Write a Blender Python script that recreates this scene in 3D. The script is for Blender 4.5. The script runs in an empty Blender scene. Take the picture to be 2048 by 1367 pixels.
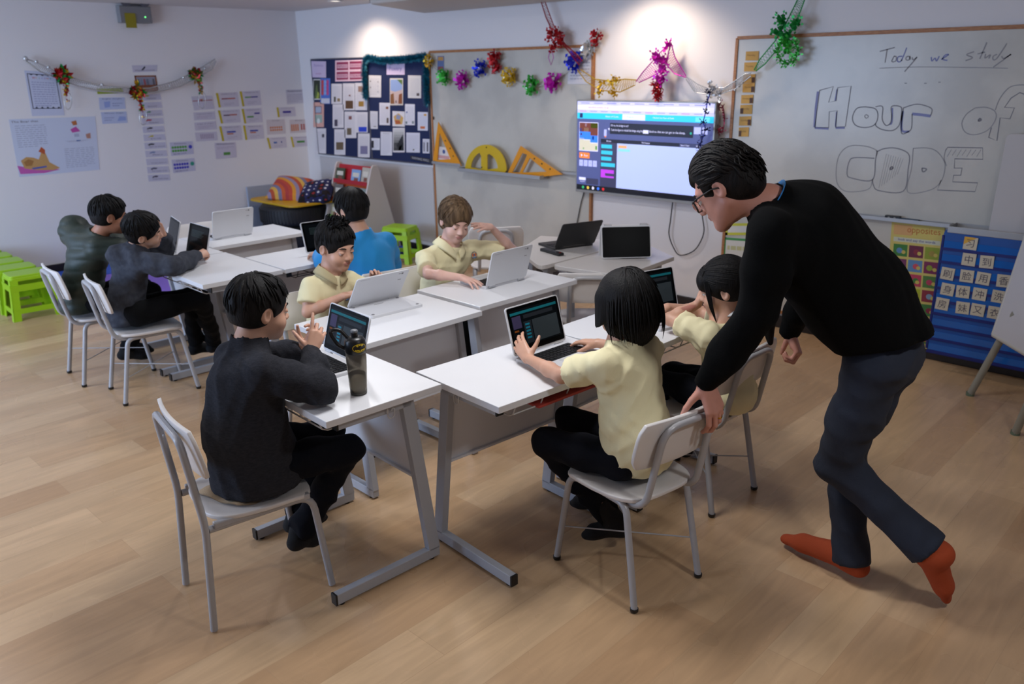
import bpy, bmesh, math, random
import numpy as np
from mathutils import Vector, Matrix
S = bpy.context.scene
COL = S.collection
PI = math.pi
# ---------------------------------------------------------------- camera
CF, CP, CR, CYAW, CH = 1635.8, 0.3208, -0.0147, -0.7668, 1.7759
_F = np.array([math.sin(CYAW)*math.cos(CP), math.cos(CYAW)*math.cos(CP), -math.sin(CP)])
_R0 = np.array([math.cos(CYAW), -math.sin(CYAW), 0.0]); _U0 = np.cross(_R0, _F)
_R = _R0*math.cos(CR)+_U0*math.sin(CR); _U = -_R0*math.sin(CR)+_U0*math.cos(CR)
cam_d = bpy.data.cameras.new('camera'); cam = bpy.data.objects.new('camera', cam_d); COL.objects.link(cam)
cam_d.sensor_width = 36.0; cam_d.lens = CF/2048*36.0; cam_d.clip_start = 0.05
M = Matrix.Identity(4)
for i in range(3):
    M[i][0] = _R[i]; M[i][1] = _U[i]; M[i][2] = -_F[i]
M[2][3] = CH
cam.matrix_world = M
cam_d.dof.use_dof = True; cam_d.dof.focus_distance = 2.9; cam_d.dof.aperture_fstop = 3.2
S.camera = cam
def at(px, py, z=None, Y=None, X=None):
    """the point of a real plane (floor height z, wall Y or wall X) seen at a photo pixel"""
    d = _F*CF + _R*(px-1024.0) - _U*(py-683.5)
    if z is not None: t = (z-CH)/d[2]
    elif Y is not None: t = Y/d[1]
    else: t = X/d[0]
    return Vector((d[0]*t, d[1]*t, CH+d[2]*t))
# ---------------------------------------------------------------- world, exposure, room lights
S.view_settings.view_transform = 'Standard'; S.view_settings.look = 'None'
S.view_settings.gamma = 1.0; S.view_settings.exposure = 0.38; S.view_settings.use_curve_mapping = False
w = bpy.data.worlds.new('world'); S.world = w; w.use_nodes = True
w.node_tree.nodes['Background'].inputs[0].default_value = (0.62, 0.72, 1.0, 1)
w.node_tree.nodes['Background'].inputs[1].default_value = 0.17
CEIL = 2.42; YB = 5.36; XL = -8.4
def area(name, loc, size, size_y, power, color, rot=(0,0,0)):
    l = bpy.data.lights.new(name, 'AREA'); l.shape = 'RECTANGLE'; l.size = size; l.size_y = size_y
    l.energy = power; l.color = color
    o = bpy.data.objects.new(name, l); COL.objects.link(o); o.location = loc; o.rotation_euler = rot
    return o
def spot(name, loc, tgt, power, color, ang, blend=.6, rad=.04):
    l = bpy.data.lights.new(name, 'SPOT'); l.energy = power; l.color = color; l.spot_size = ang; l.spot_blend = blend
    l.shadow_soft_size = rad
    o = bpy.data.objects.new(name, l); COL.objects.link(o); o.location = loc
    d = Vector(tgt)-Vector(loc); o.rotation_euler = d.to_track_quat('-Z', 'Y').to_euler()
    return o
WARM = (1.0, .80, .62); NEUT = (.95, .96, 1.0); COOL = (.50, .68, 1.0)
LAMPS = ((-3.5, -.9, 14, .22), (.35, 1.95, 13, .22), (-4.6, 3.2, 15, .22), (-2.15, 2.0, 19, .5), (-5.6, .6, 8, .22))
for x, y, pw, sz in LAMPS: area('ceiling_panel_light', (x, y, 2.375), sz, sz, pw, NEUT)
area('window_daylight', (-6.0, -2.8, 1.5), 3.4, 1.7, 170, COOL, (R90 := math.radians(84), 0, math.radians(18)))
for x, pw in ((-6.95, 27), (-3.62, 27), (-.4, 4)):
    spot('downlight_lamp', (x, 4.88, 2.37), (x, 5.36, .9), pw*1.0, WARM, math.radians(128), .75, .05)
# ---------------------------------------------------------------- materials
MATS = {}
def lin(h):
    h = h.lstrip('#'); r = []
    for i in (0, 2, 4):
        c = int(h[i:i+2], 16)/255.0
        r.append(c/12.92 if c <= .04045 else ((c+.055)/1.055)**2.4)
    return (*r, 1.0)
def mat(name, col='#cccccc', rough=.5, metal=0.0, emit=0.0, bump=None, spec=.5, trans=0.0, alpha=1.0, coat=0.0, sheen=0.0, vary=None, sss=0.0, ior=None, aniso=None):
    if name in MATS: return MATS[name]
    m = bpy.data.materials.new(name); m.use_nodes = True; MATS[name] = m
    nt = m.node_tree; b = nt.nodes['Principled BSDF']
    c = lin(col) if isinstance(col, str) else col
    b.inputs['Base Color'].default_value = c; b.inputs['Roughness'].default_value = rough
    b.inputs['Metallic'].default_value = metal; b.inputs['Specular IOR Level'].default_value = spec
    b.inputs['Transmission Weight'].default_value = trans; b.inputs['Alpha'].default_value = alpha
    b.inputs['Coat Weight'].default_value = coat; b.inputs['Sheen Weight'].default_value = sheen
    if sheen: b.inputs['Sheen Roughness'].default_value = .6
    if ior: b.inputs['IOR'].default_value = ior
    if sss:
        b.inputs['Subsurface Weight'].default_value = sss; b.inputs['Subsurface Radius'].default_value = (.6, .25, .15)
        b.inputs['Subsurface Scale'].default_value = .012
    if emit:
        b.inputs['Emission Color'].default_value = c; b.inputs['Emission Strength'].default_value = emit
    tc = None
    if bump or vary:
        tc = nt.nodes.new('ShaderNodeTexCoord')
    if bump:      # (scale, strength, (sx,sy,sz), detail)
        mp = nt.nodes.new('ShaderNodeMapping'); mp.inputs['Scale'].default_value = bump[2] if len(bump) > 2 else (1, 1, 1)
        n = nt.nodes.new('ShaderNodeTexNoise'); n.inputs['Scale'].default_value = bump[0]; n.inputs['Detail'].default_value = 4
        bp = nt.nodes.new('ShaderNodeBump'); bp.inputs['Strength'].default_value = bump[1]; bp.inputs['Distance'].default_value = .004
        nt.links.new(tc.outputs['Object'], mp.inputs[0]); nt.links.new(mp.outputs[0], n.inputs['Vector'])
        nt.links.new(n.outputs[0], bp.inputs['Height']); nt.links.new(bp.outputs[0], b.inputs['Normal'])
    if vary:      # (scale, colour2, low, high, (sx,sy,sz))
        mp = nt.nodes.new('ShaderNodeMapping'); mp.inputs['Scale'].default_value = vary[4] if len(vary) > 4 else (1, 1, 1)
        n = nt.nodes.new('ShaderNodeTexNoise'); n.inputs['Scale'].default_value = vary[0]; n.inputs['Detail'].default_value = 5
        cr = nt.nodes.new('ShaderNodeMapRange'); cr.inputs[1].default_value = vary[2]; cr.inputs[2].default_value = vary[3]
        mx = nt.nodes.new('ShaderNodeMix'); mx.data_type = 'RGBA'
        mx.inputs[6].default_value = c; mx.inputs[7].default_value = lin(vary[1])
        nt.links.new(tc.outputs['Object'], mp.inputs[0]); nt.links.new(mp.outputs[0], n.inputs['Vector'])
        nt.links.new(n.outputs[0], cr.inputs[0]); nt.links.new(cr.outputs[0], mx.inputs[0]); nt.links.new(mx.outputs[2], b.inputs['Base Color'])
    return m
def hx(col, rough=.6, emit=0.0, metal=0.0):
    """plain printed / painted colour, shared by its value"""
    return mat('colour_%s_%d_%d_%d' % (col.lstrip('#'), rough*100, emit*100, metal*100), col, rough, metal, emit)
# ---------------------------------------------------------------- mesh builder
class MB:
    def __init__(s): s.v = []; s.f = []; s.m = []; s.sm = []
    def add(s, vs, fs, m, smooth=False, T=None):
        o = len(s.v)
        for p in vs:
            p = Vector(p); s.v.append(T @ p if T else p)
        for f in fs: s.f.append([i+o for i in f]); s.m.append(m); s.sm.append(smooth)
    def box(s, c, d, m, T=None, R=None):
        x, y, z = d[0]/2, d[1]/2, d[2]/2
        vs = [Vector((sx*x, sy*y, sz*z)) for sz in (-1, 1) for sx, sy in ((-1, -1), (1, -1), (1, 1), (-1, 1))]
        if R: vs = [R @ v for v in vs]
        vs = [v+Vector(c) for v in vs]
        s.add(vs, [(3, 2, 1, 0), (4, 5, 6, 7), (0, 1, 5, 4), (1, 2, 6, 5), (2, 3, 7, 6), (3, 0, 4, 7)], m, False, T)
    def hexa(s, p8, m, T=None):     # 4 bottom corners then 4 top corners
        s.add(p8, [(3, 2, 1, 0), (4, 5, 6, 7), (0, 1, 5, 4), (1, 2, 6, 5), (2, 3, 7, 6), (3, 0, 4, 7)], m, False, T)
    def rbox(s, c, d, r, m, axis='z', seg=4, T=None, R=None):   # plate with rounded corners, thickness along axis
        x, y, h = {'z': (d[0], d[1], d[2]), 'y': (d[0], d[2], d[1]), 'x': (d[1], d[2], d[0])}[axis]
        pts = []
        for cx, cy, a0 in ((x/2-r, y/2-r, 0), (-x/2+r, y/2-r, 90), (-x/2+r, -y/2+r, 180), (x/2-r, -y/2+r, 270)):
            for k in range(seg+1):
                a = math.radians(a0+90*k/seg); pts.append((cx+r*math.cos(a), cy+r*math.sin(a)))
        def mp(a, b, t):
            v = {'z': (a, b, t), 'y': (a, -t, b), 'x': (t, a, b)}[axis]; v = Vector(v)
            if R: v = R @ v
            return v+Vector(c)
        n = len(pts); vs = [mp(a, b, -h/2) for a, b in pts]+[mp(a, b, h/2) for a, b in pts]
        fs = [tuple(range(n-1, -1, -1)), tuple(range(n, 2*n))]+[(i, (i+1) % n, n+(i+1) % n, n+i) for i in range(n)]
        s.add(vs, fs, m, False, T)
    def prism(s, poly, thick, m, T=None):      # poly in local xy, extruded 0..thick along z
        n = len(poly); vs = [(a, b, 0) for a, b in poly]+[(a, b, thick) for a, b in poly]
        fs = [tuple(range(n-1, -1, -1)), tuple(range(n, 2*n))]+[(i, (i+1) % n, n+(i+1) % n, n+i) for i in range(n)]
        s.add(vs, fs, m, False, T)
    def tube(s, path, r, m, seg=8, closed=False, T=None, cap=True, flat=None):
        P = [Vector(p) for p in path]; n = len(P); rr = r if isinstance(r, (list, tuple)) else [r]*n
        vs = []; up = None
        for i in range(n):
            if closed: t = P[(i+1) % n]-P[i-1]
            else: t = P[min(i+1, n-1)]-P[max(i-1, 0)]
            if t.length < 1e-9: t = Vector((0, 0, 1))
            t.normalize()
            if up is None: up = t.orthogonal().normalized()
            up = (up-t*up.dot(t)); up = up.normalized() if up.length > 1e-6 else t.orthogonal().normalized()
            sd = t.cross(up)
            for k in range(seg):
                a = 2*PI*k/seg
                vs.append(P[i]+(up*math.cos(a)*(flat or 1)+sd*math.sin(a))*rr[i])
        fs = []
        for i in range(n if closed else n-1):
            j = (i+1) % n
            for k in range(seg): fs.append((i*seg+k, i*seg+(k+1) % seg, j*seg+(k+1) % seg, j*seg+k))
        s.add(vs, fs, m, True, T)
        if cap and not closed: s.add(vs, [tuple(range(seg-1, -1, -1)), tuple((n-1)*seg+k for k in range(seg))], m, False, T)
    def lathe(s, prof, m, seg=24, c=(0, 0, 0), T=None, smooth=True):   # prof: (r,z)
        vs = []; n = len(prof); c = Vector(c)
        for r, z in prof:
            for k in range(seg):
                a = 2*PI*k/seg; vs.append(c+Vector((r*math.cos(a), r*math.sin(a), z)))
        fs = [(i*seg+k, i*seg+(k+1) % seg, (i+1)*seg+(k+1) % seg, (i+1)*seg+k) for i in range(n-1) for k in range(seg)]
        s.add(vs, fs, m, smooth, T)
        e = []
        if prof[0][0] > 1e-6: e.append(tuple(range(seg-1, -1, -1)))
        if prof[-1][0] > 1e-6: e.append(tuple((n-1)*seg+k for k in range(seg)))
        if e: s.add(vs, e, m, False, T)
    def build(s, name, parent=None, origin=None, bevel=0.0, tri=False, auto=False):
        if not s.v: return None
        o3 = Vector(origin) if origin is not None else Vector((0, 0, 0))
        me = bpy.data.meshes.new(name)
        me.from_pydata([tuple(v-o3) for v in s.v], [], s.f)
        names = []
        for m in s.m:
            if m not in names: names.append(m)
        for m in names: me.materials.append(m)
        me.polygons.foreach_set('material_index', [names.index(m) for m in s.m])
        me.polygons.foreach_set('use_smooth', s.sm); me.update()
        o = bpy.data.objects.new(name, me); COL.objects.link(o); o.location = o3
        if parent: o.parent = parent
        if bevel:
            b = o.modifiers.new('bevel', 'BEVEL'); b.width = bevel; b.segments = 2; b.limit_method = 'ANGLE'; b.angle_limit = math.radians(40)
        return o
def tag(o, label=None, cat=None, group=None, kind=None):
    if label: o['label'] = label
    if cat: o['category'] = cat
    if group: o['group'] = group
    if kind: o['kind'] = kind
    return o
def empty(name, loc=(0, 0, 0), rz=0.0, label=None, cat=None, group=None):
    o = bpy.data.objects.new(name, None); COL.objects.link(o); o.location = loc; o.rotation_euler = (0, 0, rz)
    o.empty_display_size = .05
    return tag(o, label, cat, group)
def children(o): return [c for c in COL.objects if c.parent == o]
def copy_tree(o, parent=None):
    c = o.copy(); COL.objects.link(c)
    if parent: c.parent = parent
    for ch in children(o): copy_tree(ch, c)
    return c
def place(o, loc, rz, label, group=None):
    o.location = loc; o.rotation_euler = (0, 0, rz); o['label'] = label
    if group: o['group'] = group
    elif 'group' in o: del o['group']
    return o
def text_faces(txt, size, align='CENTER', width=None):
    """outline of words as flat faces: verts(x,y), faces; centred on the origin"""
    cu = bpy.data.curves.new('t', 'FONT'); cu.body = txt; cu.size = size; cu.align_x = align; cu.resolution_u = 2
    o = bpy.data.objects.new('t', cu); COL.objects.link(o)
    dg = bpy.context.evaluated_depsgraph_get(); me = bpy.data.meshes.new_from_object(o.evaluated_get(dg))
    vs = [(v.co.x, v.co.y) for v in me.vertices]; fs = [tuple(p.vertices) for p in me.polygons]
    bpy.data.objects.remove(o); bpy.data.curves.remove(cu); bpy.data.meshes.remove(me)
    if not vs: return [], []
    x0 = min(v[0] for v in vs); x1 = max(v[0] for v in vs); y0 = min(v[1] for v in vs); y1 = max(v[1] for v in vs)
    sx = 1.0 if not width else width/(x1-x0)
    return [((x-(x0+x1)/2)*sx, y-(y0+y1)/2) for x, y in vs], fs
# ================================================================ the room
M_wall = mat('white_wall_paint', '#e2dfe0', .55, bump=(90, .12))
M_ceil = mat('ceiling_paint', '#cfcccc', .7)
def floor_material():
    m = bpy.data.materials.new('maple_laminate'); m.use_nodes = True; nt = m.node_tree; b = nt.nodes['Principled BSDF']; N = nt.nodes.new; L = nt.links.new
    tc = N('ShaderNodeTexCoord'); mp = N('ShaderNodeMapping'); mp.inputs['Rotation'].default_value = (0, 0, PI/2); L(tc.outputs['Object'], mp.inputs[0])
    br = N('ShaderNodeTexBrick'); br.offset = .37; br.inputs['Scale'].default_value = 1.0
    br.inputs['Color1'].default_value = (0, 0, 0, 1); br.inputs['Color2'].default_value = (1, 1, 1, 1); br.inputs['Mortar'].default_value = (.5, .5, .5, 1)
    br.inputs['Mortar Size'].default_value = .0009; br.inputs['Brick Width'].default_value = 1.15; br.inputs['Row Height'].default_value = .185
    L(mp.outputs[0], br.inputs['Vector'])
    r = N('ShaderNodeValToRGB'); e = r.color_ramp.elements
    e[0].position = 0; e[0].color = lin('#b8946f'); e[1].position = 1; e[1].color = lin('#cfae88')
    x = e.new(.5); x.color = lin('#c09e79'); x2 = e.new(.8); x2.color = lin('#c6a681')
    L(br.outputs['Color'], r.inputs[0])
    mp2 = N('ShaderNodeMapping'); mp2.inputs['Scale'].default_value = (9, 1.1, 1); L(tc.outputs['Object'], mp2.inputs[0])
    n1 = N('ShaderNodeTexNoise'); n1.inputs['Scale'].default_value = 2.2; n1.inputs['Detail'].default_value = 6; n1.inputs['Distortion'].default_value = 1.2; L(mp2.outputs[0], n1.inputs['Vector'])
    mr = N('ShaderNodeMapRange'); mr.inputs[1].default_value = .32; mr.inputs[2].default_value = .72; mr.inputs[3].default_value = .87; mr.inputs[4].default_value = 1.06; L(n1.outputs[0], mr.inputs[0])
    mx = N('ShaderNodeMix'); mx.data_type = 'RGBA'; mx.blend_type = 'MULTIPLY'; mx.inputs[0].default_value = 1
    L(r.outputs[0], mx.inputs[6]); L(mr.outputs[0], mx.inputs[7])
    mo = N('ShaderNodeMapRange'); mo.inputs[3].default_value = 1.0; mo.inputs[4].default_value = .86; L(br.outputs['Fac'], mo.inputs[0])
    m2 = N('ShaderNodeMix'); m2.data_type = 'RGBA'; m2.blend_type = 'MULTIPLY'; m2.inputs[0].default_value = 1
    L(mx.outputs[2], m2.inputs[6]); L(mo.outputs[0], m2.inputs[7]); L(m2.outputs[2], b.inputs['Base Color'])
    n2 = N('ShaderNodeTexNoise'); n2.inputs['Scale'].default_value = 3; L(tc.outputs['Object'], n2.inputs['Vector'])
    rr = N('ShaderNodeMapRange'); rr.inputs[3].default_value = .20; rr.inputs[4].default_value = .36; L(n2.outputs[0], rr.inputs[0]); L(rr.outputs[0], b.inputs['Roughness'])
    bp = N('ShaderNodeBump'); bp.inputs['Strength'].default_value = .08; bp.inputs['Distance'].default_value = .002; L(n1.outputs[0], bp.inputs['Height']); L(bp.outputs[0], b.inputs['Normal'])
    return m
X1, Y0 = 3.2, -3.4
def structure(name, c, d, m, bevel=0):
    b = MB(); b.box((0, 0, 0), d, m); o = b.build(name, bevel=bevel); o.location = c; o['kind'] = 'structure'; return o
structure('floor', ((XL+X1)/2, (YB+Y0)/2, -.05), (X1-XL, YB-Y0, .1), floor_material())
structure('ceiling', ((XL+X1)/2, (YB+Y0)/2, CEIL+.05), (X1-XL, YB-Y0, .1), M_ceil)
structure('wall_back', ((XL+X1)/2, YB+.06, CEIL/2), (X1-XL+.24, .12, CEIL+.2), M_wall)
structure('wall_left', (XL-.06, (YB+Y0)/2, CEIL/2), (.12, YB-Y0, CEIL+.2), M_wall)
structure('wall_right', (X1+.06, (YB+Y0)/2, CEIL/2), (.12, YB-Y0, CEIL+.2), M_wall)
M_base = mat('dark_baseboard', '#1c1412', .4)
structure('baseboard_back', ((XL+X1)/2, YB-.009, .045), (X1-XL, .018, .09), M_base, .004)
structure('baseboard_left', (XL+.009, (YB+Y0)/2, .045), (.018, YB-Y0, .09), M_base, .004)
# downlight fittings and ceiling panels (real lamps of the room)
M_lamp = mat('lamp_diffuser', '#fff3e0', .5, emit=2.0); M_trim = mat('lamp_trim', '#dddddd', .4)
for i, (x, y) in enumerate(((-6.95, 4.88), (-3.62, 4.88), (-.4, 4.88))):
    e = empty('downlight', (x, y, CEIL), 0, ['recessed round downlight nearest the corner above the blue pin board', 'recessed round downlight above the television', 'recessed round downlight above the right whiteboard'][i], 'light')
    b = MB(); b.lathe([(.07, -.001), (.075, -.008), (.055, -.008), (.05, -.001)], M_trim, 24); b.build('trim_ring', e)
    b = MB(); b.lathe([(.0001, -.002), (.05, -.003)], M_lamp, 24); b.build('diffuser', e)
for i, (x, y, _, sz) in enumerate(LAMPS):
    e = empty('ceiling_light', (x, y, CEIL), 0, ['small square ceiling light behind the front left chair', 'small square ceiling light beside the standing teacher', 'small square ceiling light over the far desks', 'wide square ceiling light over the front desks', 'small square ceiling light over the open floor at left'][i], 'light')
    b = MB(); b.box((0, 0, -.012), (sz+.06, sz+.06, .02), M_trim); b.build('frame', e, bevel=.003)
    b = MB(); b.box((0, 0, -.024), (sz+.01, sz+.01, .004), M_lamp); b.build('diffuser', e)
# ================================================================ desks, chairs, stools, laptops
M_top = mat('white_laminate_top', '#e2e3e6', .32, spec=.4); M_edge = mat('desk_edge_band', '#c9c9cc', .4)
M_gray = mat('grey_steel_paint', '#acafb6', .38, bump=(60, .03)); M_panel = mat('modesty_panel_white', '#dcdde2', .5)
M_black = mat('black_plastic', '#141416', .45); M_wire = mat('white_wire', '#c8c8c8', .35); M_bwire = mat('black_wire', '#1a1a1c', .4)
M_cream = mat('cream_chair_ply', '#dad6d3', .35); M_chair_tube = mat('chair_tube_grey', '#a9a9ac', .3, spec=.6)
DH = .72
def make_desk(wire='white'):
    W, D = .705, .47; e = empty('school_desk')
    b = MB(); b.box((0, 0, DH-.0125), (W, D, .025), M_top); b.build('tabletop', e, bevel=.002)
    for s in (-1, 1):
        x = s*(W/2-.055); b = MB()
        t = .03
        def bar(p, q, wd, m=M_gray):       # flat bar in the plane x=const from p to q (y,z), width wd vertical-ish
            (y0, z0), (y1, z1) = p, q; b.hexa([(x-t/2, y0-wd/2, z0), (x+t/2, y0-wd/2, z0), (x+t/2, y0+wd/2, z0), (x-t/2, y0+wd/2, z0), (x-t/2, y1-wd/2, z1), (x+t/2, y1-wd/2, z1), (x+t/2, y1+wd/2, z1), (x-t/2, y1+wd/2, z1)], m)
        bar((.200, .04), (.112, DH-.026), .050)
        b.box((x, -.02, DH-.045), (t, .30, .038), M_gray)
        b.box((x, -.005, .028), (t, .455, .04), M_gray)
        leg = b.build('leg', e, bevel=.002)
        c = MB(); c.box((x, -.235, .028), (t+.002, .008, .042), M_black); c.build('end_cap', leg, bevel=.001)
        c = MB(); c.box((x, -.173, DH-.045), (t+.002, .008, .04), M_black); c.build('end_cap', leg, bevel=.001)
        for yy in (-.21, .19): c = MB(); c.lathe([(.012, 0), (.012, .01)], M_black, 12, (x, yy, 0)); c.build('foot_pad', leg)
    b = MB(); w2 = (W-.14)/2; b.hexa([(-w2, .152, .355), (w2, .152, .355), (w2, .162, .355), (-w2, .162, .355), (-w2, .106, .692), (w2, .106, .692), (w2, .116, .692), (-w2, .116, .692)], M_panel); b.box((0, .148, .361), (W-.14, .018, .010), M_panel); b.build('modesty_panel', e, bevel=.002)
    mw = M_wire if wire == 'white' else M_bwire; b = MB()
    for zz, yy in ((.655, -.20), (.645, -.12), (.645, -.04), (.645, .04)): b.tube([(-.26, yy, zz), (.26, yy, zz)], .0028, mw, 6)
    for xx in (-.26, -.13, 0, .13, .26): b.tube([(xx, -.215, .69), (xx, -.20, .655), (xx, -.18, .645), (xx, .07, .645), (xx, .085, .69)], .0028, mw, 6)
    b.build('wire_shelf', e)
    for s in (-1, 1):
        b = MB(); x = s*(W/2-.03); pts = [(x, .02, .69), (x, .02, .655)]+[(x, .02+.014-.014*math.cos(a), .655-.014*math.sin(a)) for a in np.linspace(0, PI*1.0, 7)]+[(x, .048, .672), (x, .040, .678), (x, .036, .668)]
        b.tube(pts, .0025, mw, 6); b.build('bag_hook', e)
    return e
desk_p = make_desk(); desk_b = make_desk('black')
G1 = None
def desk(cx, cy, ang, label, proto=[None], kind='white'):
    src = desk_p if kind == 'white' else desk_b
    if src.get('used'): o = copy_tree(src)
    else: o = src; o['used'] = 1
    place(o, (cx, cy, 0), ang, label, 'white rectangular school desks'); o['category'] = 'desk'
    if kind != 'white': pass
    return o
H = .2353; Wd = .3535
# local -y is the pupil's side; ang turns it
R_ = math.radians
def desk_from(corner, ang_u, depth_dir, *a): pass
desk(-2.432+.0, 1.565, R_(-3), 'white desk carrying the grey water bottle, pupil in dark fleece at it')            # A: pupil on -Y
desk(-1.972, 2.135, R_(85.5), 'white desk nearest the camera on the girls side, red folder on its wire shelf')      # girl 1: pupil on +X
desk(-1.965, 2.86, R_(89.5), 'white desk of the ponytailed girl, under the leaning teacher')
desk(-2.909, 2.925, R_(-91), 'white desk of the light-brown-haired boy')          # pupil on -X
desk(-2.866, 2.18, R_(-91), 'white desk with the flipped white laptop, boy in yellow polo behind it')
desk(-4.44, 2.145, R_(-2), 'white desk of the boy in the grey hoodie, corner pointing at the camera')
desk(-5.16, 2.165, R_(-2), 'white desk of the boy in the green jacket')
desk(-5.215, 2.765, R_(-91), 'white desk far back with an open white laptop and nobody behind it')
desk(-4.305, 2.74, R_(89), 'white desk with a black wire shelf, the boy in blue at it', kind='black')
for o in (desk_p, desk_b): del o['used']
# ---- the two angled tables under the television
def slab_table(name, poly, rad_idx, label, legs):
    e = empty(name, (sum(p[0] for p in poly)/len(poly), sum(p[1] for p in poly)/len(poly), 0), 0, label, 'table')
    ex, ey = e.location.x, e.location.y
    pts = []
    n = len(poly)
    for i, p in enumerate(poly):
        if i in rad_idx:
            r = rad_idx[i]; p = Vector(p); a = (Vector(poly[i-1])-p).normalized(); c = (Vector(poly[(i+1) % n])-p).normalized()
            for k in range(6):
                t = k/5; q = (p+a*r)*(1-t)**2+p*2*t*(1-t)+(p+c*r)*t**2; pts.append((q.x-ex, q.y-ey))
        else: pts.append((p[0]-ex, p[1]-ey))
    b = MB(); b.prism(pts, .025, M_table, Matrix.Translation((0, 0, DH-.025))); b.build('tabletop', e, bevel=.003)
    cx = sum(p[0] for p in pts)/len(pts); cy = sum(p[1] for p in pts)/len(pts)
    b = MB(); L4 = [(x-ex, y-ey) for x, y in legs]
    for i in range(len(L4)):
        p, q = Vector((*L4[i], DH-.05)), Vector((*L4[(i+1) % len(L4)], DH-.05)); d = q-p
        T = Matrix.Translation((p+q)/2) @ Matrix.Rotation(math.atan2(d.y, d.x), 4, 'Z'); b.box((0, 0, 0), (d.length, .022, .045), M_gray, T)
    b.build('apron', e, bevel=.002)
    for x, y in L4:
        b = MB(); b.box((x, y, (DH-.026)/2+.004), (.035, .035, DH-.034), M_gray); lg = b.build('leg', e, bevel=.003)
        c = MB(); c.box((x, y, .006), (.037, .037, .012), M_black); c.build('foot_pad', lg)
M_table = mat('beige_white_table_top', '#cfcbc8', .35)
slab_table('side_table', [(-3.02, 3.37), (-3.02, 4.30), (-3.62, 4.05), (-3.42, 3.62)], {0: .07, 3: .06}, 'angled white table holding the open black laptop', [(-3.08, 3.50), (-3.08, 4.18), (-3.50, 4.0), (-3.36, 3.68)])
slab_table('side_table', [(-3.0, 3.44), (-2.54, 3.50), (-2.585, 4.07), (-3.0, 4.32)], {0: .06}, 'angled white table holding the tented white laptop', [(-2.94, 3.55), (-2.62, 3.58), (-2.65, 4.0), (-2.94, 4.18)])
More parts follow.
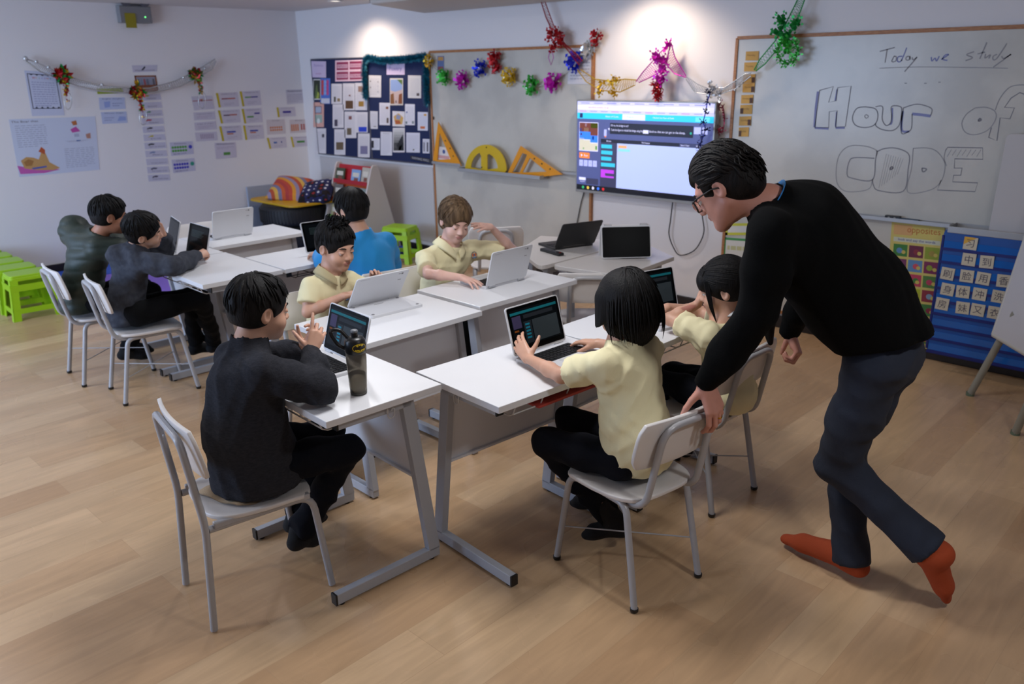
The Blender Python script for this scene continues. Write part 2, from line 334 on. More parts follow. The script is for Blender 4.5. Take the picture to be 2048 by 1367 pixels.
# ---- chairs
def arc_pts(p0, p1, p2, r, n=5):
    p0, p1, p2 = Vector(p0), Vector(p1), Vector(p2); a = (p0-p1).normalized(); c = (p2-p1).normalized()
    return [(p1+a*r)*(1-t)**2+p1*2*t*(1-t)+(p1+c*r)*t**2 for t in [k/n for k in range(n+1)]]
def rounded(path, r):
    out = [Vector(path[0])]
    for i in range(1, len(path)-1): out += arc_pts(path[i-1], path[i], path[i+1], r)
    return out+[Vector(path[-1])]
def make_chair(kind):
    e = empty('school_chair'); SZ = .40; tr = .0125
    # seat: slightly dished plate, rounded
    b = MB(); nx, ny = 12, 12; w, d = .375, .37; vs = []; top = []
    def outline(u, v):        # superellipse shaping
        x = u*w/2; y = v*d/2; 
        sx = (1-.10*max(0, v)*0)*(1 if True else 1); return x*(1-.08*(v < 0)*(-v)), y
    for lay in (0, 1):
        for j in range(ny+1):
            for i in range(nx+1):
                u = -1+2*i/nx; v = -1+2*j/ny
                a = u*math.sqrt(1-.30*v*v*v*v); c = v*math.sqrt(1-.30*u*u*u*u)
                x, y = outline(a, c); z = SZ+.007-.010*(1-u*u)*(1-v*v)-(.014*max(0, v-.6)/.4)-(0.016 if lay else 0)
                vs.append((x, y, z))
    n0 = (nx+1)*(ny+1); fs = []
    for j in range(ny):
        for i in range(nx):
            q = j*(nx+1)+i; fs.append((q, q+1, q+nx+2, q+nx+1)); fs.append((n0+q+nx+1, n0+q+nx+2, n0+q+1, n0+q))
    ring = [i for i in range(nx+1)]+[j*(nx+1)+nx for j in range(1, ny+1)]+[ny*(nx+1)+i for i in range(nx-1, -1, -1)]+[j*(nx+1) for j in range(ny-1, 0, -1)]
    for k in range(len(ring)):
        p, q = ring[k], ring[(k+1) % len(ring)]; fs.append((q, p, n0+p, n0+q))
    b.add(vs, fs, M_cream, True); b.build('seat', e, bevel=.004)
    # local: pupil faces +y ; rear is -y
    lean = .20
    def bk(x, z, off=0): return (x, -.185-(z-SZ)*lean*1.0-off, z)
    if kind == 'old':     # back uprights run straight on into the rear legs
        for s in (-1, 1):
            b = MB(); b.tube(rounded([(s*.165, -.222, .006), (s*.160, -.200, SZ-.01), (s*.150, -.232, .655)], .05), tr, M_chair_tube, 10); b.build('rear_leg', e)
            b = MB(); b.tube(rounded([(s*.165, .205, .006), (s*.155, .165, SZ-.02), (s*.155, -.19, SZ-.028)], .06), tr, M_chair_tube, 10); b.build('front_leg', e)
            b = MB(); b.box((s*.160, 0-.01, SZ-.014), (.022, .33, .022), M_chair_tube); b.build('seat_rail', e, bevel=.004)
        b = MB(); b.tube(rounded([(-.150, -.231, .650), (-.148, -.238, .700), (.148, -.238, .700), (.150, -.231, .650)], .045), tr, M_chair_tube, 10); b.build('back_frame', e)
        cy, cz, an = -.204, .648, math.radians(12)
    else:
        for s in (-1, 1):
            b = MB(); b.tube(rounded([(s*.165, -.205, .012), (s*.150, -.135, SZ-.022), (s*.145, .0, SZ-.022)], .04), tr, M_chair_tube, 10); lg = b.build('rear_leg', e)
            c = MB(); c.lathe([(.0001, 0), (.012, .001), (.015, .006), (.015, .016)], M_black, 12, (s*.165, -.205, 0)); c.build('foot_cap', lg)
            b = MB(); b.tube(rounded([(s*.165, .205, .012), (s*.150, .150, SZ-.022), (s*.145, 0, SZ-.022)], .05), tr, M_chair_tube, 10); lg = b.build('front_leg', e)
            c = MB(); c.lathe([(.0001, 0), (.012, .001), (.015, .006), (.015, .016)], M_black, 12, (s*.165, .205, 0)); c.build('foot_cap', lg)
        b = MB(); b.tube(rounded([(-.125, .06, SZ-.018), (-.125, -.195, SZ-.024), (-.115, -.262, .690), (.115, -.262, .690), (.125, -.195, SZ-.024), (.125, .06, SZ-.018)], .065), tr, M_chair_tube, 10); b.build('back_frame', e)
        b = MB(); b.tube([(-.161, -.18, .16), (.161, .18, .16)], .003, M_chair_tube, 6); b.tube([(.161, -.18, .155), (-.161, .18, .155)], .003, M_chair_tube, 6); b.build('cross_brace', e)
        cy, cz, an = -.226, .628, math.radians(14)
    Rm = Matrix.Rotation(an, 3, 'X'); b = MB()
    # backrest: gently curved plate
    nx, nz = 14, 6; vs = []
    for lay in (0, 1):
        for j in range(nz+1):
            for i in range(nx+1):
                u = -1+2*i/nx; v = -1+2*j/nz; a = u*math.sqrt(1-.22*v**4); c = v*math.sqrt(1-.10*u**4)
                vs.append(Vector((a*.20, -.016*(1-u*u)+(-.007 if lay else .007), c*.092)))
    n0 = (nx+1)*(nz+1); fs = []
    for j in range(nz):
        for i in range(nx):
            q = j*(nx+1)+i; fs.append((q+nx+1, q+nx+2, q+1, q)); fs.append((n0+q, n0+q+1, n0+q+nx+2, n0+q+nx+1))
    ring = [i for i in range(nx+1)]+[j*(nx+1)+nx for j in range(1, nz+1)]+[nz*(nx+1)+i for i in range(nx-1, -1, -1)]+[j*(nx+1) for j in range(nz-1, 0, -1)]
    for k in range(len(ring)):
        p, q = ring[k], ring[(k+1) % len(ring)]; fs.append((p, q, n0+q, n0+p))
    b.add([Rm @ v+Vector((0, cy+.012, cz)) for v in vs], fs, M_cream, True); br = b.build('backrest', e, bevel=.003)
    b = MB()
    for s in (-1, 1):
        b.lathe([(.0001, .004), (.005, .003), (.006, 0)], M_gray, 8, T=Matrix.Translation((s*.118, cy-.022, cz-.03)) @ Matrix.Rotation(PI/2, 4, 'X'))
    b.build('screw', br)
    return e
chair_o = make_chair('old'); chair_n = make_chair('new')
def chair(x, y, ang, label, src=chair_n, first=[]):
    if src in first: o = copy_tree(src)
    else: o = src; first.append(src)
    place(o, (x, y, 0), ang, label, 'school chairs around the desks'); o['category'] = 'chair'
    return o
chair(-2.455, 1.205, R_(-10), 'grey tube chair under the boy in the dark fleece, a tan cloth on its seat', chair_o)
chair(-1.534, 2.19, R_(81), 'cream-backed chair under the short-haired girl, the teacher gripping its back')
chair(-1.687, 2.905, R_(87), 'cream-backed chair of the ponytailed girl, beside the teacher')
chair(-4.70, 1.80, R_(-8), 'cream-backed chair under the boy in the grey hoodie')
chair(-5.20, 1.745, R_(-5), 'cream-backed chair under the boy in the green jacket')
chair(-3.86, 2.83, R_(80), 'cream-backed chair behind the boy in the blue shirt')
chair(-3.37, 2.18, R_(-92), 'cream-backed chair under the spiky-haired boy in yellow')
chair(-3.32, 2.93, R_(-92), 'cream-backed chair under the light-brown-haired boy')
chair(-5.74, 2.74, R_(-92), 'empty cream-backed chair behind the far white laptop')
chair(-4.28, 4.27, R_(48), 'empty cream-backed chair half hidden behind the raised hand of the light-brown-haired boy')
chair(-2.87, 3.64, R_(40), 'empty cream-backed chair pushed to the angled tables, behind the short-haired girl')
# ---- laptops
M_lapw = mat('white_laptop_shell', '#d2d3d7', .3, spec=.5); M_key = mat('black_keys', '#17181a', .5); M_bezel = mat('black_bezel', '#050607', .25, spec=.04)
M_rub = mat('grey_rubber', '#7c7c80', .6); M_lapk = mat('black_laptop_shell', '#1b1c1f', .38); M_hinge = mat('hinge_silver', '#b9bbc0', .3, metal=.6)
def screen_mats():
    return dict(bg=mat('screen_dark', '#0c1013', .12, spec=.05, emit=.10), bar=mat('screen_teal_bar', '#155a63', .12, spec=.05, emit=.22), pan=mat('screen_panel', '#22262b', .12, spec=.05, emit=.16),
                work=mat('screen_workspace', '#30373b', .12, spec=.05, emit=.18), blk=mat('screen_block', '#1c6c80', .12, spec=.05, emit=.18), map=mat('screen_map', '#3a3550', .12, spec=.05, emit=.16))
SM = screen_mats()
def make_laptop(mode='normal', screen='ide', shell=None):
    """base and lid join at the hinge line (local x axis); the user sits on local -y. mode: normal, stand, tent"""
    shell = shell or M_lapw; W, D, T = .292, .200, .0125; e = empty('laptop')
    ang = {'normal': 106, 'normal_wide': 122, 'stand': 296, 'tent': 290, 'close': 95}[mode]
    # base built in local frame: hinge at y=0, extends to -y; top of base at z=T
    flip = mode == 'stand'
    base = MB(); base.rbox((0, -D/2, T/2), (W, D, T), .012, shell); 
    Tb = Matrix.Identity(4)
    if mode == 'stand':      # base lies keyboard-down on the far side from the user
        Tb = Matrix.Rotation(PI, 4, 'X') @ Matrix.Translation((0, 0, -T)) @ Matrix.Identity(4)
        Tb = Matrix.Translation((0, 0, 0)) @ Matrix.Rotation(PI, 4, 'X'); Tb = Matrix.Translation((0, 0, T)) @ Tb
    # lid plate in its own frame: hinge at origin, extends +z, screen faces -y
    lean = {'normal': 16, 'normal_wide': 32, 'stand': 34, 'close': 3}.get(mode, 22)
    if mode == 'tent':       # an upturned V: both plates stand on the table
        a = math.radians(17); h = math.cos(a)*D
        Tl = Matrix.Translation((0, 0, h)) @ Matrix.Rotation(PI+a*-1, 4, 'X') @ Matrix.Rotation(PI, 4, 'Z')
        Tb = Matrix.Translation((0, .006, h)) @ Matrix.Rotation(math.radians(90)+math.radians(17), 4, 'X') @ Matrix.Rotation(PI, 4, 'X') @ Matrix.Identity(4)
        Tb = Matrix.Translation((0, .012, h)) @ Matrix.Rotation(math.radians(107), 4, 'X')
    else:
        Tl = Matrix.Translation((0, .002, T)) @ Matrix.Rotation(-math.radians(lean), 4, 'X')
        if mode == 'stand': Tl = Matrix.Translation((0, -.004, T*.6)) @ Matrix.Rotation(-math.radians(lean), 4, 'X')
    def fin(b, nm, par, Tm, bev=0):
        b.v = [Tm @ v for v in b.v]; return b.build(nm, par, bevel=bev)
    bo = fin(base, 'base', e, Tb, .0015)
    b = MB(); b.rbox((0, -.075, T+.0003), (W-.03, .105, .0012), .004, M_key); kb = fin(b, 'keyboard', bo, Tb)
    b = MB()
    for r in range(5):
        for c in range(13):
            b.box((-.118+c*.0197, -.034-r*.0195, T+.0018), (.0158, .0155, .0018), M_key)
    b.box((0, -.122, T+.0018), (.09, .008, .0018), M_key); fin(b, 'keys', kb, Tb)
    b = MB(); b.rbox((0, -.162, T+.0004), (.09, .052, .0008), .003, mat('touchpad', '#c9cacd', .35) if shell is M_lapw else mat('touchpad_black', '#222325', .35)); fin(b, 'touchpad', bo, Tb)
    b = MB()
    for sx in (-1, 1):
        for yy in (-.02, -.18): b.lathe([(.008, 0), (.007, -.0018), (.0001, -.002)], M_rub, 12, (sx*.125, yy, 0))
    b.box((0, -.045, -.0004), (.05, .004, .0008), M_rub); fin(b, 'rubber_foot', bo, Tb)
    for sx in (-1, 1):
        b = MB(); b.tube([(sx*.105-.022, .003, T*.6), (sx*.105+.022, .003, T*.6)], .0062, M_hinge if shell is M_lapw else M_lapk, 10); b.box((sx*.105, .003, T*.9), (.040, .010, .008), shell)
        if mode == 'tent': fin(b, 'hinge', e, Tb)
        else: fin(b, 'hinge', e, Matrix.Translation((0, 0, T*.2)))
    lid = MB(); lid.rbox((0, 0, .098), (W, .0065, .188), .012, shell, 'y'); lo = fin(lid, 'lid', e, Tl, .001)
    b = MB(); b.rbox((0, -.0036, .100), (W-.012, .0008, .176), .008, M_bezel, 'y'); sc = fin(b, 'screen', lo, Tl)
    sw, sh = .256, .144; zc = .104
    def sq(u0, v0, u1, v1, m, k=1):      # in screen 0..1, v down
        x0, x1 = -sw/2+u0*sw, -sw/2+u1*sw; z0, z1 = zc+sh/2-v0*sh, zc+sh/2-v1*sh; y = -.0042-.00015*k
        if mode == 'tent': pass
        p.add([(x0, y, z1), (x1, y, z1), (x1, y, z0), (x0, y, z0)], [(0, 1, 2, 3)], m)
    if screen != 'off':
        p = MB(); sq(0, 0, 1, 1, SM['bg'])
        if screen == 'ide':
            sq(0, .06, 1, .13, SM['bar'], 2); sq(.02, .17, .2, .50, SM['map'], 2); sq(.26, .18, .9, .28, SM['pan'], 2); sq(.24, .36, .4, .96, SM['pan'], 2); sq(.42, .36, .97, .96, SM['work'], 2)
            for k in range(5): sq(.27, .42+k*.09, .36, .47+k*.09, SM['blk'], 3)
            sq(.03, .54, .12, .59, mat('screen_orange', '#6b3a16', .12, spec=.05, emit=.16), 3)
        elif screen == 'list':
            for k in range(6): sq(.12, .16+k*.05, .8-.05*(k % 3), .175+k*.05, mat('screen_text', '#3b4a4a', .12, spec=.05, emit=.16), 2)
        elif screen == 'glare':
            pass
        fin(p, 'display', sc, Tl)
    b = MB()
    b.box((-.11, .0036, .175), (.010, .0008, .010), M_rub); b.box((-.095, .0036, .175), (.012, .0008, .003), M_rub); b.box((-.105, .0036, .135), (.018, .0008, .003), M_rub); b.box((.10, .0036, .18), (.05, .0008, .004), mat('faint_mark', '#c0c0c4', .5))
    if shell is M_lapw: fin(b, 'printed_mark', lo, Tl)
    e['category'] = 'laptop'
    return e
def laptop(x, y, rz, label, z=DH, **k):
    e = make_laptop(**k); place(e, (x, y, z), rz, label, 'white convertible laptops' if k.get('shell') is None else None); return e
laptop(-2.030, 2.272, R_(88), 'open white laptop in front of the short-haired girl, her hand on its corner')
laptop(-2.535, 1.685, R_(-5), 'open white laptop behind the grey water bottle')
laptop(-1.985, 2.985, R_(76), 'open white laptop of the ponytailed girl, partly behind dark hair')
laptop(-3.096, 2.262, R_(-93), 'white laptop folded over with its keyboard face down', mode='stand')
laptop(-2.885, 2.955, R_(-91), 'white laptop seen from its back, one hand lying beside it', mode='normal')
laptop(-4.755, 2.185, R_(-3), 'white-rimmed laptop by the outstretched hand of the boy in the grey hoodie', screen='list')
laptop(-5.10, 2.19, R_(-14), 'white laptop with a bright reflection on its screen, before the boy in green', screen='glare')
laptop(-5.195, 2.665, R_(-92), 'white laptop seen from its back on the far desk with no pupil')
laptop(-4.26, 2.80, R_(84), 'white laptop of the boy in blue, half hidden by spiky hair', screen='list')
laptop(-2.80, 3.875, R_(47), 'white laptop tented upright with a black screen', mode='tent', screen='off')
laptop(-3.20, 3.89, R_(-108), 'open black laptop below the television', mode='normal_wide', shell=M_lapk, screen='off')
# ---- tv remote, bottle, red folder, seat cloth
e = empty('remote_control', (-3.20, 3.68, DH), R_(-13), 'black remote control beside the open black laptop', 'remote')
b = MB(); b.rbox((0, 0, .009), (.20, .045, .016), .012, M_black); b.build('body', e, bevel=.003)
b = MB()
for i in range(8):
    for j in range(3): b.box((-.075+i*.018, -.012+j*.012, .0178), (.009, .006, .0025), mat('remote_keys', '#5a5b60', .5))
b.box((.085, 0, .0178), (.01, .01, .0025), hx('#8a2a24')); b.build('buttons', e)
e = empty('water_bottle', (-2.215, 1.530, DH), R_(0), 'smoke grey water bottle with black lid and yellow oval badge, standing on the desk corner', 'bottle')
M_smoke = mat('smoked_plastic', '#b3aea4', .10, trans=.82, ior=1.15, spec=.5); M_lid = mat('bottle_lid_black', '#121316', .35)
b = MB(); b.lathe([(.0001, .001), (.027, .001), (.029, .004), (.0305, .03), (.0335, .09), (.035, .13), (.034, .150), (.031, .160), (.028, .163), (.0265, .160), (.0305, .150), (.0325, .13), (.031, .09), (.028, .03), (.026, .008), (.0001, .006)], M_smoke, 36); b.build('body', e)
b = MB(); b.lathe([(.0001, .0065), (.0258, .0085), (.0278, .03), (.0300, .075), (.0001, .075)], mat('bottle_water', '#c9c4b8', .05, trans=1.0, ior=1.33), 32); b.build('water', e)
b = MB(); b.lathe([(.0275, .002), (.0285, .0035), (.0287, .006), (.0001, .006)], M_lid, 32); b.build('base_ring', e)
b = MB(); b.lathe([(.033, .150), (.0365, .154), (.0370, .178), (.035, .195), (.028, .205), (.012, .208), (.0001, .208)], M_lid, 36)
b.tube([(.0, .0, .205), (.0, .0, .226)], .0115, M_lid, 16); b.lathe([(.0125, .222), (.013, .228), (.010, .231), (.0001, .231)], mat('spout_grey', '#6b6f75', .4), 16)
lid = b.build('lid', e)
# carrying loop on the side towards the boy
b = MB(); dx, dy = -.62, -.78
b.tube(rounded([(dx*.02, dy*.02, .200), (dx*.045, dy*.045, .232), (dx*.075, dy*.075, .235), (dx*.080, dy*.080, .222), (dx*.058, dy*.058, .180), (dx*.034, dy*.034, .165)], .012), .0065, M_lid, 10); b.build('carry_loop', lid)
# oval yellow badge with a dark bat-shaped mark on the camera side
b = MB(); ca = math.atan2(-1.53+.55, 2.215+.2); ca = math.atan2(-.20, .98)
def cyl_pt(u, z, r): a = ca+u/.0370; return (r*math.cos(a), r*math.sin(a), z)
def patch(poly, r, m):
    n = len(poly); cx = sum(p[0] for p in poly)/n; cz = sum(p[1] for p in poly)/n
    b.add([cyl_pt(cx, cz, r)]+[cyl_pt(u, z, r) for u, z in poly], [(0, i+1, (i+1) % n+1) for i in range(n)], m)
Y_ = mat('badge_yellow', '#e6c81e', .4, coat=.2); zc = .1755
patch([(.0250*math.cos(t), zc+.0150*math.sin(t)) for t in np.linspace(0, 2*PI, 40, endpoint=False)], .0381, Y_)
patch([(.0228*math.cos(t), zc+.0130*math.sin(t)) for t in np.linspace(0, 2*PI, 40, endpoint=False)], .0384, M_lid)
for sx in (-1, 1):
    patch([(sx*.0165, zc+.0105), (sx*.0060, zc+.0128), (sx*.0045, zc+.0080), (sx*.0065, zc+.0050), (sx*.0100, zc+.0055), (sx*.0120, zc+.0090)], .0387, Y_)
    patch([(sx*.0150, zc-.0092), (sx*.0010, zc-.0130), (sx*.0010, zc-.0095), (sx*.0028, zc-.0055), (sx*.0048, zc-.0085), (sx*.0075, zc-.0040), (sx*.0105, zc-.0070), (sx*.0150, zc-.0040), (sx*.0175, zc-.0070)], .0387, Y_)
patch([(-.0045, zc+.0125), (-.0025, zc+.0080), (-.0012, zc+.0082), (0, zc+.0075), (.0012, zc+.0082), (.0025, zc+.0080), (.0045, zc+.0125)], .0387, Y_)
b.build('oval_badge', lid)
b = MB(); b.rbox((0, 0, .005), (.30, .21, .01), .006, mat('red_folder', '#a83832', .45)); o = b.build('folder', bevel=.002); o.location = (-1.86, 2.12, .6515); o.rotation_euler = (0, 0, R_(86)); tag(o, 'red folder lying on the wire shelf under the girl\'s desk', 'folder')
# ================================================================ things on the walls
class Wall:
    """a sheet on a real wall plane; its outline is given by where its corners are seen, each printed mark sits a hair proud"""
    def __init__(s, quad, plane='B', off=0.0, th=.0012, paper='#e2dfe2', m=None, thick=None):
        s.plane = plane; s.off = off; th = thick or th
        if plane == 'B': s.nrm = Vector((0, -1, 0)); q = [at(x, y, Y=YB-off) for x, y in quad]
        else: s.nrm = Vector((1, 0, 0)); q = [at(x, y, X=XL+off) for x, y in quad]
        if len(q) == 2:      # top-left and bottom-right: squared up
            a, c = q
            q = [a, Vector((c.x, c.y, a.z)), c, Vector((a.x, a.y, c.z))]
        s.q = q; s.b = MB(); s.th = th; s.lv = 0; s.m0 = m or hx(paper, .7)
        n = s.nrm; s.b.hexa([q[3], q[2], q[2]+n*-0, q[3]+n*-0, q[0], q[1], q[1], q[0]], s.m0) if False else None
        bk = [p for p in q]; fr = [p+n*th for p in q]
        s.b.add(bk+fr, [(0, 1, 2, 3), (7, 6, 5, 4), (0, 4, 5, 1), (1, 5, 6, 2), (2, 6, 7, 3), (3, 7, 4, 0)], s.m0)
        s.w = (q[1]-q[0]).length; s.h = (q[3]-q[0]).length
    def P(s, u, v, k=1):
        q = s.q; p = (q[0]*(1-u)+q[1]*u)*(1-v)+(q[3]*(1-u)+q[2]*u)*v
        return p+s.nrm*(s.th+.0004*k)
    def poly(s, pts, m, k=1):
        if isinstance(m, str): m = hx(m)
        s.b.add([s.P(u, v, k) for u, v in pts], [tuple(range(len(pts)-1, -1, -1))], m)
    def rect(s, u0, v0, u1, v1, m, k=1): s.poly([(u0, v0), (u1, v0), (u1, v1), (u0, v1)], m, k)
    def disc(s, u, v, r, m, k=1, n=14): s.poly([(u+r/s.w*math.cos(t), v+r/s.h*math.sin(t)) for t in np.linspace(0, 2*PI, n, endpoint=False)], m, k)
    def frame(s, u0, v0, u1, v1, t, m, k=1):
        tu, tv = t/s.w, t/s.h
        s.rect(u0, v0, u1, v0+tv, m, k); s.rect(u0, v1-tv, u1, v1, m, k); s.rect(u0, v0, u0+tu, v1, m, k); s.rect(u1-tu, v0, u1, v1, m, k)
    def text(s, txt, u, v, hgt, m, k=2, width=None):      # hgt and width as fractions of the sheet
        if isinstance(m, str): m = hx(m)
        vs, fs = text_faces(txt, hgt*s.h/.7, width=None if width is None else width*s.w)
        s.b.add([s.P(u+x/s.w, v-y/s.h, k) for x, y in vs], [tuple(reversed(f)) for f in fs], m)
    def lines(s, u0, v0, u1, v1, n, m='#8f8f9a', seed=1, t=.35, k=1):
        rnd = random.Random(seed)
        for i in range(n):
            a = v0+(v1-v0)*(i+.5)/n; hh = (v1-v0)/n*t/2
            x = u0
            lim = u1 if i < n-1 else u0+(u1-u0)*.7
            while x < lim-.02:
                L = rnd.uniform(.05, .16)*(u1-u0)+.01; e = min(x+L, lim)
                s.rect(x, a-hh, e, a+hh, m, k)
                x = e+.025*(u1-u0)+.004
    def stroke(s, pts, wd, m, k=1):      # polyline of wall pixels -> thin ribbon of ink
        if isinstance(m, str): m = hx(m)
        P = [at(x, y, Y=YB-s.off)+s.nrm*(s.th+.0004*k) if s.plane == 'B' else at(x, y, X=XL+s.off)+s.nrm*(s.th+.0004*k) for x, y in pts]
        s.ribbon(P, wd, m)
    def ribbon(s, P, wd, m):
        vs = []; n = len(P)
        for i in range(n):
            t = (P[min(i+1, n-1)]-P[max(i-1, 0)]).normalized(); d = t.cross(s.nrm)*wd/2; vs += [P[i]-d, P[i]+d]
        s.b.add(vs, [(2*i, 2*i+2, 2*i+3, 2*i+1) for i in range(n-1)], m)
    def done(s, name, label, cat, group=None, parent=None, bevel=0):
        c = (s.q[0]+s.q[2])/2
        o = s.b.build(name, parent, origin=None if parent else c, bevel=bevel)
        if not parent: tag(o, label, cat, group)
        elif label: o['label'] = label
        return o
M_board = mat('whiteboard_enamel', '#c0bdb5', .28, spec=.5, vary=(2.5, '#b5b2ab', .45, .6)); M_wood = mat('light_wood_trim', '#9a6238', .5, vary=(30, '#b17a48', .4, .6, (1, 1, 8)))
M_alu = mat('aluminium_tray', '#a8a9ab', .35, metal=.5); M_ink = mat('marker_black', '#808086', .6); M_inkb = mat('marker_blue', '#7f85b4', .6); M_inkf = mat('marker_faded', '#97979a', .7)
def zx(px, py, off=0): return at(px, py, Y=YB-off)
# ---- left whiteboard with wooden frame, tray
def board(nm, x0, x1, z0, z1, label, marks=None, fw=.022):
    e = empty(nm, ((x0+x1)/2, YB, z0), 0, label, 'whiteboard'); o = e.location
    b = MB(); b.box(((x0+x1)/2-o.x, -.010, (z1-z0)/2), (x1-x0-fw, .018, z1-z0-fw), M_board); b.build('writing_surface', e)
    b = MB()
    for x in (x0, x1): b.box((x-o.x, -.013, (z1-z0)/2), (fw, .026, z1-z0), M_wood)
    for z in (0, z1-z0): b.box(((x0+x1)/2-o.x, -.013, z), (x1-x0, .026, fw), M_wood)
    b.build('frame', e, bevel=.002)
    return e
a = zx(859, 107, .02); c = zx(1186, 88, .02)
lb = board('whiteboard', a.x, c.x, .12, (a.z+c.z)/2, 'wood-framed whiteboard on the left, foil garland strung over it')
def tray(e, x0, x1, z, dep=.09, hh=.022, nm='pen_tray'):
    o = e.location; b = MB(); xm = (x0+x1)/2-o.x; zz = z-o.z
    b.box((xm, -.02-dep/2, zz-hh), (x1-x0, dep, .004), M_alu); b.box((xm, -.02-dep, zz-hh/2), (x1-x0, .004, hh), M_alu); b.box((xm, -.024, zz-hh/2), (x1-x0, .006, hh), M_alu)
    for x in (x0, x1): b.box((x-o.x, -.02-dep/2, zz-hh/2), (.004, dep, hh), M_alu)
    return b.build(nm, e, bevel=.001)
tA = zx(862, 322, .08); tB = zx(918, 328, .08); tC = zx(918, 336, .12); tD = zx(1082, 350, .12); tE = zx(1160, 349, .06)
TZ1 = (tA.z+tB.z)/2; TZ2 = (tC.z+tD.z)/2
tray(lb, tA.x, tB.x, TZ1, .05); tray(lb, tC.x, tD.x, TZ2, .12, .03); tray(lb, tD.x+.01, tE.x+.02, zx(1120, 342, .06).z, .04)
# right whiteboard
a = zx(1475, 76, .02); RX0 = a.x; RZ1 = a.z
rb = board('whiteboard', RX0, 1.2, .12, RZ1, 'large whiteboard on the right with hand-drawn bubble letters')
tF = zx(1715, 428, .08); tG = zx(1893, 448, .08); TZR = (tF.z+tG.z)/2
tray(rb, RX0+.03, tG.x+.02, TZR, .06); tray(rb, tG.x+.04, .8, TZR+.005, .16, .035)
# ---- writing on the right board
wr = MB()
class Ink(Wall):
    def __init__(s): s.plane = 'B'; s.off = .019; s.nrm = Vector((0, -1, 0)); s.th = .0005; s.b = MB(); s.q = None
ink = Ink()
def sm(pts, n=6):
    P = [Vector((*p, 0)) for p in pts]; out = []
    for i in range(len(P)-1):
        p0, p1, p2, p3 = P[max(i-1, 0)], P[i], P[i+1], P[min(i+2, len(P)-1)]
        for k in range(n):
            t = k/n; q = .5*((2*p1)+(p2-p0)*t+(2*p0-5*p1+4*p2-p3)*t*t+(3*p1-p0-3*p2+p3)*t**3); out.append((q.x, q.y))
    out.append(pts[-1]); return out
def zm(pts, ox, oy, sc): return [(ox+x/sc, oy+y/sc) for x, y in pts]
A = lambda pts: zm(pts, 1600, 150, 4.571)
def k_(pts, wd=.0055, m=M_inkf, smooth=True): ink.stroke(sm(A(pts)) if smooth else A(pts), wd, m)
k_([(180, 140), (305, 105), (262, 250), (330, 235), (345, 115), (468, 100), (415, 470), (325, 478), (340, 325), (268, 335), (262, 480), (135, 482), (180, 140)], .006, M_ink, False)
k_([(165, 150), (145, 300), (132, 475)], .016, M_inkb, False); k_([(135, 482), (262, 490)], .014, M_inkb, False); k_([(325, 482), (410, 480)], .014, M_inkb, False); k_([(340, 130), (322, 235)], .010, M_inkb, False); k_([(335, 335), (325, 470)], .009, M_inkb, False)
k_([(600, 290), (520, 305), (480, 385), (505, 455), (590, 480), (680, 455), (712, 380), (690, 310), (600, 290)], .0065, M_ink); k_([(590, 375), (605, 362), (625, 378), (605, 395), (590, 375)])
k_([(690, 290), (755, 290), (752, 400), (785, 460), (825, 440), (838, 380), (838, 288), (915, 288), (930, 330), (910, 450), (850, 505), (760, 500), (700, 470), (690, 440)], .0065, M_ink); k_([(845, 300), (840, 430), (820, 450)], .009, M_inkb)
k_([(945, 300), (1050, 268), (1130, 275), (1205, 310), (1195, 370)], .006, M_ink); k_([(1195, 375), (1100, 362), (1025, 355)], .016, M_inkb); k_([(1025, 355), (1020, 480), (985, 520), (925, 520), (945, 300)], .006, M_ink); k_([(940, 330), (930, 500), (1000, 515)], .013, M_inkb)
k_([(1600, 300), (1520, 360), (1480, 440), (1510, 520), (1600, 545), (1720, 500), (1790, 400), (1780, 330), (1700, 295), (1600, 300)]); k_([(1628, 415), (1645, 398), (1655, 410), (1640, 420), (1628, 415)], .009, M_ink)
k_([(1785, 320), (1830, 210), (1920, 110), (2040, 90), (2100, 110)]); k_([(2090, 190), (2010, 160), (1930, 210), (1870, 295), (1960, 300), (1920, 400), (1830, 390), (1800, 600), (1725, 570), (1750, 480)], .006, M_ink, False)
k_([(700, 740), (700, 690), (600, 650), (450, 650), (360, 730), (330, 870), (345, 1000), (420, 1062), (560, 1060), (640, 1030), (660, 960)]); k_([(680, 760), (500, 755), (450, 790), (430, 900), (470, 940), (660, 958), (690, 780), (705, 690)], .0065, M_ink)
k_([(705, 700), (760, 675), (850, 665), (950, 690), (1000, 740), (990, 850), (945, 1060), (720, 1055), (670, 1000), (665, 950)], .0065, M_ink); k_([(820, 855), (840, 838), (850, 850), (830, 862), (820, 855)], .009, M_ink)
k_([(1035, 670), (1150, 665), (1240, 690), (1310, 770), (1325, 850), (1290, 970), (1190, 1050), (985, 1068), (1020, 850), (1035, 670)]); k_([(1115, 850), (1155, 858), (1140, 880), (1120, 880), (1115, 850)], .008, M_ink)
k_([(1330, 690), (1350, 660), (1670, 665), (1672, 770), (1415, 765), (1410, 850), (1482, 850), (1470, 915), (1405, 915), (1395, 975), (1625, 985), (1600, 1065), (1255, 1050), (1290, 960)], .006, M_ink, False); k_([(1330, 690), (1318, 760), (1340, 830)])
for i in range(7): k_([(1345+45*i, 745-(i % 2)*10), (1385+45*i, 680)], .003, M_inkf, False)
for i in range(8): k_([(720+24*i, 1035-i*18), (790+22*i, 720+i*6)], .0022, M_inkf, False)
B = lambda pts: zm(pts, 1740, 80, 6.65)
def t_(pts, wd=.007, m=M_inkf): ink.stroke(sm(B(pts), 4), wd, m)
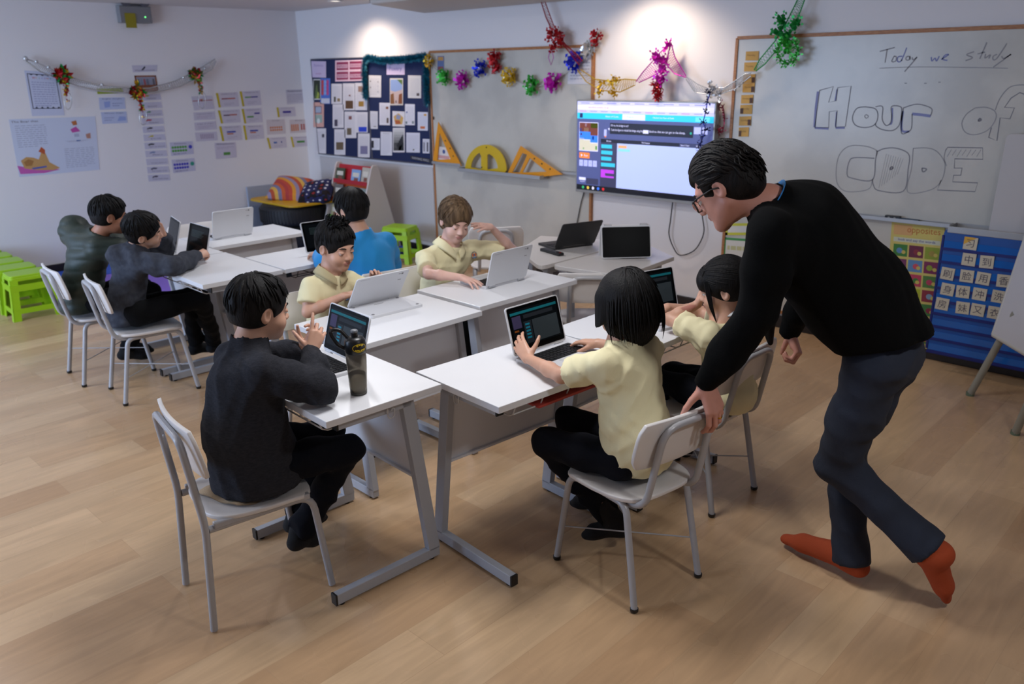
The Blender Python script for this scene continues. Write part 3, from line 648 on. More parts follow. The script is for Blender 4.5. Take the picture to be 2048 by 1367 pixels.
t_([(130, 152), (330, 98)]); t_([(230, 120), (200, 300)]); t_([(320, 215), (290, 285), (340, 280), (350, 225), (320, 215)]); t_([(430, 215), (375, 225), (365, 280), (415, 275), (490, 100)], .007, M_inkb); t_([(415, 275), (430, 262)]); t_([(520, 215), (485, 225), (480, 262), (520, 262), (530, 215), (535, 262)]); t_([(560, 230), (575, 265), (625, 230), (460, 420)])
t_([(815, 225), (825, 280), (865, 240), (885, 280), (920, 215)], .007, M_inkb); t_([(945, 260), (1045, 195), (1000, 200), (965, 255), (1030, 270)], .007, M_inkb)
t_([(1385, 155), (1285, 195), (1365, 235), (1270, 275)]); t_([(1555, 30), (1460, 250)]); t_([(1430, 185), (1530, 160)]); t_([(1540, 185), (1530, 240), (1600, 195), (1580, 245)]); t_([(1690, 190), (1640, 215), (1640, 260), (1690, 240), (1820, 45)]); t_([(1750, 215), (1780, 245), (1875, 190), (1640, 360)])
t_([(125, 375), (600, 358), (1200, 362), (1835, 375)], .004)
for x, y in ((955, 75), (1135, 75), (1265, 65)): k_([(x, y), (x+22, y)], .006, M_inkf, False)
o = ink.b.build('marker_writing', rb); o.location = (0, 0, 0); o.matrix_parent_inverse = Matrix.Translation(-Vector(rb.location))
# ---- blue pin boards
def pinboard(x0p, x1p, label):
    q = [at(x0p[0], x0p[1], Y=YB-.02), at(x1p[0], x1p[1], Y=YB-.02)]
    return q
pTL = zx(621, 119, .02); pBR = zx(862, 326, .02); pmid = zx(737, 215, .02).x; pz1 = pTL.z; pz0 = zx(740, 317, .02).z
M_felt = mat('navy_felt', '#16254f', .95, bump=(400, .3)); M_frm = mat('pinboard_frame', '#4b4a55', .45)
for i, (x0, x1, lb_) in enumerate(((pTL.x, pmid-.006, 'navy pin board nearest the corner, white essay sheets pinned on it'), (pmid+.006, pBR.x, 'navy pin board edged with teal tinsel'))):
    e = empty('pin_board', ((x0+x1)/2, YB, pz0), 0, lb_, 'pin board')
    b = MB(); b.box((0, -.008, (pz1-pz0)/2), (x1-x0, .016, pz1-pz0), M_felt); b.build('felt_panel', e)
    b = MB()
    for s_ in (-1, 1): b.box((s_*(x1-x0)/2, -.01, (pz1-pz0)/2), (.012, .02, pz1-pz0+.012), M_frm)
    for z in (0, pz1-pz0): b.box((0, -.01, z), (x1-x0+.012, .02, .012), M_frm)
    b.build('frame', e, bevel=.002)
PO = .0175
def pz_(x, y): return (610+x/5.942, 100+y/5.942)
def sheet(x0, y0, x1, y1, name='pinned_sheet', label='', cat='paper', paper='#dcd8dc', draw=None, skew=0, group='papers pinned on the navy boards'):
    s_ = Wall([pz_(x0, y0), pz_(x1, y0+skew), pz_(x1, y1+skew), pz_(x0, y1)], off=PO, paper=paper)
    if draw: draw(s_)
    return s_.done(name, label, cat, group)
def dl(n, pics=(), head=None, col='#a9a7b4', seed=3):
    def f(s_):
        if head: s_.text(head, .5, .07, .05, '#55505a', width=.6)
        s_.lines(.12, .12, .88, .95 if not pics else .9, n, col, seed, .25)
        for (a, b_, c_, d_, m) in pics: s_.rect(a, b_, c_, d_, '#dcd8dc', 2); s_.rect(a+.02, b_+.02, c_-.02, d_-.02, m, 3)
    return f
sheet(75, 130, 250, 325, label='lilac heading sheet in the top corner of the left pin board', paper='#cdbcd8', draw=lambda s_: (s_.text('Science', .5, .25, .13, '#8d6fb0', width=.62), s_.text('week', .5, .75, .12, '#b07fae', width=.4)), skew=4)
def pinkp(s_):
    for i, (u, v) in enumerate(((.05, .08), (.53, .06), (.05, .54), (.53, .55))):
        s_.rect(u, v, u+.43, v+.38, '#8f2a52', 1); s_.rect(u+.02, v+.11, u+.41, v+.29, '#caa0b2', 2)
        s_.text(['FAMOUS', 'WOMEN', 'FRIENDS', 'TEAM'][i], u+.215, v+.2, .1, '#8f2a52', 3, width=.34)
sheet(360, 125, 690, 375, label='pink and crimson four-panel heading sheet on the left pin board', paper='#e6c3cf', draw=pinkp, skew=-10)
sheet(98, 345, 190, 590, label='photo sheet of green leaves on the left pin board', paper='#2c3328', draw=lambda s_: (s_.poly([(.2, .9), (.35, .4), (.5, .2), (.6, .5), (.55, .95)], '#5a6e3a'), s_.poly([(.4, .95), (.6, .6), (.8, .7), (.7, .98)], '#a3b04a', 2), s_.frame(.0, .0, 1, 1, .012, '#cfcfcf', 3)))
sheet(180, 335, 300, 640, label='blue poster with red shapes on the left pin board', paper='#4c6fc4', draw=lambda s_: (s_.rect(.1, .78, .95, .98, '#c9cddb'), [s_.disc(.25+.25*(i % 3), .15+.14*(i//3), .025, ['#c2474f', '#7fa8e2', '#b64f8a'][i % 3], 2) for i in range(12)]))
sheet(100, 620, 225, 915, label='salmon pink sheet with two framed drawings on the left pin board', paper='#d9a69a', draw=lambda s_: (s_.rect(.18, .15, .8, .45, '#aab4c8'), s_.frame(.18, .15, .8, .45, .01, '#8d6f74', 2), s_.rect(.15, .5, .85, .82, '#9db3a8'), s_.disc(.5, .75, .03, '#d9e0dc', 3)))
sheet(120, 930, 250, 1230, label='white essay sheet at the bottom left of the left pin board', draw=dl(12, [(.62, .2, .88, .38, '#4a4650')]))
grp = [(315, 400, 440, 640, 'topmost in its column, two small pictures', [(.22, .62, .45, .92, '#4e4a3e'), (.55, .7, .85, .9, '#8f7a52')]), (330, 645, 460, 925, 'below the two-picture sheet, dark picture', [(.15, .62, .48, .95, '#4a4455')]),
       (350, 940, 480, 1245, 'with a brown photo at its foot', [(.15, .48, .85, .82, '#6b5a44')]), (450, 395, 590, 715, 'with a square brown photo at its foot', [(.22, .62, .9, .96, '#5d4128'), (.5, .4, .7, .5, '#7a4a4a')]),
       (470, 730, 610, 1045, 'small photo under a tiny sketch', [(.2, .6, .62, .9, '#6a5c48'), (.35, .15, .65, .32, '#7a4b4b')]), (595, 390, 740, 715, 'half under teal tinsel, gold picture', [(.28, .65, .75, .88, '#a07a30'), (.25, .1, .75, .35, '#9a7a6a')]),
       (610, 735, 745, 980, 'with a bright blue picture at its foot', [(.2, .7, .95, .98, '#1f3fc0')]), (630, 990, 770, 1275, 'lowest right, with a purple sketch', [(.2, .5, .85, .88, '#7f7a9a')])]
for i, (a_, b_, c_, d_, t, pics) in enumerate(grp): sheet(a_, b_, c_, d_, label='white essay sheet on left pin board, '+t, draw=dl(14, pics, seed=i+5))
sheet(970, 160, 1185, 295, label='small lilac title sheet under the top tinsel of the right pin board', paper='#cdbddb', draw=lambda s_: s_.text('Poetry', .5, .5, .35, '#7f72b4', width=.7))
g2 = [(757, 300, 905, 560, 'white sheet with small animal stickers down both edges', [(.1, .22, .22, .32, '#6a5a50'), (.1, .5, .22, .6, '#6a5a50'), (.7, .25, .82, .33, '#6a5a50'), (.72, .45, .82, .52, '#6a6a80'), (.7, .7, .82, .78, '#6a6a70')], '#dedada'),
      (1225, 300, 1380, 570, 'white sheet with a grey printed frame and a dark bird', [(.65, .75, .9, .92, '#4e4444')], '#d6d3d2'), (885, 625, 1010, 890, 'white sheet with two small brown birds at its edge', [(.6, .15, .88, .3, '#8a5a40'), (.68, .65, .9, .92, '#5d4a42')], '#dedbe2'),
      (1190, 640, 1305, 890, 'white sheet with blue dots and dark corners', [(.1, .33, .28, .45, '#45589a'), (.7, .78, .95, .95, '#7f8a90'), (.05, .8, .25, .97, '#6c7a80')], '#dcdce6'), (775, 725, 865, 935, 'narrow white sheet beside the joint of the two boards', [(.45, .82, .85, .9, '#6a6a60')], '#d9d7dc'),
      (1340, 735, 1460, 955, 'white sheet with a blue sky and orange corner', [(.25, .75, .75, .92, '#c46a3c'), (.6, .08, .9, .22, '#c4923c')], '#cfd2e2'), (900, 970, 1035, 1250, 'white lined sheet with a bold title', [], '#dad9e2'), (1205, 980, 1365, 1215, 'white sheet with purple frame and black dot', [(.48, .8, .62, .92, '#2c2830')], '#d2d2de'),
      (780, 1045, 890, 1185, 'small white card with a black figure', [(.1, .2, .38, .85, '#23252c')], '#dadbe4'), (1400, 1055, 1480, 1225, 'smallest white card at the bottom right with dark zigzags', [(.12, .2, .32, .9, '#5a5a6a'), (.6, .2, .85, .9, '#4a4a58')], '#cfcfda')]
for i, (a_, b_, c_, d_, t, pics, pc) in enumerate(g2): sheet(a_, b_, c_, d_, label='%s, on the right pin board' % t, paper=pc, draw=dl(12, pics, head='Volcano' if 'bold' in t else None, seed=i+31), skew=3)
def landscape(s_):
    s_.rect(.05, .05, .95, .95, '#93a9d6', 1); s_.poly([(.05, .45), (.4, .5), (.95, .42), (.95, .95), (.05, .95)], '#cdb4ae', 2); s_.poly([(.05, .6), (.3, .55), (.35, .95), (.05, .95)], '#8a5a34', 3); s_.poly([(.7, .6), (.95, .55), (.95, .95), (.65, .95)], '#8a4f2c', 3); s_.poly([(.55, .05), (.95, .05), (.95, .25)], '#5d7a34', 2); s_.rect(.45, .82, .52, .92, '#2c2a30', 4)
sheet(1010, 335, 1165, 655, label='framed colour landscape sheet in the middle of the right pin board', paper='#e0d9cf', draw=landscape)
def hexsheet(s_):
    s_.poly([(.1, .35), (.5, .12), (.9, .4), (.8, .85), (.25, .88)], '#c9a25c', 1); s_.poly([(.35, .2), (.7, .3), (.6, .55), (.3, .5)], '#8f96b4', 2); s_.poly([(.2, .6), (.6, .6), (.7, .8), (.3, .85)], '#b0592f', 2)
sheet(1040, 725, 1185, 905, label='cut-out sheet with an orange and blue map on the right pin board', draw=hexsheet, skew=6)
def gs(s_):
    for i in range(8): s_.rect(.06, .05+i*.11, .94, .16+i*.11, '#%02x%02x%02x' % ((200-i*20,)*3 if i != 5 else (70,)*3), 1)
    for i in range(6): s_.poly([(.3+i*.1, .7-.08*i), (.36+i*.1, .66-.08*i), (.9, .92), (.5, .92)], '#202226', 2+i % 2)
sheet(1045, 925, 1185, 1215, label='black and white tree picture on the right pin board', draw=gs)
# white panel below the pin boards
q0 = zx(790, 330, .01); q1 = zx(868, 340, .01)
b = MB(); b.box((0, 0, 0), (q1.x-zx(640, 320, .01).x-.02, .01, pz0-.16), mat('white_wall_panel', '#bdbbbd', .45)); o = b.build('trim_1', bevel=.002); o.location = ((q1.x+zx(640, 320, .01).x)/2-.01, YB-.005, (pz0-.02)/2+.06); o['kind'] = 'structure'
# small dark letter strip at the pin board foot
s_ = Wall([(821, 311), (862, 318), (862, 326), (821, 318)], off=.022, paper='#2c2c34'); s_.text('WRITING WALL', .5, .5, .6, '#b9b9c0', width=.85); s_.done('caption_strip', 'narrow dark caption strip at the lower right corner of the right pin board', 'label')
# ---- teal tinsel
def tinsel(path, r, m, n, seed, name, label, parent=None, leaf=.03, ms=None):
    rnd = random.Random(seed); b = MB(); P = [Vector(p) for p in path]; L = [0]
    for i in range(1, len(P)): L.append(L[-1]+(P[i]-P[i-1]).length)
    b.tube(P, .004, m, 6)
    for k in range(n):
        t = rnd.uniform(0, L[-1]); i = max(j for j in range(len(L)) if L[j] <= t); i = min(i, len(P)-2); f = (t-L[i])/max(L[i+1]-L[i], 1e-6); c = P[i].lerp(P[i+1], f)
        d = Vector((rnd.gauss(0, 1), rnd.gauss(0, 1)*.7-.3, rnd.gauss(0, 1))).normalized(); s2 = d.orthogonal().normalized()*.0022; mm = rnd.choice(ms) if ms else m
        e_ = c+d*r*rnd.uniform(.6, 1.1); md = c.lerp(e_, .5)+Vector((rnd.uniform(-1, 1), 0, rnd.uniform(-1, 1)))*.003
        b.add([c-s2, c+s2, md+s2, md-s2, e_+s2*.3, e_-s2*.3], [(0, 1, 2, 3), (3, 2, 4, 5)], mm)
    return b.build(name, parent, origin=P[0] if not parent else None)
M_teal = mat('teal_tinsel', '#0d5a72', .35, metal=.35); M_teal2 = mat('teal_tinsel_bright', '#1a86a6', .3, metal=.4)
tp = [pz_(720, 570), pz_(712, 400), pz_(705, 250), pz_(715, 120), pz_(760, 90), pz_(900, 125), pz_(1100, 120), pz_(1300, 95), pz_(1430, 75), pz_(1445, 200), pz_(1440, 400), pz_(1450, 640)]
o = tinsel([zx(x, y, .05) for x, y in tp], .046, M_teal, 6500, 4, 'tinsel_garland', '', ms=[M_teal, M_teal, M_teal2]); tag(o, 'thick teal tinsel draped round three sides of the right pin board', 'tinsel')
# ---- foil garlands
def foil(n, c, r=.35): return mat(n, c, r, metal=.55)
F = dict(red=foil('foil_red', '#a3121c'), green=foil('foil_green', '#12883a'), pink=foil('foil_magenta', '#b414a0'), blue=foil('foil_blue', '#1426b0'), gold=foil('foil_gold', '#caa11c'), silver=foil('foil_silver', '#c9c9c9', .2))
F['lgreen'] = foil('foil_light_green', '#35a83a')
def burst(b, c, r, m, n, rnd, flat=.35):
    for k in range(n):
        a = rnd.uniform(0, 2*PI); d = Vector((math.cos(a), -abs(rnd.gauss(0, flat)), math.sin(a))).normalized(); up = Vector((0, -1, 0)); sd = d.cross(up).normalized()*r*rnd.uniform(.22, .42)
        e_ = c+d*r*rnd.uniform(.65, 1.1); md = c.lerp(e_, .55)+Vector((0, -rnd.uniform(0, .02), 0))
        b.add([c, md-sd, e_, md+sd], [(0, 1, 2, 3)], m)
        q = e_+d.cross(Vector((0, 1, 0)))*.01; b.add([e_, e_+sd*.7+d*.008, e_+d*.022, e_-sd*.7+d*.008], [(0, 1, 2, 3)], m)
def bead(b, c, r, m): b.lathe([(.0001, -r), (r*.7, -r*.7), (r, 0), (r*.7, r*.7), (.0001, r)], m, 10, tuple(c))
# flower garland over the left board: one thing with a child per foil cluster
rnd = random.Random(8); g = empty('foil_garland', zx(860, 115, .05), 0, 'string of coloured foil flowers looped across the left whiteboard', 'garland')
fl = [(858, 122, 'gold', .05), (890, 155, 'lgreen', .06), (926, 160, 'pink', .062), (962, 137, 'blue', .06), (990, 118, 'red', .06), (1020, 153, 'gold', .06), (1064, 172, 'lgreen', .062), (1107, 163, 'pink', .065), (1150, 125, 'blue', .065), (1177, 100, 'silver', .05), (1193, 75, 'red', .045)]
def gchild(b, nm, g_): o = b.build(nm, g_); o.matrix_parent_inverse = Matrix.Translation(-Vector(g_.location)); return o
b = MB(); b.tube([zx(x, y+(3 if i else 0), .045) for i, (x, y, c_, r_) in enumerate(fl)], .003, F['silver'], 6); gchild(b, 'string', g)
for x, y, c_, r_ in fl:
    b = MB(); c = zx(x, y, .055); burst(b, c, r_*1.15, F[c_], 30, rnd); burst(b, c, r_*.7, F['silver'], 6, rnd)
    if c_ == 'red' and x < 1000: burst(b, zx(x+4, y+18, .055), r_*.8, F[c_], 16, rnd); 
    for k in range(3): bead(b, c+Vector((rnd.uniform(-1, 1)*r_, -.01, rnd.uniform(-1, 1)*r_)), .007, F['silver'])
    gchild(b, 'foil_flower', g)
# concertina net garlands
def net(b, A0, A1, m, n=16, r=.0022, sag=.0):
    """two edge strings given as point lists, with a crossing lattice between them"""
    def samp(L, t):
        f = t*(len(L)-1); i = min(int(f), len(L)-2); return L[i].lerp(L[i+1], f-i)
    b.tube([samp(A0, k/20) for k in range(21)], r*1.8, m, 5); b.tube([samp(A1, k/20) for k in range(21)], r*1.8, m, 5)
    for k in range(n):
        t0, t1 = k/n, (k+1)/n; p = samp(A0, t0); q = samp(A1, t1); p2 = samp(A1, t0); q2 = samp(A0, t1)
        dy = Vector((0, -.012, 0)); b.tube([p, p.lerp(q, .5)+dy, q], r*.55, m, 4, cap=False); b.tube([p2, p2.lerp(q2, .5)-dy*.3, q2], r*.55, m, 4, cap=False)
def zl(pts, off=.10): return [zx(x, y, off) for x, y in pts]
g = empty('net_garland', zx(1300, 120, .1), 0, 'long concertina garland of red, gold, magenta, silver and green foil strung above the television', 'garland')
b = MB(); net(b, zl([(1082, 3), (1092, 35), (1108, 70), (1135, 100), (1158, 130)]), zl([(1090, 3), (1107, 50), (1130, 88), (1150, 105), (1165, 122)]), F['red'], 26)
burst(b, zx(1101, 70, .1), .05, F['red'], 14, rnd); burst(b, zx(1116, 64, .1), .045, F['red'], 12, rnd); burst(b, zx(1108, 92, .1), .05, F['red'], 14, rnd); burst(b, zx(1124, 84, .1), .045, F['red'], 12, rnd); b.tube([zx(x, y, .1) for x, y in ((1101, 95), (1097, 115), (1102, 130), (1107, 115), (1103, 96))], .003, F['pink'], 5); gchild(b, 'red_section', g)
b = MB(); net(b, zl([(1155, 140), (1172, 163), (1200, 180), (1240, 184), (1270, 170)]), zl([(1160, 138), (1190, 158), (1220, 162), (1250, 158), (1274, 160)]), F['gold'], 26)
for x, y in ((1205, 165), (1225, 165), (1232, 158), (1200, 182), (1228, 188)): burst(b, zx(x, y, .11), .035, F['gold'], 9, rnd)
gchild(b, 'gold_section', g)
b = MB(); net(b, zl([(1272, 163), (1285, 145), (1300, 128), (1320, 105), (1342, 85)]), zl([(1278, 165), (1300, 155), (1318, 145), (1330, 130), (1342, 88)]), F['pink'], 22); net(b, zl([(1342, 85), (1350, 115), (1365, 140), (1374, 155)]), zl([(1340, 88), (1333, 130), (1350, 148), (1372, 155)]), F['pink'], 20)
for x, y, r_ in ((1312, 112, .045), (1338, 92, .04), (1326, 120, .05), (1326, 138, .05), (1322, 155, .05)): burst(b, zx(x, y, .11), r_, F['pink'], 12, rnd)
gchild(b, 'magenta_section', g)
b = MB()
for k in range(90):
    t = rnd.random(); c = zx(1308+rnd.uniform(-1, 1)*(10-6*t)+8, 165+t*32, .11); burst(b, c, .018, F['red'], 2, rnd)
b.tube([zx(x, y, .11) for x, y in ((1310, 165), (1306, 180), (1312, 196), (1322, 196), (1326, 180), (1320, 165))], .003, F['red'], 5); gchild(b, 'red_ornament', g)
b = MB(); net(b, zl([(1372, 152), (1395, 168), (1420, 178), (1450, 175), (1490, 148), (1502, 145)]), zl([(1372, 158), (1390, 185), (1415, 188), (1430, 192), (1470, 178), (1502, 152)]), F['silver'], 40)
burst(b, zx(1425, 178, .1), .045, F['silver'], 12, rnd); burst(b, zx(1437, 190, .1), .04, F['silver'], 10, rnd)
for x, y in ((1426, 174), (1470, 163), (1470, 180), (1479, 172), (1485, 166), (1440, 199)): bead(b, zx(x, y, .11), .009, F['silver'])
gchild(b, 'silver_section', g)
b = MB(); net(b, zl([(1508, 140), (1520, 118), (1550, 82), (1570, 50), (1590, 10), (1598, -8)]), zl([(1512, 142), (1530, 128), (1560, 92), (1585, 60), (1602, 20), (1612, -8)]), F['green'], 34)
for x, y, r_ in ((1565, 38, .045), (1558, 62, .045), (1593, 50, .045), (1577, 70, .04)): burst(b, zx(x, y, .11), r_, F['green'], 12, rnd)
ring = [(1575+20*math.cos(t), 103+23*math.sin(t)) for t in np.linspace(0, 2*PI, 24)]
b.tube([zx(x, y, .11) for x, y in ring], .004, F['lgreen'], 5)
for x, y in ring[::1]: burst(b, zx(x, y, .11), .022, F['lgreen'], 4, rnd)
burst(b, zx(1575, 86, .11), .045, F['lgreen'], 16, rnd); burst(b, zx(1575, 102, .11), .03, F['lgreen'], 10, rnd)
gchild(b, 'green_section', g)
# garland hanging over the TV corner, crimson loop beside it
g = empty('hanging_streamer', zx(1415, 200, .15), 0, 'thin dark blue foil streamer hanging over the right end of the television', 'streamer')
b = MB(); P = [zx(x, y, .15) for x, y in ((1420, 186), (1415, 202), (1411, 225), (1406, 245), (1412, 258), (1405, 275), (1400, 290), (1404, 300))]; b.tube(P, .004, F['blue'], 5)
for p in P: burst(b, p, .022, mat('foil_navy', '#14163c', .3, metal=.7), 6, rnd)
bead(b, zx(1412, 219, .15), .012, F['silver']); gchild(b, 'foil_strand', g)
b = MB(); P = [(1441+8*math.cos(t), 237+28*math.sin(t)) for t in np.linspace(0, 2*PI, 20)]; b.tube([zx(x, y, .06) for x, y in P], .004, mat('foil_crimson', '#8d2440', .35, metal=.6), 5)
for x, y in P[::2]: burst(b, zx(x, y, .06), .022, MATS['foil_crimson'], 3, rnd)
o = b.build('foil_loop', origin=zx(1441, 237, .06)); tag(o, 'crimson foil loop hanging just right of the television', 'streamer')
# left-wall garland
def lw(px, py, off=.06): return at(px, py, X=XL+off)
g = empty('net_garland', lw(240, 170), 0, 'silver concertina garland with three red foil knots across the left wall', 'garland')
def netL(b, a, c, m, n):
    net(b, [lw(*p) for p in a], [lw(*p) for p in c], m, n, .0036)
b = MB(); netL(b, [(50, 116), (85, 130), (120, 148), (160, 160), (200, 170), (260, 177), (300, 176), (350, 162), (390, 143), (418, 125), (430, 118)], [(52, 122), (80, 143), (118, 158), (155, 172), (200, 182), (262, 186), (310, 184), (360, 172), (395, 155), (425, 138), (432, 122)], F['silver'], 110)
for k in range(90):
    t = rnd.random(); x = 50+t*380; y = 119+62*(1-(2*t-1.15)**2 if t > .1 else t*3)
    pass
for x, y, s_ in ((51, 117, .022), (73, 123, .016), (97, 134, .015), (204, 169, .015), (410, 137, .018), (367, 155, .014), (340, 172, .010)): bead(b, lw(x, y, .07), s_, F['silver'])
gchild(b, 'silver_net', g)
M_rg = [F['red'], F['red'], F['gold'], F['green']]
def burstL(b, c, r, n):
    for k in range(n):
        a = rnd.uniform(0, 2*PI); d = Vector((abs(rnd.gauss(0, .4)), math.cos(a), math.sin(a))).normalized(); sd = d.cross(Vector((1, 0, 0))).normalized()*r*rnd.uniform(.12, .25)
        e_ = c+d*r*rnd.uniform(.6, 1.1); md = c.lerp(e_, .5)+Vector((.012, 0, 0)); b.add([c, md-sd, e_, md+sd], [(0, 1, 2, 3)], rnd.choice(M_rg))
for kx, ky in ((122, 152), (272, 183), (390, 150)):
    b = MB()
    for dx, dy in ((-8, -4), (8, 0), (0, 8), (2, -10)): burstL(b, lw(kx+dx, ky+dy, .07), .075, 16)
    t0 = (kx+6, ky+10)
    for k in range(5): burstL(b, lw(t0[0]+k*1.2, t0[1]+k*6, .07), .045, 8)
    P = [(t0[0]+8+7*math.cos(t), t0[1]+48+17*math.sin(t)) for t in np.linspace(0, 2*PI, 18)]
    b.tube([lw(x, y-8 if kx != 122 else y-8, .07) for x, y in P], .004, F['silver'], 5); burstL(b, lw(t0[0]+8, t0[1]+40, .07), .03, 5)
    gchild(b, 'red_foil_knot', g)
# ---- television
e = empty('television', (0, 0, 0)); e['label'] = 'wall television showing a block-coding web page'; e['category'] = 'television'
TVY = YB-.10
a = at(1153, 200, Y=TVY); c = at(1433, 203, Y=TVY); d_ = at(1159, 381, Y=TVY)
tx0, tx1 = a.x, c.x; tz1 = (a.z+c.z)/2; tz0 = tz1-.725; e.location = ((tx0+tx1)/2, YB, tz0); TW = tx1-tx0; TH = tz1-tz0
b = MB(); b.rbox((0, -.075, TH/2), (TW, .05, TH), .008, mat('tv_frame_silver', '#9b9a98', .3, metal=.5), 'y'); b.build('frame', e, bevel=.002)
b = MB(); b.box((0, -.03, TH/2), (.5, .06, .4), M_black); b.build('wall_mount', e)
def tm(n, c_, s_=.95): return mat('tv_'+n, c_, .2, emit=s_*.72)
T = Wall.__new__(Wall); T.plane = 'B'; T.nrm = Vector((0, -1, 0)); T.b = MB(); T.th = .0
x0, x1, z0, z1 = -TW/2+.012, TW/2-.012, .022, TH-.012
T.q = [Vector((x0, -.1005, z1)), Vector((x1, -.1005, z1)), Vector((x1, -.1005, z0)), Vector((x0, -.1005, z0))]; T.w = x1-x0; T.h = z1-z0
Z = lambda x, y: ((x-95)/1705.0, None)
def tr(u0, v0, u1, v1, m, k=1): T.rect(u0, v0, u1, v1, m, k)
tr(0, 0, 1, 1, tm('slate', '#4a5286', .75), 0)
tr(0, 0, 1, .125, tm('lavender', '#b9b8ee', .95)); tr(0, .04, 1, .09, tm('pale', '#cfd0f6', .95), 2)
for i in range(9): tr(.03+i*.105, .012, .10+i*.105, .022, tm('tabtext', '#8f8fc4', .8), 3)
for i in range(11): tr(.02+i*.085, .102, .075+i*.085, .110, tm('rosetext' if i % 3 == 0 else 'tabtext', '#b47fae' if i % 3 == 0 else '#8f8fc4', .8), 3)
T.text('studio.code.org', .17, .065, .018, tm('rosetext', '#b47fae', .8), 3, width=.16)
tr(0, .125, 1, .19, tm('cyan', '#28b9e6', .95), 2); tr(.36, .128, .53, .188, tm('pale', '#cfd0f6'), 3); tr(.02, .13, .045, .18, tm('navy', '#1c2660', .6), 3)
T.text('Minecraft Voyage'[0:0] or 'Hour of Code', .28, .157, .018, tm('pale', '#cfd0f6'), 4, width=.10); T.text('Progress', .42, .157, .016, tm('greentext', '#7fc08a'), 5, width=.05)
T.text('I finished my Hour of Code', .66, .157, .016, tm('pale', '#cfd0f6'), 4, width=.15); tr(.88, .135, .975, .182, tm('cyan2', '#5fcdf0', .95), 3)
# level map, a plain pixel river scene
u0, v0, u1, v1 = .02, .235, .17, .545
tr(u0-.003, v0-.006, u1+.003, v1+.006, tm('pale', '#cfd0f6', .7), 2)
def mp(a_, b_, c_, d__, n, col): tr(u0+(u1-u0)*a_, v0+(v1-v0)*b_, u0+(u1-u0)*c_, v0+(v1-v0)*d__, tm(n, col, .8), 4)
mp(0, 0, 1, .32, 'soil', '#6b3020'); mp(.62, 0, 1, .18, 'leaf', '#2c8a34'); mp(.25, .18, .5, .32, 'sand', '#c9c3ae'); mp(0, .2, .12, .32, 'water', '#2f7bf0'); mp(0, .32, .6, .6, 'water', '#2f7bf0'); mp(.6, .45, 1, .7, 'water', '#2f7bf0'); mp(.6, .32, 1, .45, 'soil', '#6b3020'); mp(0, .55, .25, 1, 'sand', '#c9c3ae'); mp(.25, .62, .6, 1, 'sand', '#c9c3ae'); mp(.6, .72, 1, 1, 'sand', '#c9c3ae')
mp(.3, .02, .4, .14, 'pale', '#cfd0f6'); mp(.7, .47, .8, .6, 'navy', '#1c2660'); mp(.05, .38, .14, .46, 'soil', '#6b3020'); mp(.88, .82, .98, .95, 'leaf', '#2c8a34'); mp(.2, .9, .26, .96, 'leaf', '#2c8a34')
tr(.02, .57, .105, .635, tm('orange', '#e0792c')); T.poly([(.035, .585), (.047, .602), (.035, .62)], tm('pale', '#cfd0f6'), 3); T.text('Run', .075, .602, .026, tm('pale', '#cfd0f6'), 3, width=.03)
for i in range(4): tr(.02+i*.038, .655, .052+i*.038, .725, tm('key', '#a9aee6', .9), 2); T.text('<^v>'[i], .036+i*.038, .69, .02, tm('slate', '#4a5286', .75), 3)
tr(.22, .30, .24, .37, tm('key', '#a9aee6', .9), 2); tr(.225, .37, .238, .385, tm('orange', '#e0792c'), 3); T.poly([(.25, .29), (.262, .28), (.262, .31)], tm('pale', '#cfd0f6'), 2)
tr(.265, .225, .87, .345, tm('dark', '#14162c', .4), 2); T.text('Oh no, the bridge is out!', .34, .255, .022, tm('pale', '#cfd0f6'), 3, width=.135)
T.text('Code the Agent to rebuild the bridge using the', .395, .303, .024, tm('pale', '#cfd0f6'), 3, width=.24); tr(.518, .288, .557, .324, tm('pale', '#cfd0f6'), 3); T.text('block so that Steve can get to the sheep.'.replace('Steve ', 'we '), .69, .303, .024, tm('pale', '#cfd0f6'), 3, width=.255); T.disc(.855, .30, .009, tm('teal', '#1c9a86'), 3)
tr(.875, .235, .92, .305, tm('key', '#a9aee6', .9), 2); tr(.93, .235, .965, .305, tm('key', '#a9aee6', .9), 2)
tr(.195, .405, 1, .445, tm('dark', '#14162c', .4), 2); T.text('Blocks', .26, .425, .018, tm('pale', '#cfd0f6'), 3, width=.035); T.text('Workspace', .54, .425, .018, tm('pale', '#cfd0f6'), 3, width=.06); tr(.78, .408, .99, .443, tm('slate2', '#3a3f66', .6), 3); T.text('Start Over', .82, .425, .018, tm('pale', '#cfd0f6'), 4, width=.06); T.text('Show Code', .93, .425, .018, tm('pale', '#cfd0f6'), 4, width=.07)
tr(.195, .445, .325, .94, tm('panel', '#3b3c5c', .55), 2); tr(.325, .445, 1, .94, tm('work', '#a6b4ea', .95), 2)
for i, ww in enumerate((.085, .09, .083, .112)): tr(.2, .465+i*.068, .2+ww, .507+i*.068, tm('blockcyan', '#2fb4d0', .9), 3)
T.poly([(.2, .745), (.305, .745), (.305, .785), (.235, .785), (.235, .815), (.305, .815), (.305, .835), (.2, .835)], tm('magenta', '#b23ad8', .9), 3)
tr(.335, .465, .4, .495, tm('orange2', '#d9a06a', .9), 3); tr(.335, .503, .425, .53, tm('blockpale', '#7fc8ea', .9), 3)
tr(.02, .855, .075, .888, tm('pale', '#cfd0f6'), 2); tr(.08, .86, .18, .93, tm('panel', '#3b3c5c', .55), 2); T.text('English', .05, .905, .014, tm('pale', '#cfd0f6'), 3, width=.04)
tr(0, .94, 1, 1, tm('taskbar', '#121320', .25), 3)
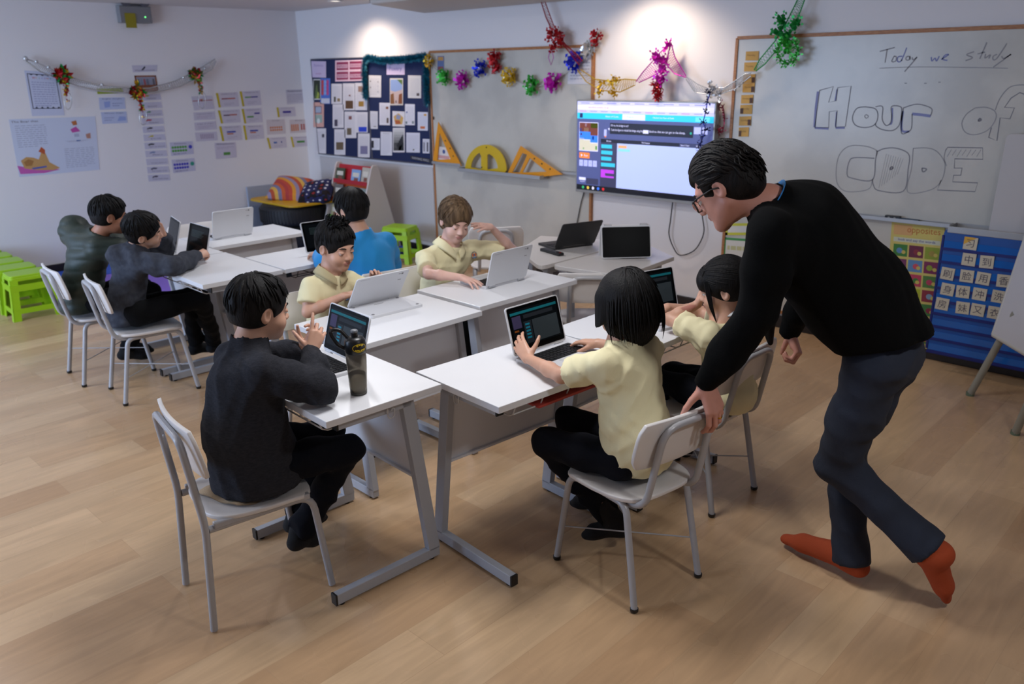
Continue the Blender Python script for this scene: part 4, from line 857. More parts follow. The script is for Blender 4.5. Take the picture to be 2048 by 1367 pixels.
for i, (n, c_) in enumerate((('g1', '#2fa36a'), ('g2', '#d9b94a'), ('g3', '#d9d4f2'), ('g4', '#3a6fe0'), ('g5', '#c2242c'))): T.disc(.055+.042*i, .97, .012, tm(n, c_, .9), 5)
T.b.build('screen_picture', e)
# cables
b = MB(); P = [at(x, y, Y=YB-.03) for x, y in ((1168, 384), (1162, 405), (1155, 440), (1150, 470), (1148, 500))]; b.tube(P, .004, M_black, 6); o = b.build('cable', origin=P[0]); tag(o, 'thin black cable running down from the left end of the television', 'cable')
b = MB(); P = [at(*p, Y=YB-.03) for p in sm([(1346, 398), (1341, 440), (1338, 468), (1347, 495), (1360, 510), (1385, 503), (1400, 485), (1408, 460), (1404, 425), (1410, 405)], 6)]; b.tube(P, .0045, M_black, 6); o = b.build('cable', origin=P[0]); tag(o, 'black cable looping down in a V below the right half of the television', 'cable')
# ---- papers and tools on the left board
s_ = Wall([(875, 112), (888, 112), (888, 142), (875, 142)], off=.021, paper='#5d6f9a'); s_.rect(.1, .05, .9, .3, '#b98a4a'); s_.rect(.1, .7, .9, .95, '#8a4a4a'); s_.done('postcard', 'small colourful card at the top left of the left whiteboard', 'card')
s_ = Wall([(1140, 95), (1187, 94), (1182, 168), (1135, 168)], off=.021, paper='#c9c9d2'); s_.lines(.1, .1, .9, .9, 9, '#9c9cab', 2, .3); s_.rect(.1, .12, .6, .16, '#b87a5a', 2); s_.done('pinned_sheet', 'white sheet taped to the top right corner of the left whiteboard behind the foil', 'paper')
M_yel = mat('yellow_plastic', '#d98f0a', .35); M_yel2 = mat('yellow_green_plastic', '#c9a80e', .35)
C = lambda pts: zm(pts, 850, 220, 6.4)
def tool(outer, holes, m, name, label, tz, off=.07, marks=()):
    """board tool: a plate with cut-outs, leaning on the board from the tray; built as border strips so that the holes stay open"""
    b = MB(); n = len(outer)
    P = [at(x, y, Y=YB-off) for x, y in C(outer)]
    dz = tz-min(p.z for p in P); P = [p+Vector((0, 0, dz)) for p in P]
    return P, b, dz
def plate(b, pts, holes_w, m, y0, th=.008):
    """triangulated plate with holes via curve fill"""
    cu = bpy.data.curves.new('t', 'CURVE'); cu.dimensions = '2D'; cu.fill_mode = 'BOTH'; cu.extrude = th/2
    for L in [pts]+holes_w:
        sp = cu.splines.new('POLY'); sp.points.add(len(L)-1); sp.use_cyclic_u = True
        for i, p in enumerate(L): sp.points[i].co = (p.x, p.z, 0, 1)
    o = bpy.data.objects.new('t', cu); COL.objects.link(o); dg = bpy.context.evaluated_depsgraph_get(); me = bpy.data.meshes.new_from_object(o.evaluated_get(dg))
    b.add([(v.co.x, y0+v.co.z, v.co.y) for v in me.vertices], [tuple(p.vertices) for p in me.polygons], m)
    bpy.data.objects.remove(o); bpy.data.curves.remove(cu); bpy.data.meshes.remove(me)
def wl(pts, off): return [at(x, y, Y=YB-off) for x, y in C(pts)]
def mktool(name, label, outer, holes, m, off, tz, screws=()):
    P = wl(outer, off); zmin = min(p.z for p in P); sh = Vector((0, 0, tz-zmin)); P = [p+sh for p in P]; Hs = [[p+sh for p in wl(h, off)] for h in holes]
    b = MB(); plate(b, P, Hs, m, YB-off)
    c = (P[0]+P[1])/2; o = b.build(name, origin=(c.x, YB-off, tz)); tag(o, label, 'drawing tool', None)
    k = MB()
    for q in wl(screws, off): q = q+sh; k.lathe([(.007, 0), (.006, .004), (.0001, .0045)], M_black, 10, T=Matrix.Translation((q.x, YB-off-.004, q.z)) @ Matrix.Rotation(PI/2, 4, 'X'))
    if k.v: kk = k.build('screw', o); kk.matrix_parent_inverse = Matrix.Translation(-Vector(o.location))
    return o
fz1 = TZ1-.0225+.003; fz2 = TZ2-.0305+.003
mktool('set_square', 'tall yellow set square at the left end of the tray, a small picture behind it', [(172, 145), (470, 705), (105, 640)], [[(190, 285), (330, 620), (160, 630)]], M_yel, .060, fz1+.002, [(265, 385), (325, 480), (365, 580)])
aa = [(780+265*math.cos(t), 745-330*math.sin(t)) for t in np.linspace(0, PI, 30)]
h1 = [(720, 730), (720, 560)]+[(765+175*math.cos(t), 720-215*math.sin(t)) for t in np.linspace(PI*.62, PI*.98, 8)]
h2 = [(800, 735), (800, 545)]+[(765+170*math.cos(t), 735-215*math.sin(t)) for t in np.linspace(PI*.38, PI*.03, 8)]
mktool('protractor', 'yellow half-round protractor between the two set squares', [(1020, 775), *aa[0:], (510, 720)], [h1, h2], M_yel2, .085, fz2+.002, [(790, 450), (730, 705)])
mktool('set_square', 'wide yellow set square leaning at the right end of the tray', [(1225, 405), (1760, 770), (1440, 806), (1050, 775)], [[(1250, 495), (1310, 520), (1215, 745), (1120, 745)], [(1345, 560), (1560, 735), (1250, 745)]], M_yel, .085, fz2+.002, [(1405, 568), (1500, 632), (1605, 700)])
s_ = Wall([(874, 292), (902, 296), (902, 322), (874, 318)], off=.05, paper='#d9d2cf'); s_.disc(.5, .35, .02, '#3a4f8a'); s_.rect(.1, .65, .9, .9, '#c99a9a'); s_.done('picture_card', 'small picture card on the tray behind the tall set square', 'card')
b = MB(); b.box((0, 0, 0), (.012, .008, .03), M_black); o = b.build('magnet', bevel=.002); o.location = at(867, 236, Y=YB-.03); tag(o, 'tiny black magnet at the left edge of the left whiteboard', 'magnet')
# ---- right board: column of brown cards, tray things, lower posters
cc = [(1492, 103, 26, 18), (1489, 125, 25, 18), (1487, 149, 24, 17), (1486, 167, 24, 18), (1483, 190, 24, 17), (1481, 210, 24, 18), (1479, 233, 24, 18), (1478, 255, 20, 18)]
mg = Matrix
for i, (x, y, w_, h_) in enumerate(cc):
    s_ = Wall([(x, y), (x+w_, y-1), (x+w_-1, y+h_), (x-1, y+h_)], off=.021, paper='#c49a50', th=.002); s_.text(['Monday', 'Tuesday', 'Wednesday', 'Thursday', 'Friday', 'Saturday', 'Sunday', 'Today'][i], .45, .45, .18, '#7a5a2c', 2, width=.6)
    if i > 1: u = .72 if i not in (5, 7) else .02; s_.rect(u, .35, u+.26, .95, '#4a2a18', 2)
    s_.done('word_card', '%s in the column of tan word cards on the right whiteboard' % ['topmost card', 'second card from the top', 'third card from the top', 'fourth card from the top', 'fifth card from the top', 'sixth card from the top', 'second card from the bottom', 'lowest card'][i], 'card', 'tan word cards on the right whiteboard')
b = MB(); b.box((0, 0, 0), (.09, .03, .028), M_black); b.box((-.02, -.016, .0), (.012, .002, .015), hx('#9a9a9a')); b.box((.015, -.016, .0), (.012, .002, .015), hx('#9a9a9a')); o = b.build('board_eraser', bevel=.003); o.location = (zx(1786, 434, .05).x, YB-.05, TZR-.0035); tag(o, 'small black box on the tray of the right whiteboard', 'box')
b = MB(); b.rbox((0, 0, 0), (.13, .04, .018), .008, hx('#2a4a6a')); o = b.build('board_eraser', bevel=.003); o.location = (zx(1816, 437, .05).x, YB-.05, TZR-.0085); tag(o, 'dark blue eraser on the tray right of the black box', 'eraser')
s_ = Wall([(1452, 446), (1530, 446), (1530, 470), (1450, 470)], off=.021, paper='#cfcfcb'); s_.frame(0, 0, 1, 1, .02, '#c2c23c'); s_.done('bordered_sheet', 'yellow-edged white sheet low on the right whiteboard, above the green-edged one', 'paper')
s_ = Wall([(1448, 474), (1530, 480), (1530, 530), (1445, 524)], off=.021, paper='#cfcfcb'); s_.frame(0, 0, 1, 1, .018, '#3c8a4a'); s_.lines(.1, .3, .9, .5, 1, '#b9b98a', 1, .8); s_.done('bordered_sheet', 'green-edged white sheet low on the right whiteboard, behind the teacher', 'paper')
# colourful picture chart
s_ = Wall([(1784, 442), (1890, 452), (1872, 700), (1765, 684)], off=.024, paper='#cdbd6a')
s_.text('opposites', .62, .06, .05, '#b8682c', 2, width=.62); s_.rect(.05, .02, .4, .1, '#d2a36a', 1); s_.rect(.06, .12, .94, .155, '#c9cbb4', 1); s_.text('look and say the words', .5, .138, .02, '#4a4a9a', 3, width=.7)
pal = ['#3c7a34', '#6a2440', '#8a9a2c', '#6f2f5a', '#5a86b4', '#7a2450', '#8a7f9a', '#b83a5a', '#4f7a3a', '#b0a02c', '#a9b428', '#8a2c3c', '#7fa0b8', '#6fa0c4', '#3f7a3c', '#b4543c', '#c24a5a', '#8a2440', '#a08a3c', '#c8873c', '#4a7a34']
rr = random.Random(3)
for r_ in range(7):
    for c_ in range(3):
        u, v = .07+.30*c_, .175+.115*r_; s_.rect(u, v, u+.27, v+.095, pal[(r_*3+c_) % len(pal)], 1)
        s_.disc(u+.1+.08*rr.random(), v+.05, .018, pal[(r_*5+c_*7+4) % len(pal)], 2); s_.disc(u+.2, v+.06, .012, '#c9b45a', 3)
s_.done('picture_chart', 'yellow picture chart of coloured squares hanging between the teacher and the blue pocket chart', 'poster')
# ---- blue pocket chart
M_pb = mat('pocket_blue', '#0e4a96', .42, spec=.5, bump=(25, .25)); M_pd = mat('pocket_edge_navy', '#07186a', .6); M_clear = mat('clear_pocket', '#1c5fb0', .12, spec=.6)
ctl = at(1890, 456, Y=YB-.17); cbl = at(1866, 716, Y=YB-.17); px0 = ctl.x; px1 = px0+.80; cz1 = ctl.z; cz0 = max(.10, cbl.z)
e = empty('pocket_chart', ((px0+px1)/2, YB-.17, cz0), 0, 'blue pocket chart of character cards hanging from the deep tray on the right', 'pocket chart'); ch = cz1-cz0; cw = px1-px0
b = MB(); b.rbox((0, 0, ch/2), (cw, .008, ch), .03, M_pb, 'y'); b.build('backing', e)
b = MB()
for x in (-cw/2, cw/2): b.box((x, -.002, ch/2-.01), (.014, .012, ch-.06), M_pd)
b.box((0, -.002, ch), (cw-.05, .012, .012), M_pd); b.box((0, -.002, 0), (cw, .012, .012), M_pd); b.build('binding', e, bevel=.003)
rows = 9
for r_ in range(rows):
    zt = ch*(.93-.104*r_); b = MB(); b.box((0, -.006, zt-ch*.052), (cw-.02, .003, ch*.060), M_clear); b.box((0, -.008, zt-ch*.086), (cw-.01, .006, .016), M_pd); b.build('pocket', e)
def card(col_px, py, ch_, lb_, yel=False):
    p = at(col_px, py, Y=YB-.182); b = MB(); b.box((0, 0, 0), (.072, .0015, .072), hx('#c4bba6', .7))
    if yel: b.add([(-.036, -.0012, .036), (0.03, -.0012, .036), (-.036, -.0012, -.01)], [(0, 2, 1)], hx('#cfa03c', .7))
    vs, fs = text_faces(ch_, .052); b.add([(x, -.0014, y) for x, y in vs], fs, hx('#4c4658', .7)); o = b.build('character_card'); o.location = p; o.rotation_euler = (0, math.radians(random.Random(int(col_px)).uniform(-3, 3)), 0)
    tag(o, lb_, 'card', 'character cards in the blue pocket chart')
D = lambda x, y: (1860+x/4.143, 430+y/4.143)
cards = [(335, 235, '习', 'card with a yellow corner, alone in the top row of the blue pocket chart', True), (322, 368, '中', 'left card of the second row of the blue pocket chart', False), (470, 388, '到', 'right card of the second row of the blue pocket chart', False),
 (145, 485, '刷', 'leftmost card of the third row of the blue pocket chart', False), (305, 505, '脸', 'second card of the third row of the blue pocket chart', False), (440, 525, '用', 'third card of the third row of the blue pocket chart', False), (612, 545, '香', 'card of the third row half hidden by the easel board', False),
 (145, 615, '身', 'leftmost card of the fourth row of the blue pocket chart', False), (272, 635, '体', 'second card of the fourth row of the blue pocket chart', False), (410, 655, '冲', 'third card of the fourth row of the blue pocket chart', False), (570, 675, '洗', 'card of the fourth row half hidden by the easel board', False),
 (100, 735, '房', 'leftmost card of the fifth row of the blue pocket chart', False), (270, 768, '妹', 'second card of the fifth row of the blue pocket chart', False), (395, 785, '又', 'third card of the fifth row of the blue pocket chart', False), (535, 808, '衣', 'card of the fifth row half hidden by the easel board', False)]
for x, y, c_, l_, yl in cards: card(*D(x, y), c_, l_, yl)
# ---- flip easel and upright panel at the right edge
M_easel = mat('easel_white', '#b4b2ac', .4); M_leg = mat('easel_leg', '#8d8d84', .45)
e = empty('flip_easel', (-.80, 4.62, 0), 0, 'white writing easel on splayed grey legs cut by the right edge', 'easel')
# board: lower-left corner seen at (1984,660); leans back; front edge runs to the right
p0 = at(1984, 668, z=.34); bl = Vector((-1.04, 4.72, .40))
bl = at(1984, 668, Y=4.72); tl = at(2047, 480, Y=4.95); br = at(2075, 722, Y=4.42)
u_ = (br-bl).normalized(); w_ = (tl-bl).normalized(); n_ = u_.cross(w_).normalized()
BL = bl; BR = bl+u_*.70; TLq = bl+w_*.95; TRq = BR+w_*.95
b = MB(); th_ = n_*-.02
b.add([p-e.location for p in (BL, BR, TRq, TLq)]+[p+th_-e.location for p in (BL, BR, TRq, TLq)], [(0, 1, 2, 3), (7, 6, 5, 4), (0, 4, 5, 1), (1, 5, 6, 2), (2, 6, 7, 3), (3, 7, 4, 0)], mat('easel_board', '#b6b4b8', .35)); bd = b.build('board', e, bevel=.003)
b = MB()
for p_, q_ in ((BL, BR), (BR, TRq), (TRq, TLq), (TLq, BL)): b.tube([p_-e.location+th_*.5, q_-e.location+th_*.5], .014, M_easel, 6)
b.build('rim', bd)
f1 = at(1940, 790, z=0); f2 = at(2030, 868, z=0)
tp1 = at(1990, 670, Y=4.78)
for f_, top in ((f1, TLq.lerp(TRq, .25)+th_*2), (f2, TLq.lerp(TRq, .8)+th_*2)):
    pass
for k, (f_, hit) in enumerate(((f1, at(2000, 682, Y=4.76)), (f2, at(2060, 800, Y=4.36)))):
    d3 = (hit-f_); d3 = d3/d3.z; b = MB(); top = f_+d3*1.05
    b.tube([f_+Vector((0, 0, .008))-e.location, f_+d3*.55-e.location], .019, M_leg, 10); lg = b.build('leg', e); c_ = MB(); c_.lathe([(.022, 0), (.022, .02)], mat('easel_foot', '#5a6a5a', .6), 10, tuple(f_-e.location)); c_.build('foot_cap', lg)
ax = [(-.45, 4.95, 0), (-.15, 4.55, 0)]
for p_ in ax:
    b = MB(); b.tube([Vector(p_)+Vector((0, 0, .008))-e.location, Vector((p_[0]-.12, p_[1]-.10, 1.0))-e.location], .019, M_leg, 10); b.build('leg', e)
q = [at(2003, 323, Y=YB-.19), at(1984, 436, Y=YB-.19)]
b = MB(); wpx = .75; b.rbox((0, 0, .28), (wpx, .018, .56), .025, mat('display_board_grey', '#b2aeae', .4), 'y'); o = b.build('display_board', bevel=.003); zb = TZR+.005-.035+.004; o.location = (q[0].x+wpx/2-.02, YB-.125, zb); o.rotation_euler = (math.radians(-4), 0, 0)
tag(o, 'pale rounded panel standing on the deep tray at the right edge', 'board')
# ---- left-wall papers
def LWs(quad, **k): return Wall(quad, plane='L', off=.001, **k)
P1 = lambda pts: zm(pts, 0, 110, 5.064)
P2 = lambda pts: zm(pts, 250, 110, 5.063)
s_ = LWs(P1([(245, 155), (580, 180), (655, 610), (325, 618)]), paper='#c3c8de'); 
s_.frame(.06, .06, .94, .84, .006, '#23283c', 1)
for i in range(5): s_.poly([(.12+.17*i, .07), (.24+.17*i, .07), (.18+.17*i, .10)], '#23283c', 2); s_.poly([(.12+.17*i, .835), (.24+.17*i, .835), (.18+.17*i, .79)], '#23283c', 2)
for i in range(7): s_.text('Welcome'[i], .24+.085*i, .15, .045, ['#c23c4a', '#d9a03c', '#3c9a5a', '#3c5ac2', '#9a4ab0', '#c2603c', '#3c8ab0'][i], 2)
s_.lines(.15, .22, .85, .8, 11, '#8f95ba', 4, .3); s_.done('bordered_notice', 'sheet with a black zigzag border at the upper left of the left wall', 'notice')
s_ = LWs(P1([(88, 652), (965, 620), (1010, 1160), (195, 1235)]), paper='#c6cde0')
s_.text('The Bear that', .17, .045, .035, '#50505e', 2, width=.30); s_.lines(.05, .1, .40, .5, 11, '#8f94ac', 5, .22); s_.lines(.58, .55, .95, .92, 11, '#8f94ac', 6, .22)
s_.poly([(.0, .80), (.15, .86), (.4, .9), (.5, .93), (.3, .97), (.02, .95)], '#c05aa8', 1)
s_.poly([(.05, .72), (.12, .66), (.2, .68), (.26, .72), (.3, .60), (.35, .62), (.38, .78), (.5, .9), (.42, .93), (.2, .9), (.08, .86)], '#c0955c', 2); s_.poly([(.08, .75), (.14, .7), (.2, .74), (.17, .82), (.1, .82)], '#a0703c', 3); s_.poly([(.27, .58), (.31, .5), (.35, .56), (.34, .64)], '#b5532c', 3); s_.poly([(.16, .86), (.34, .84), (.34, .87), (.18, .89)], '#4a5aa8', 3)
s_.poly([(.70, .08), (.76, .06), (.77, .14), (.72, .15)], '#b06a3a', 2); s_.poly([(.68, .22), (.75, .17), (.80, .26), (.70, .28)], '#b84a9a', 2); s_.poly([(.86, .32), (.92, .30), (.92, .4), (.87, .4)], '#b08070', 2); s_.poly([(.6, .42), (.94, .42), (.8, .45), (.65, .45)], '#b7bcd0', 1); s_.rect(.74, .42, .79, .44, '#3c5a9a', 2); s_.rect(.72, .3, .78, .36, '#a9b0c8', 2)
s_.done('story_poster', 'large pale story poster with a brown animal lying on pink, low on the left wall', 'poster')
s_ = LWs(P1([(980, 340), (1245, 335), (1242, 385), (988, 397)]), paper='#9aa83a'); s_.done('heading_strip', 'yellow-green heading strip under the silver garland', 'card')
for i, (q, t, l_) in enumerate((([(1000, 432), (1262, 428), (1272, 545), (1010, 555)], 'Right Angle', 'lilac card below the yellow-green strip'), ([(1020, 578), (1280, 572), (1292, 685), (1038, 698)], 'Obtuse Angle', 'lilac card under the first angle card'))):
    s_ = LWs(P1(q), paper='#b6bfdc'); s_.text(t, .5, .12, .09, '#4a5078', 2, width=.75); s_.poly([(.18, .35), (.42, .3), (.40, .8), (.2, .85)], '#8fa0d4', 1) if i == 0 else s_.poly([(.6, .8), (.7, .4), (.95, .45), (.95, .8)], '#8fa0d4', 1); s_.lines(.5 if i == 0 else .1, .4, .9 if i == 0 else .5, .8, 2, '#8088b4', i, .3); s_.done('angle_card', l_, 'card')
s_ = LWs(P2([(68, 105), (328, 100), (322, 165), (80, 175)]), paper='#c2bfcf'); s_.text('Measurement', .5, .75, .2, '#66607c', 2, width=.8); s_.poly([(.35, .7), (.45, .3), (.5, .15), (.52, .35), (.42, .75)], '#2c2c38', 3); s_.done('heading_card', 'topmost card of the tall card column on the left wall', 'card')
s_ = LWs(P2([(92, 208), (312, 205), (340, 375), (128, 385)]), paper='#8f8fa0'); s_.frame(0, 0, 1, .64, .014, '#8a4a22', 1); s_.rect(0, .60, 1, 1, '#8a4d30', 2)
for i in range(6): s_.rect(.1+.14*i, .2, .19+.14*i, .55, ['#5c6478', '#7c8498', '#a0525a', '#6c7488', '#8c94a8', '#5c5c68'][i], 2)
s_.lines(.1, .68, .9, .95, 3, '#b98a6a', 1, .4, 3); s_.done('picture_card', 'brown picture card of a toolbox, second in the tall card column', 'card')
names = ['Hammer', 'Spanner', 'Bucket and spade', 'Saw', 'Nuts and bolts', 'Drill', 'Spirit level', 'Pliers', 'The tool is used to cut', 'The ladder is for', 'Clamp holds things']
tools_c = ['#b0a03c', None, '#5a8a6a', '#b04050', '#30303c', '#c0b03c', '#30343c', '#7a88b0', None, '#50506a', '#40405a']
ord_ = ['directly under the toolbox picture', 'second under the toolbox picture', 'third under the toolbox picture', 'showing a red tool', 'with a black bolt picture', 'with a yellow hook picture', 'with a small black tool picture', 'with a pale blue V drawing', 'fourth from the bottom without a picture', 'second from the bottom', 'lowest of the column']
for i in range(11):
    y0 = 395+i*81.5; x0 = 118+i*9.2; s_ = LWs(P2([(x0+20, y0+4), (x0+238, y0-4), (x0+250, y0+56), (x0+30, y0+70)]), paper='#c3c1d3')
    s_.text(names[i], .55, .68, .18, '#5a5678', 2, width=.72 if len(names[i]) > 8 else .45)
    if tools_c[i]: s_.poly([(.15+.05*(i % 3), .3), (.3+.05*(i % 3), .12), (.48, .2), (.42, .4), (.28, .38), (.2, .5)], tools_c[i], 3)
    s_.done('word_card', 'lilac word card in the tall wall column, '+ord_[i], 'card', 'lilac word cards in the tall column')
def dots(s_, cols, rows_, u0, v0, u1, v1, m, r=.014):
    for i in range(cols):
        for j in range(rows_): s_.disc(u0+(u1-u0)*(i+.5)/cols, v0+(v1-v0)*(j+.5)/rows_, r, m, 2, 10)
s_ = LWs(P2([(450, 885), (685, 872), (698, 1000), (468, 1022)]), paper='#c0bed2'); s_.text('Division', .45, .12, .1, '#5a5678', width=.5); dots(s_, 6, 2, .05, .26, .72, .78, '#4f9a3a', .013); s_.disc(.87, .42, .02, '#3c3cb0'); s_.lines(.1, .82, .9, .95, 1, '#7f7c9c', 2, .4); s_.done('number_card', 'card with rows of green dots right of the word column', 'card', 'dot cards on the left wall')
s_ = LWs(P2([(470, 1060), (702, 1042), (715, 1170), (490, 1195)]), paper='#c0bed2'); s_.text('Division', .45, .12, .1, '#5a5678', width=.5); dots(s_, 6, 2, .05, .26, .72, .78, '#3a36b4', .013); s_.disc(.88, .42, .022, '#2c8f7a'); s_.lines(.1, .82, .9, .95, 1, '#7f7c9c', 2, .4); s_.done('number_card', 'card with rows of blue dots below the green-dot card', 'card', 'dot cards on the left wall')
for q, t, l_ in (([(670, 420), (880, 410), (905, 545), (700, 560)], None, 'card with a red line behind the hanging foil loop'), ([(692, 582), (905, 570), (915, 650), (700, 662)], 'Adjacent sides', 'faint lilac card below the red-line card'), ([(700, 685), (918, 668), (930, 750), (712, 765)], 'Sides of shape', 'faint lilac card third in its column'), ([(708, 785), (928, 775), (940, 862), (722, 875)], None, 'faint lilac card with a bar pattern, lowest in its column')):
    s_ = LWs(P2(q), paper='#c6c1cf')
    if t: s_.text(t, .5, .25, .14, '#7a7490', width=.75); s_.lines(.15, .45, .85, .85, 2, '#a890ac', 3, .25)
    elif 'red' in l_: s_.rect(.02, .3, .98, .36, '#a04a50', 1)
    else: [s_.rect(.22+.08*i, .2, .27+.08*i, .75, '#a394ac', 1) for i in range(8)]
    s_.done('lilac_card', l_, 'card')
mcards = []
rows6 = [((925, 385), (1140, 375), (1155, 520), (945, 530), [('#8a2c3a', .2, .38, .5, .46), ('#b0503a', .5, .38, .85, .46)], 'with a dark red bar, top left of six'), ((1165, 368), (1365, 358), (1382, 505), (1185, 518), [('#4a8a3c', .2, .38, .5, .46), ('#3a2c8a', .5, .38, .85, .46)], 'with a green and violet bar, top right of six'),
 ((945, 560), (1160, 550), (1172, 680), (968, 692), [('#4a1c4a', .2, .36, .5, .45), ('#b0503a', .5, .34, .85, .43)], 'with a purple and orange bar, middle left of six'), ((1185, 545), (1380, 535), (1395, 680), (1205, 692), [('#4a8a3c', .2, .52, .55, .62), ('#3a2c8a', .6, .3, .88, .4)], 'with separate green and violet bars, middle right of six'),
 ((958, 722), (1172, 710), (1188, 858), (980, 870), [('#2c3ca0', .3, .36, .72, .46), ('#b8623c', .3, .5, .6, .58)], 'with a blue bar over an orange one, bottom left of six'), ((1200, 712), (1395, 705), (1412, 845), (1215, 858), [('#2c3ca0', .3, .34, .72, .44), ('#b8623c', .3, .48, .6, .56)], 'with a blue bar over an orange one, bottom right of six')]
def ycard(q, bars, l_, t='Numbers to 10', grp='number cards with yellow edges'):
    s_ = LWs(P2(q), paper='#c9c3cf'); s_.poly([(-.03, 0), (.08, .0), (.12, 1), (.02, 1.02)], '#c0ac10', 1); s_.text(t, .55, .1, .075, '#6f6880', width=.65)
    for m_, a_, b_, c_, d__ in bars: s_.rect(a_, b_, c_, d__, m_, 2)
    s_.lines(.3, .7, .8, .9, 2, '#9a92a8', 4, .25); s_.done('number_card', l_, 'card', grp)
for a_, b_, c_, d__, bars, l_ in rows6: ycard([a_, b_, c_, d__], bars, 'yellow-edged number card '+l_)
ycard([(1538, 530), (1720, 525), (1730, 618), (1545, 628)], [('#3a2c8a', .3, .4, .75, .62)], 'yellow-edged card with one violet bar, nearest the corner top')
ycard([(1440, 838), (1628, 828), (1640, 935), (1460, 948)], [('#2c60a8', .3, .4, .48, .55), ('#2c3c8a', .7, .38, .76, .54)], 'yellow-edged card with small blue bars, bottom row near the corner')
ycard([(1680, 828), (1855, 820), (1868, 918), (1695, 932)], [('#4a8a3c', .3, .42, .75, .62)], 'yellow-edged card with one green bar, nearest the corner at the bottom')
s_ = LWs(P2([(905, 890), (1120, 880), (1132, 1035), (922, 1052)]), paper='#c6c0cf'); s_.text('Multiplication', .5, .1, .09, '#4a4460', width=.8); s_.lines(.1, .25, .9, .42, 2, '#9a8ca8', 4, .25); s_.rect(.38, .62, .7, .80, '#4f8a3c', 1); s_.done('number_card', 'thick white card with a green bar below the six yellow-edged cards', 'card')
s_ = LWs(P2([(1628, 352), (1800, 345), (1815, 485), (1640, 500)]), paper='#c8c4cf'); s_.text('Multiplication', .5, .12, .1, '#4a4460', width=.85); s_.lines(.05, .3, .95, .9, 5, '#8c86a0', 9, .25); s_.done('text_card', 'text card highest on the left wall beside the corner', 'card')
for q, l_, f in (([(1430, 655), (1615, 648), (1628, 795), (1440, 806)], 'card with two rows of orange dots near the corner', 0), ([(1665, 655), (1845, 648), (1855, 780), (1672, 792)], 'card with orange and red dot groups near the corner', 1)):
    s_ = LWs(P2(q), paper='#cbc2c6'); s_.text('Groups', .5, .08, .07, '#6f6070', width=.4)
    if f == 0: dots(s_, 6, 2, .15, .45, .85, .8, '#c9743c', .011)
    else: dots(s_, 4, 4, .05, .35, .5, .85, '#c9743c', .010); dots(s_, 3, 3, .58, .35, .98, .8, '#a8342c', .011)
    s_.done('number_card', l_, 'card')
# ---- emergency light with a yellow tag
e = empty('emergency_light', at(265, 30, X=XL), 0, 'grey twin-head emergency light high on the left wall, yellow tag hanging from it', 'light')
pw = .30; M_em = mat('emergency_grey', '#7d7d80', .5)
b = MB(); b.box((.04, 0, 0), (.08, .30, .15), M_em); b.build('case', e, bevel=.006)
for s2 in (-1, 1): b = MB(); b.tube([(.05, s2*.09, .075), (.05, s2*.09, .10)], .01, M_em, 8); b.tube([(.03, s2*.09, .12), (.10, s2*.09, .115)], [.03, .048], mat('lamp_head_dark', '#55555e', .4), 16); b.build('lamp_head', e)
b = MB(); b.lathe([(.006, 0), (.005, .004), (.0001, .005)], mat('green_indicator', '#58e070', .3, emit=3.0), 10, T=Matrix.Translation((.08, .085, -.02)) @ Matrix.Rotation(PI/2, 4, 'Y')); b.build('indicator', e)
b = MB(); b.box((.085, -.06, -.055), (.004, .10, .13), hx('#8f8416')); b.build('yellow_tag', e)
# ---- air conditioner at the top
e = empty('air_conditioner', (0, 0, 0), 0, 'white air conditioner hanging below the ceiling at the top edge', 'air conditioner')
M_ac = mat('ac_white', '#b9b4b0', .5); e.location = (-5.0, 4.9, 2.285)
b = MB(); pl = [(-6.22, 5.34), (-5.66, 4.30), (-4.15, 4.30), (-4.15, 5.34)]
b.prism([(x+5.0, y-4.9) for x, y in pl], CEIL-2.285, M_ac); b.build('body', e, bevel=.02)
p, q = Vector((-6.16+5.0, 5.20-4.9, .02)), Vector((-5.68+5.0, 4.32-4.9, .02)); n_ = Vector((-(q-p).y, (q-p).x, 0)).normalized()*-.008
b = MB(); k1, k2 = p.lerp(q, .60)+n_, p.lerp(q, .97)+n_; up_ = Vector((0, 0, .085)); b.add([k1, k2, k2+up_, k1+up_, k1+n_, k2+n_, k2+up_+n_, k1+up_+n_], [(0, 1, 2, 3), (7, 6, 5, 4), (0, 4, 5, 1), (1, 5, 6, 2), (2, 6, 7, 3), (3, 7, 4, 0)], mat('ac_grille_dark', '#1c1f33', .5)); b.build('grille', e)
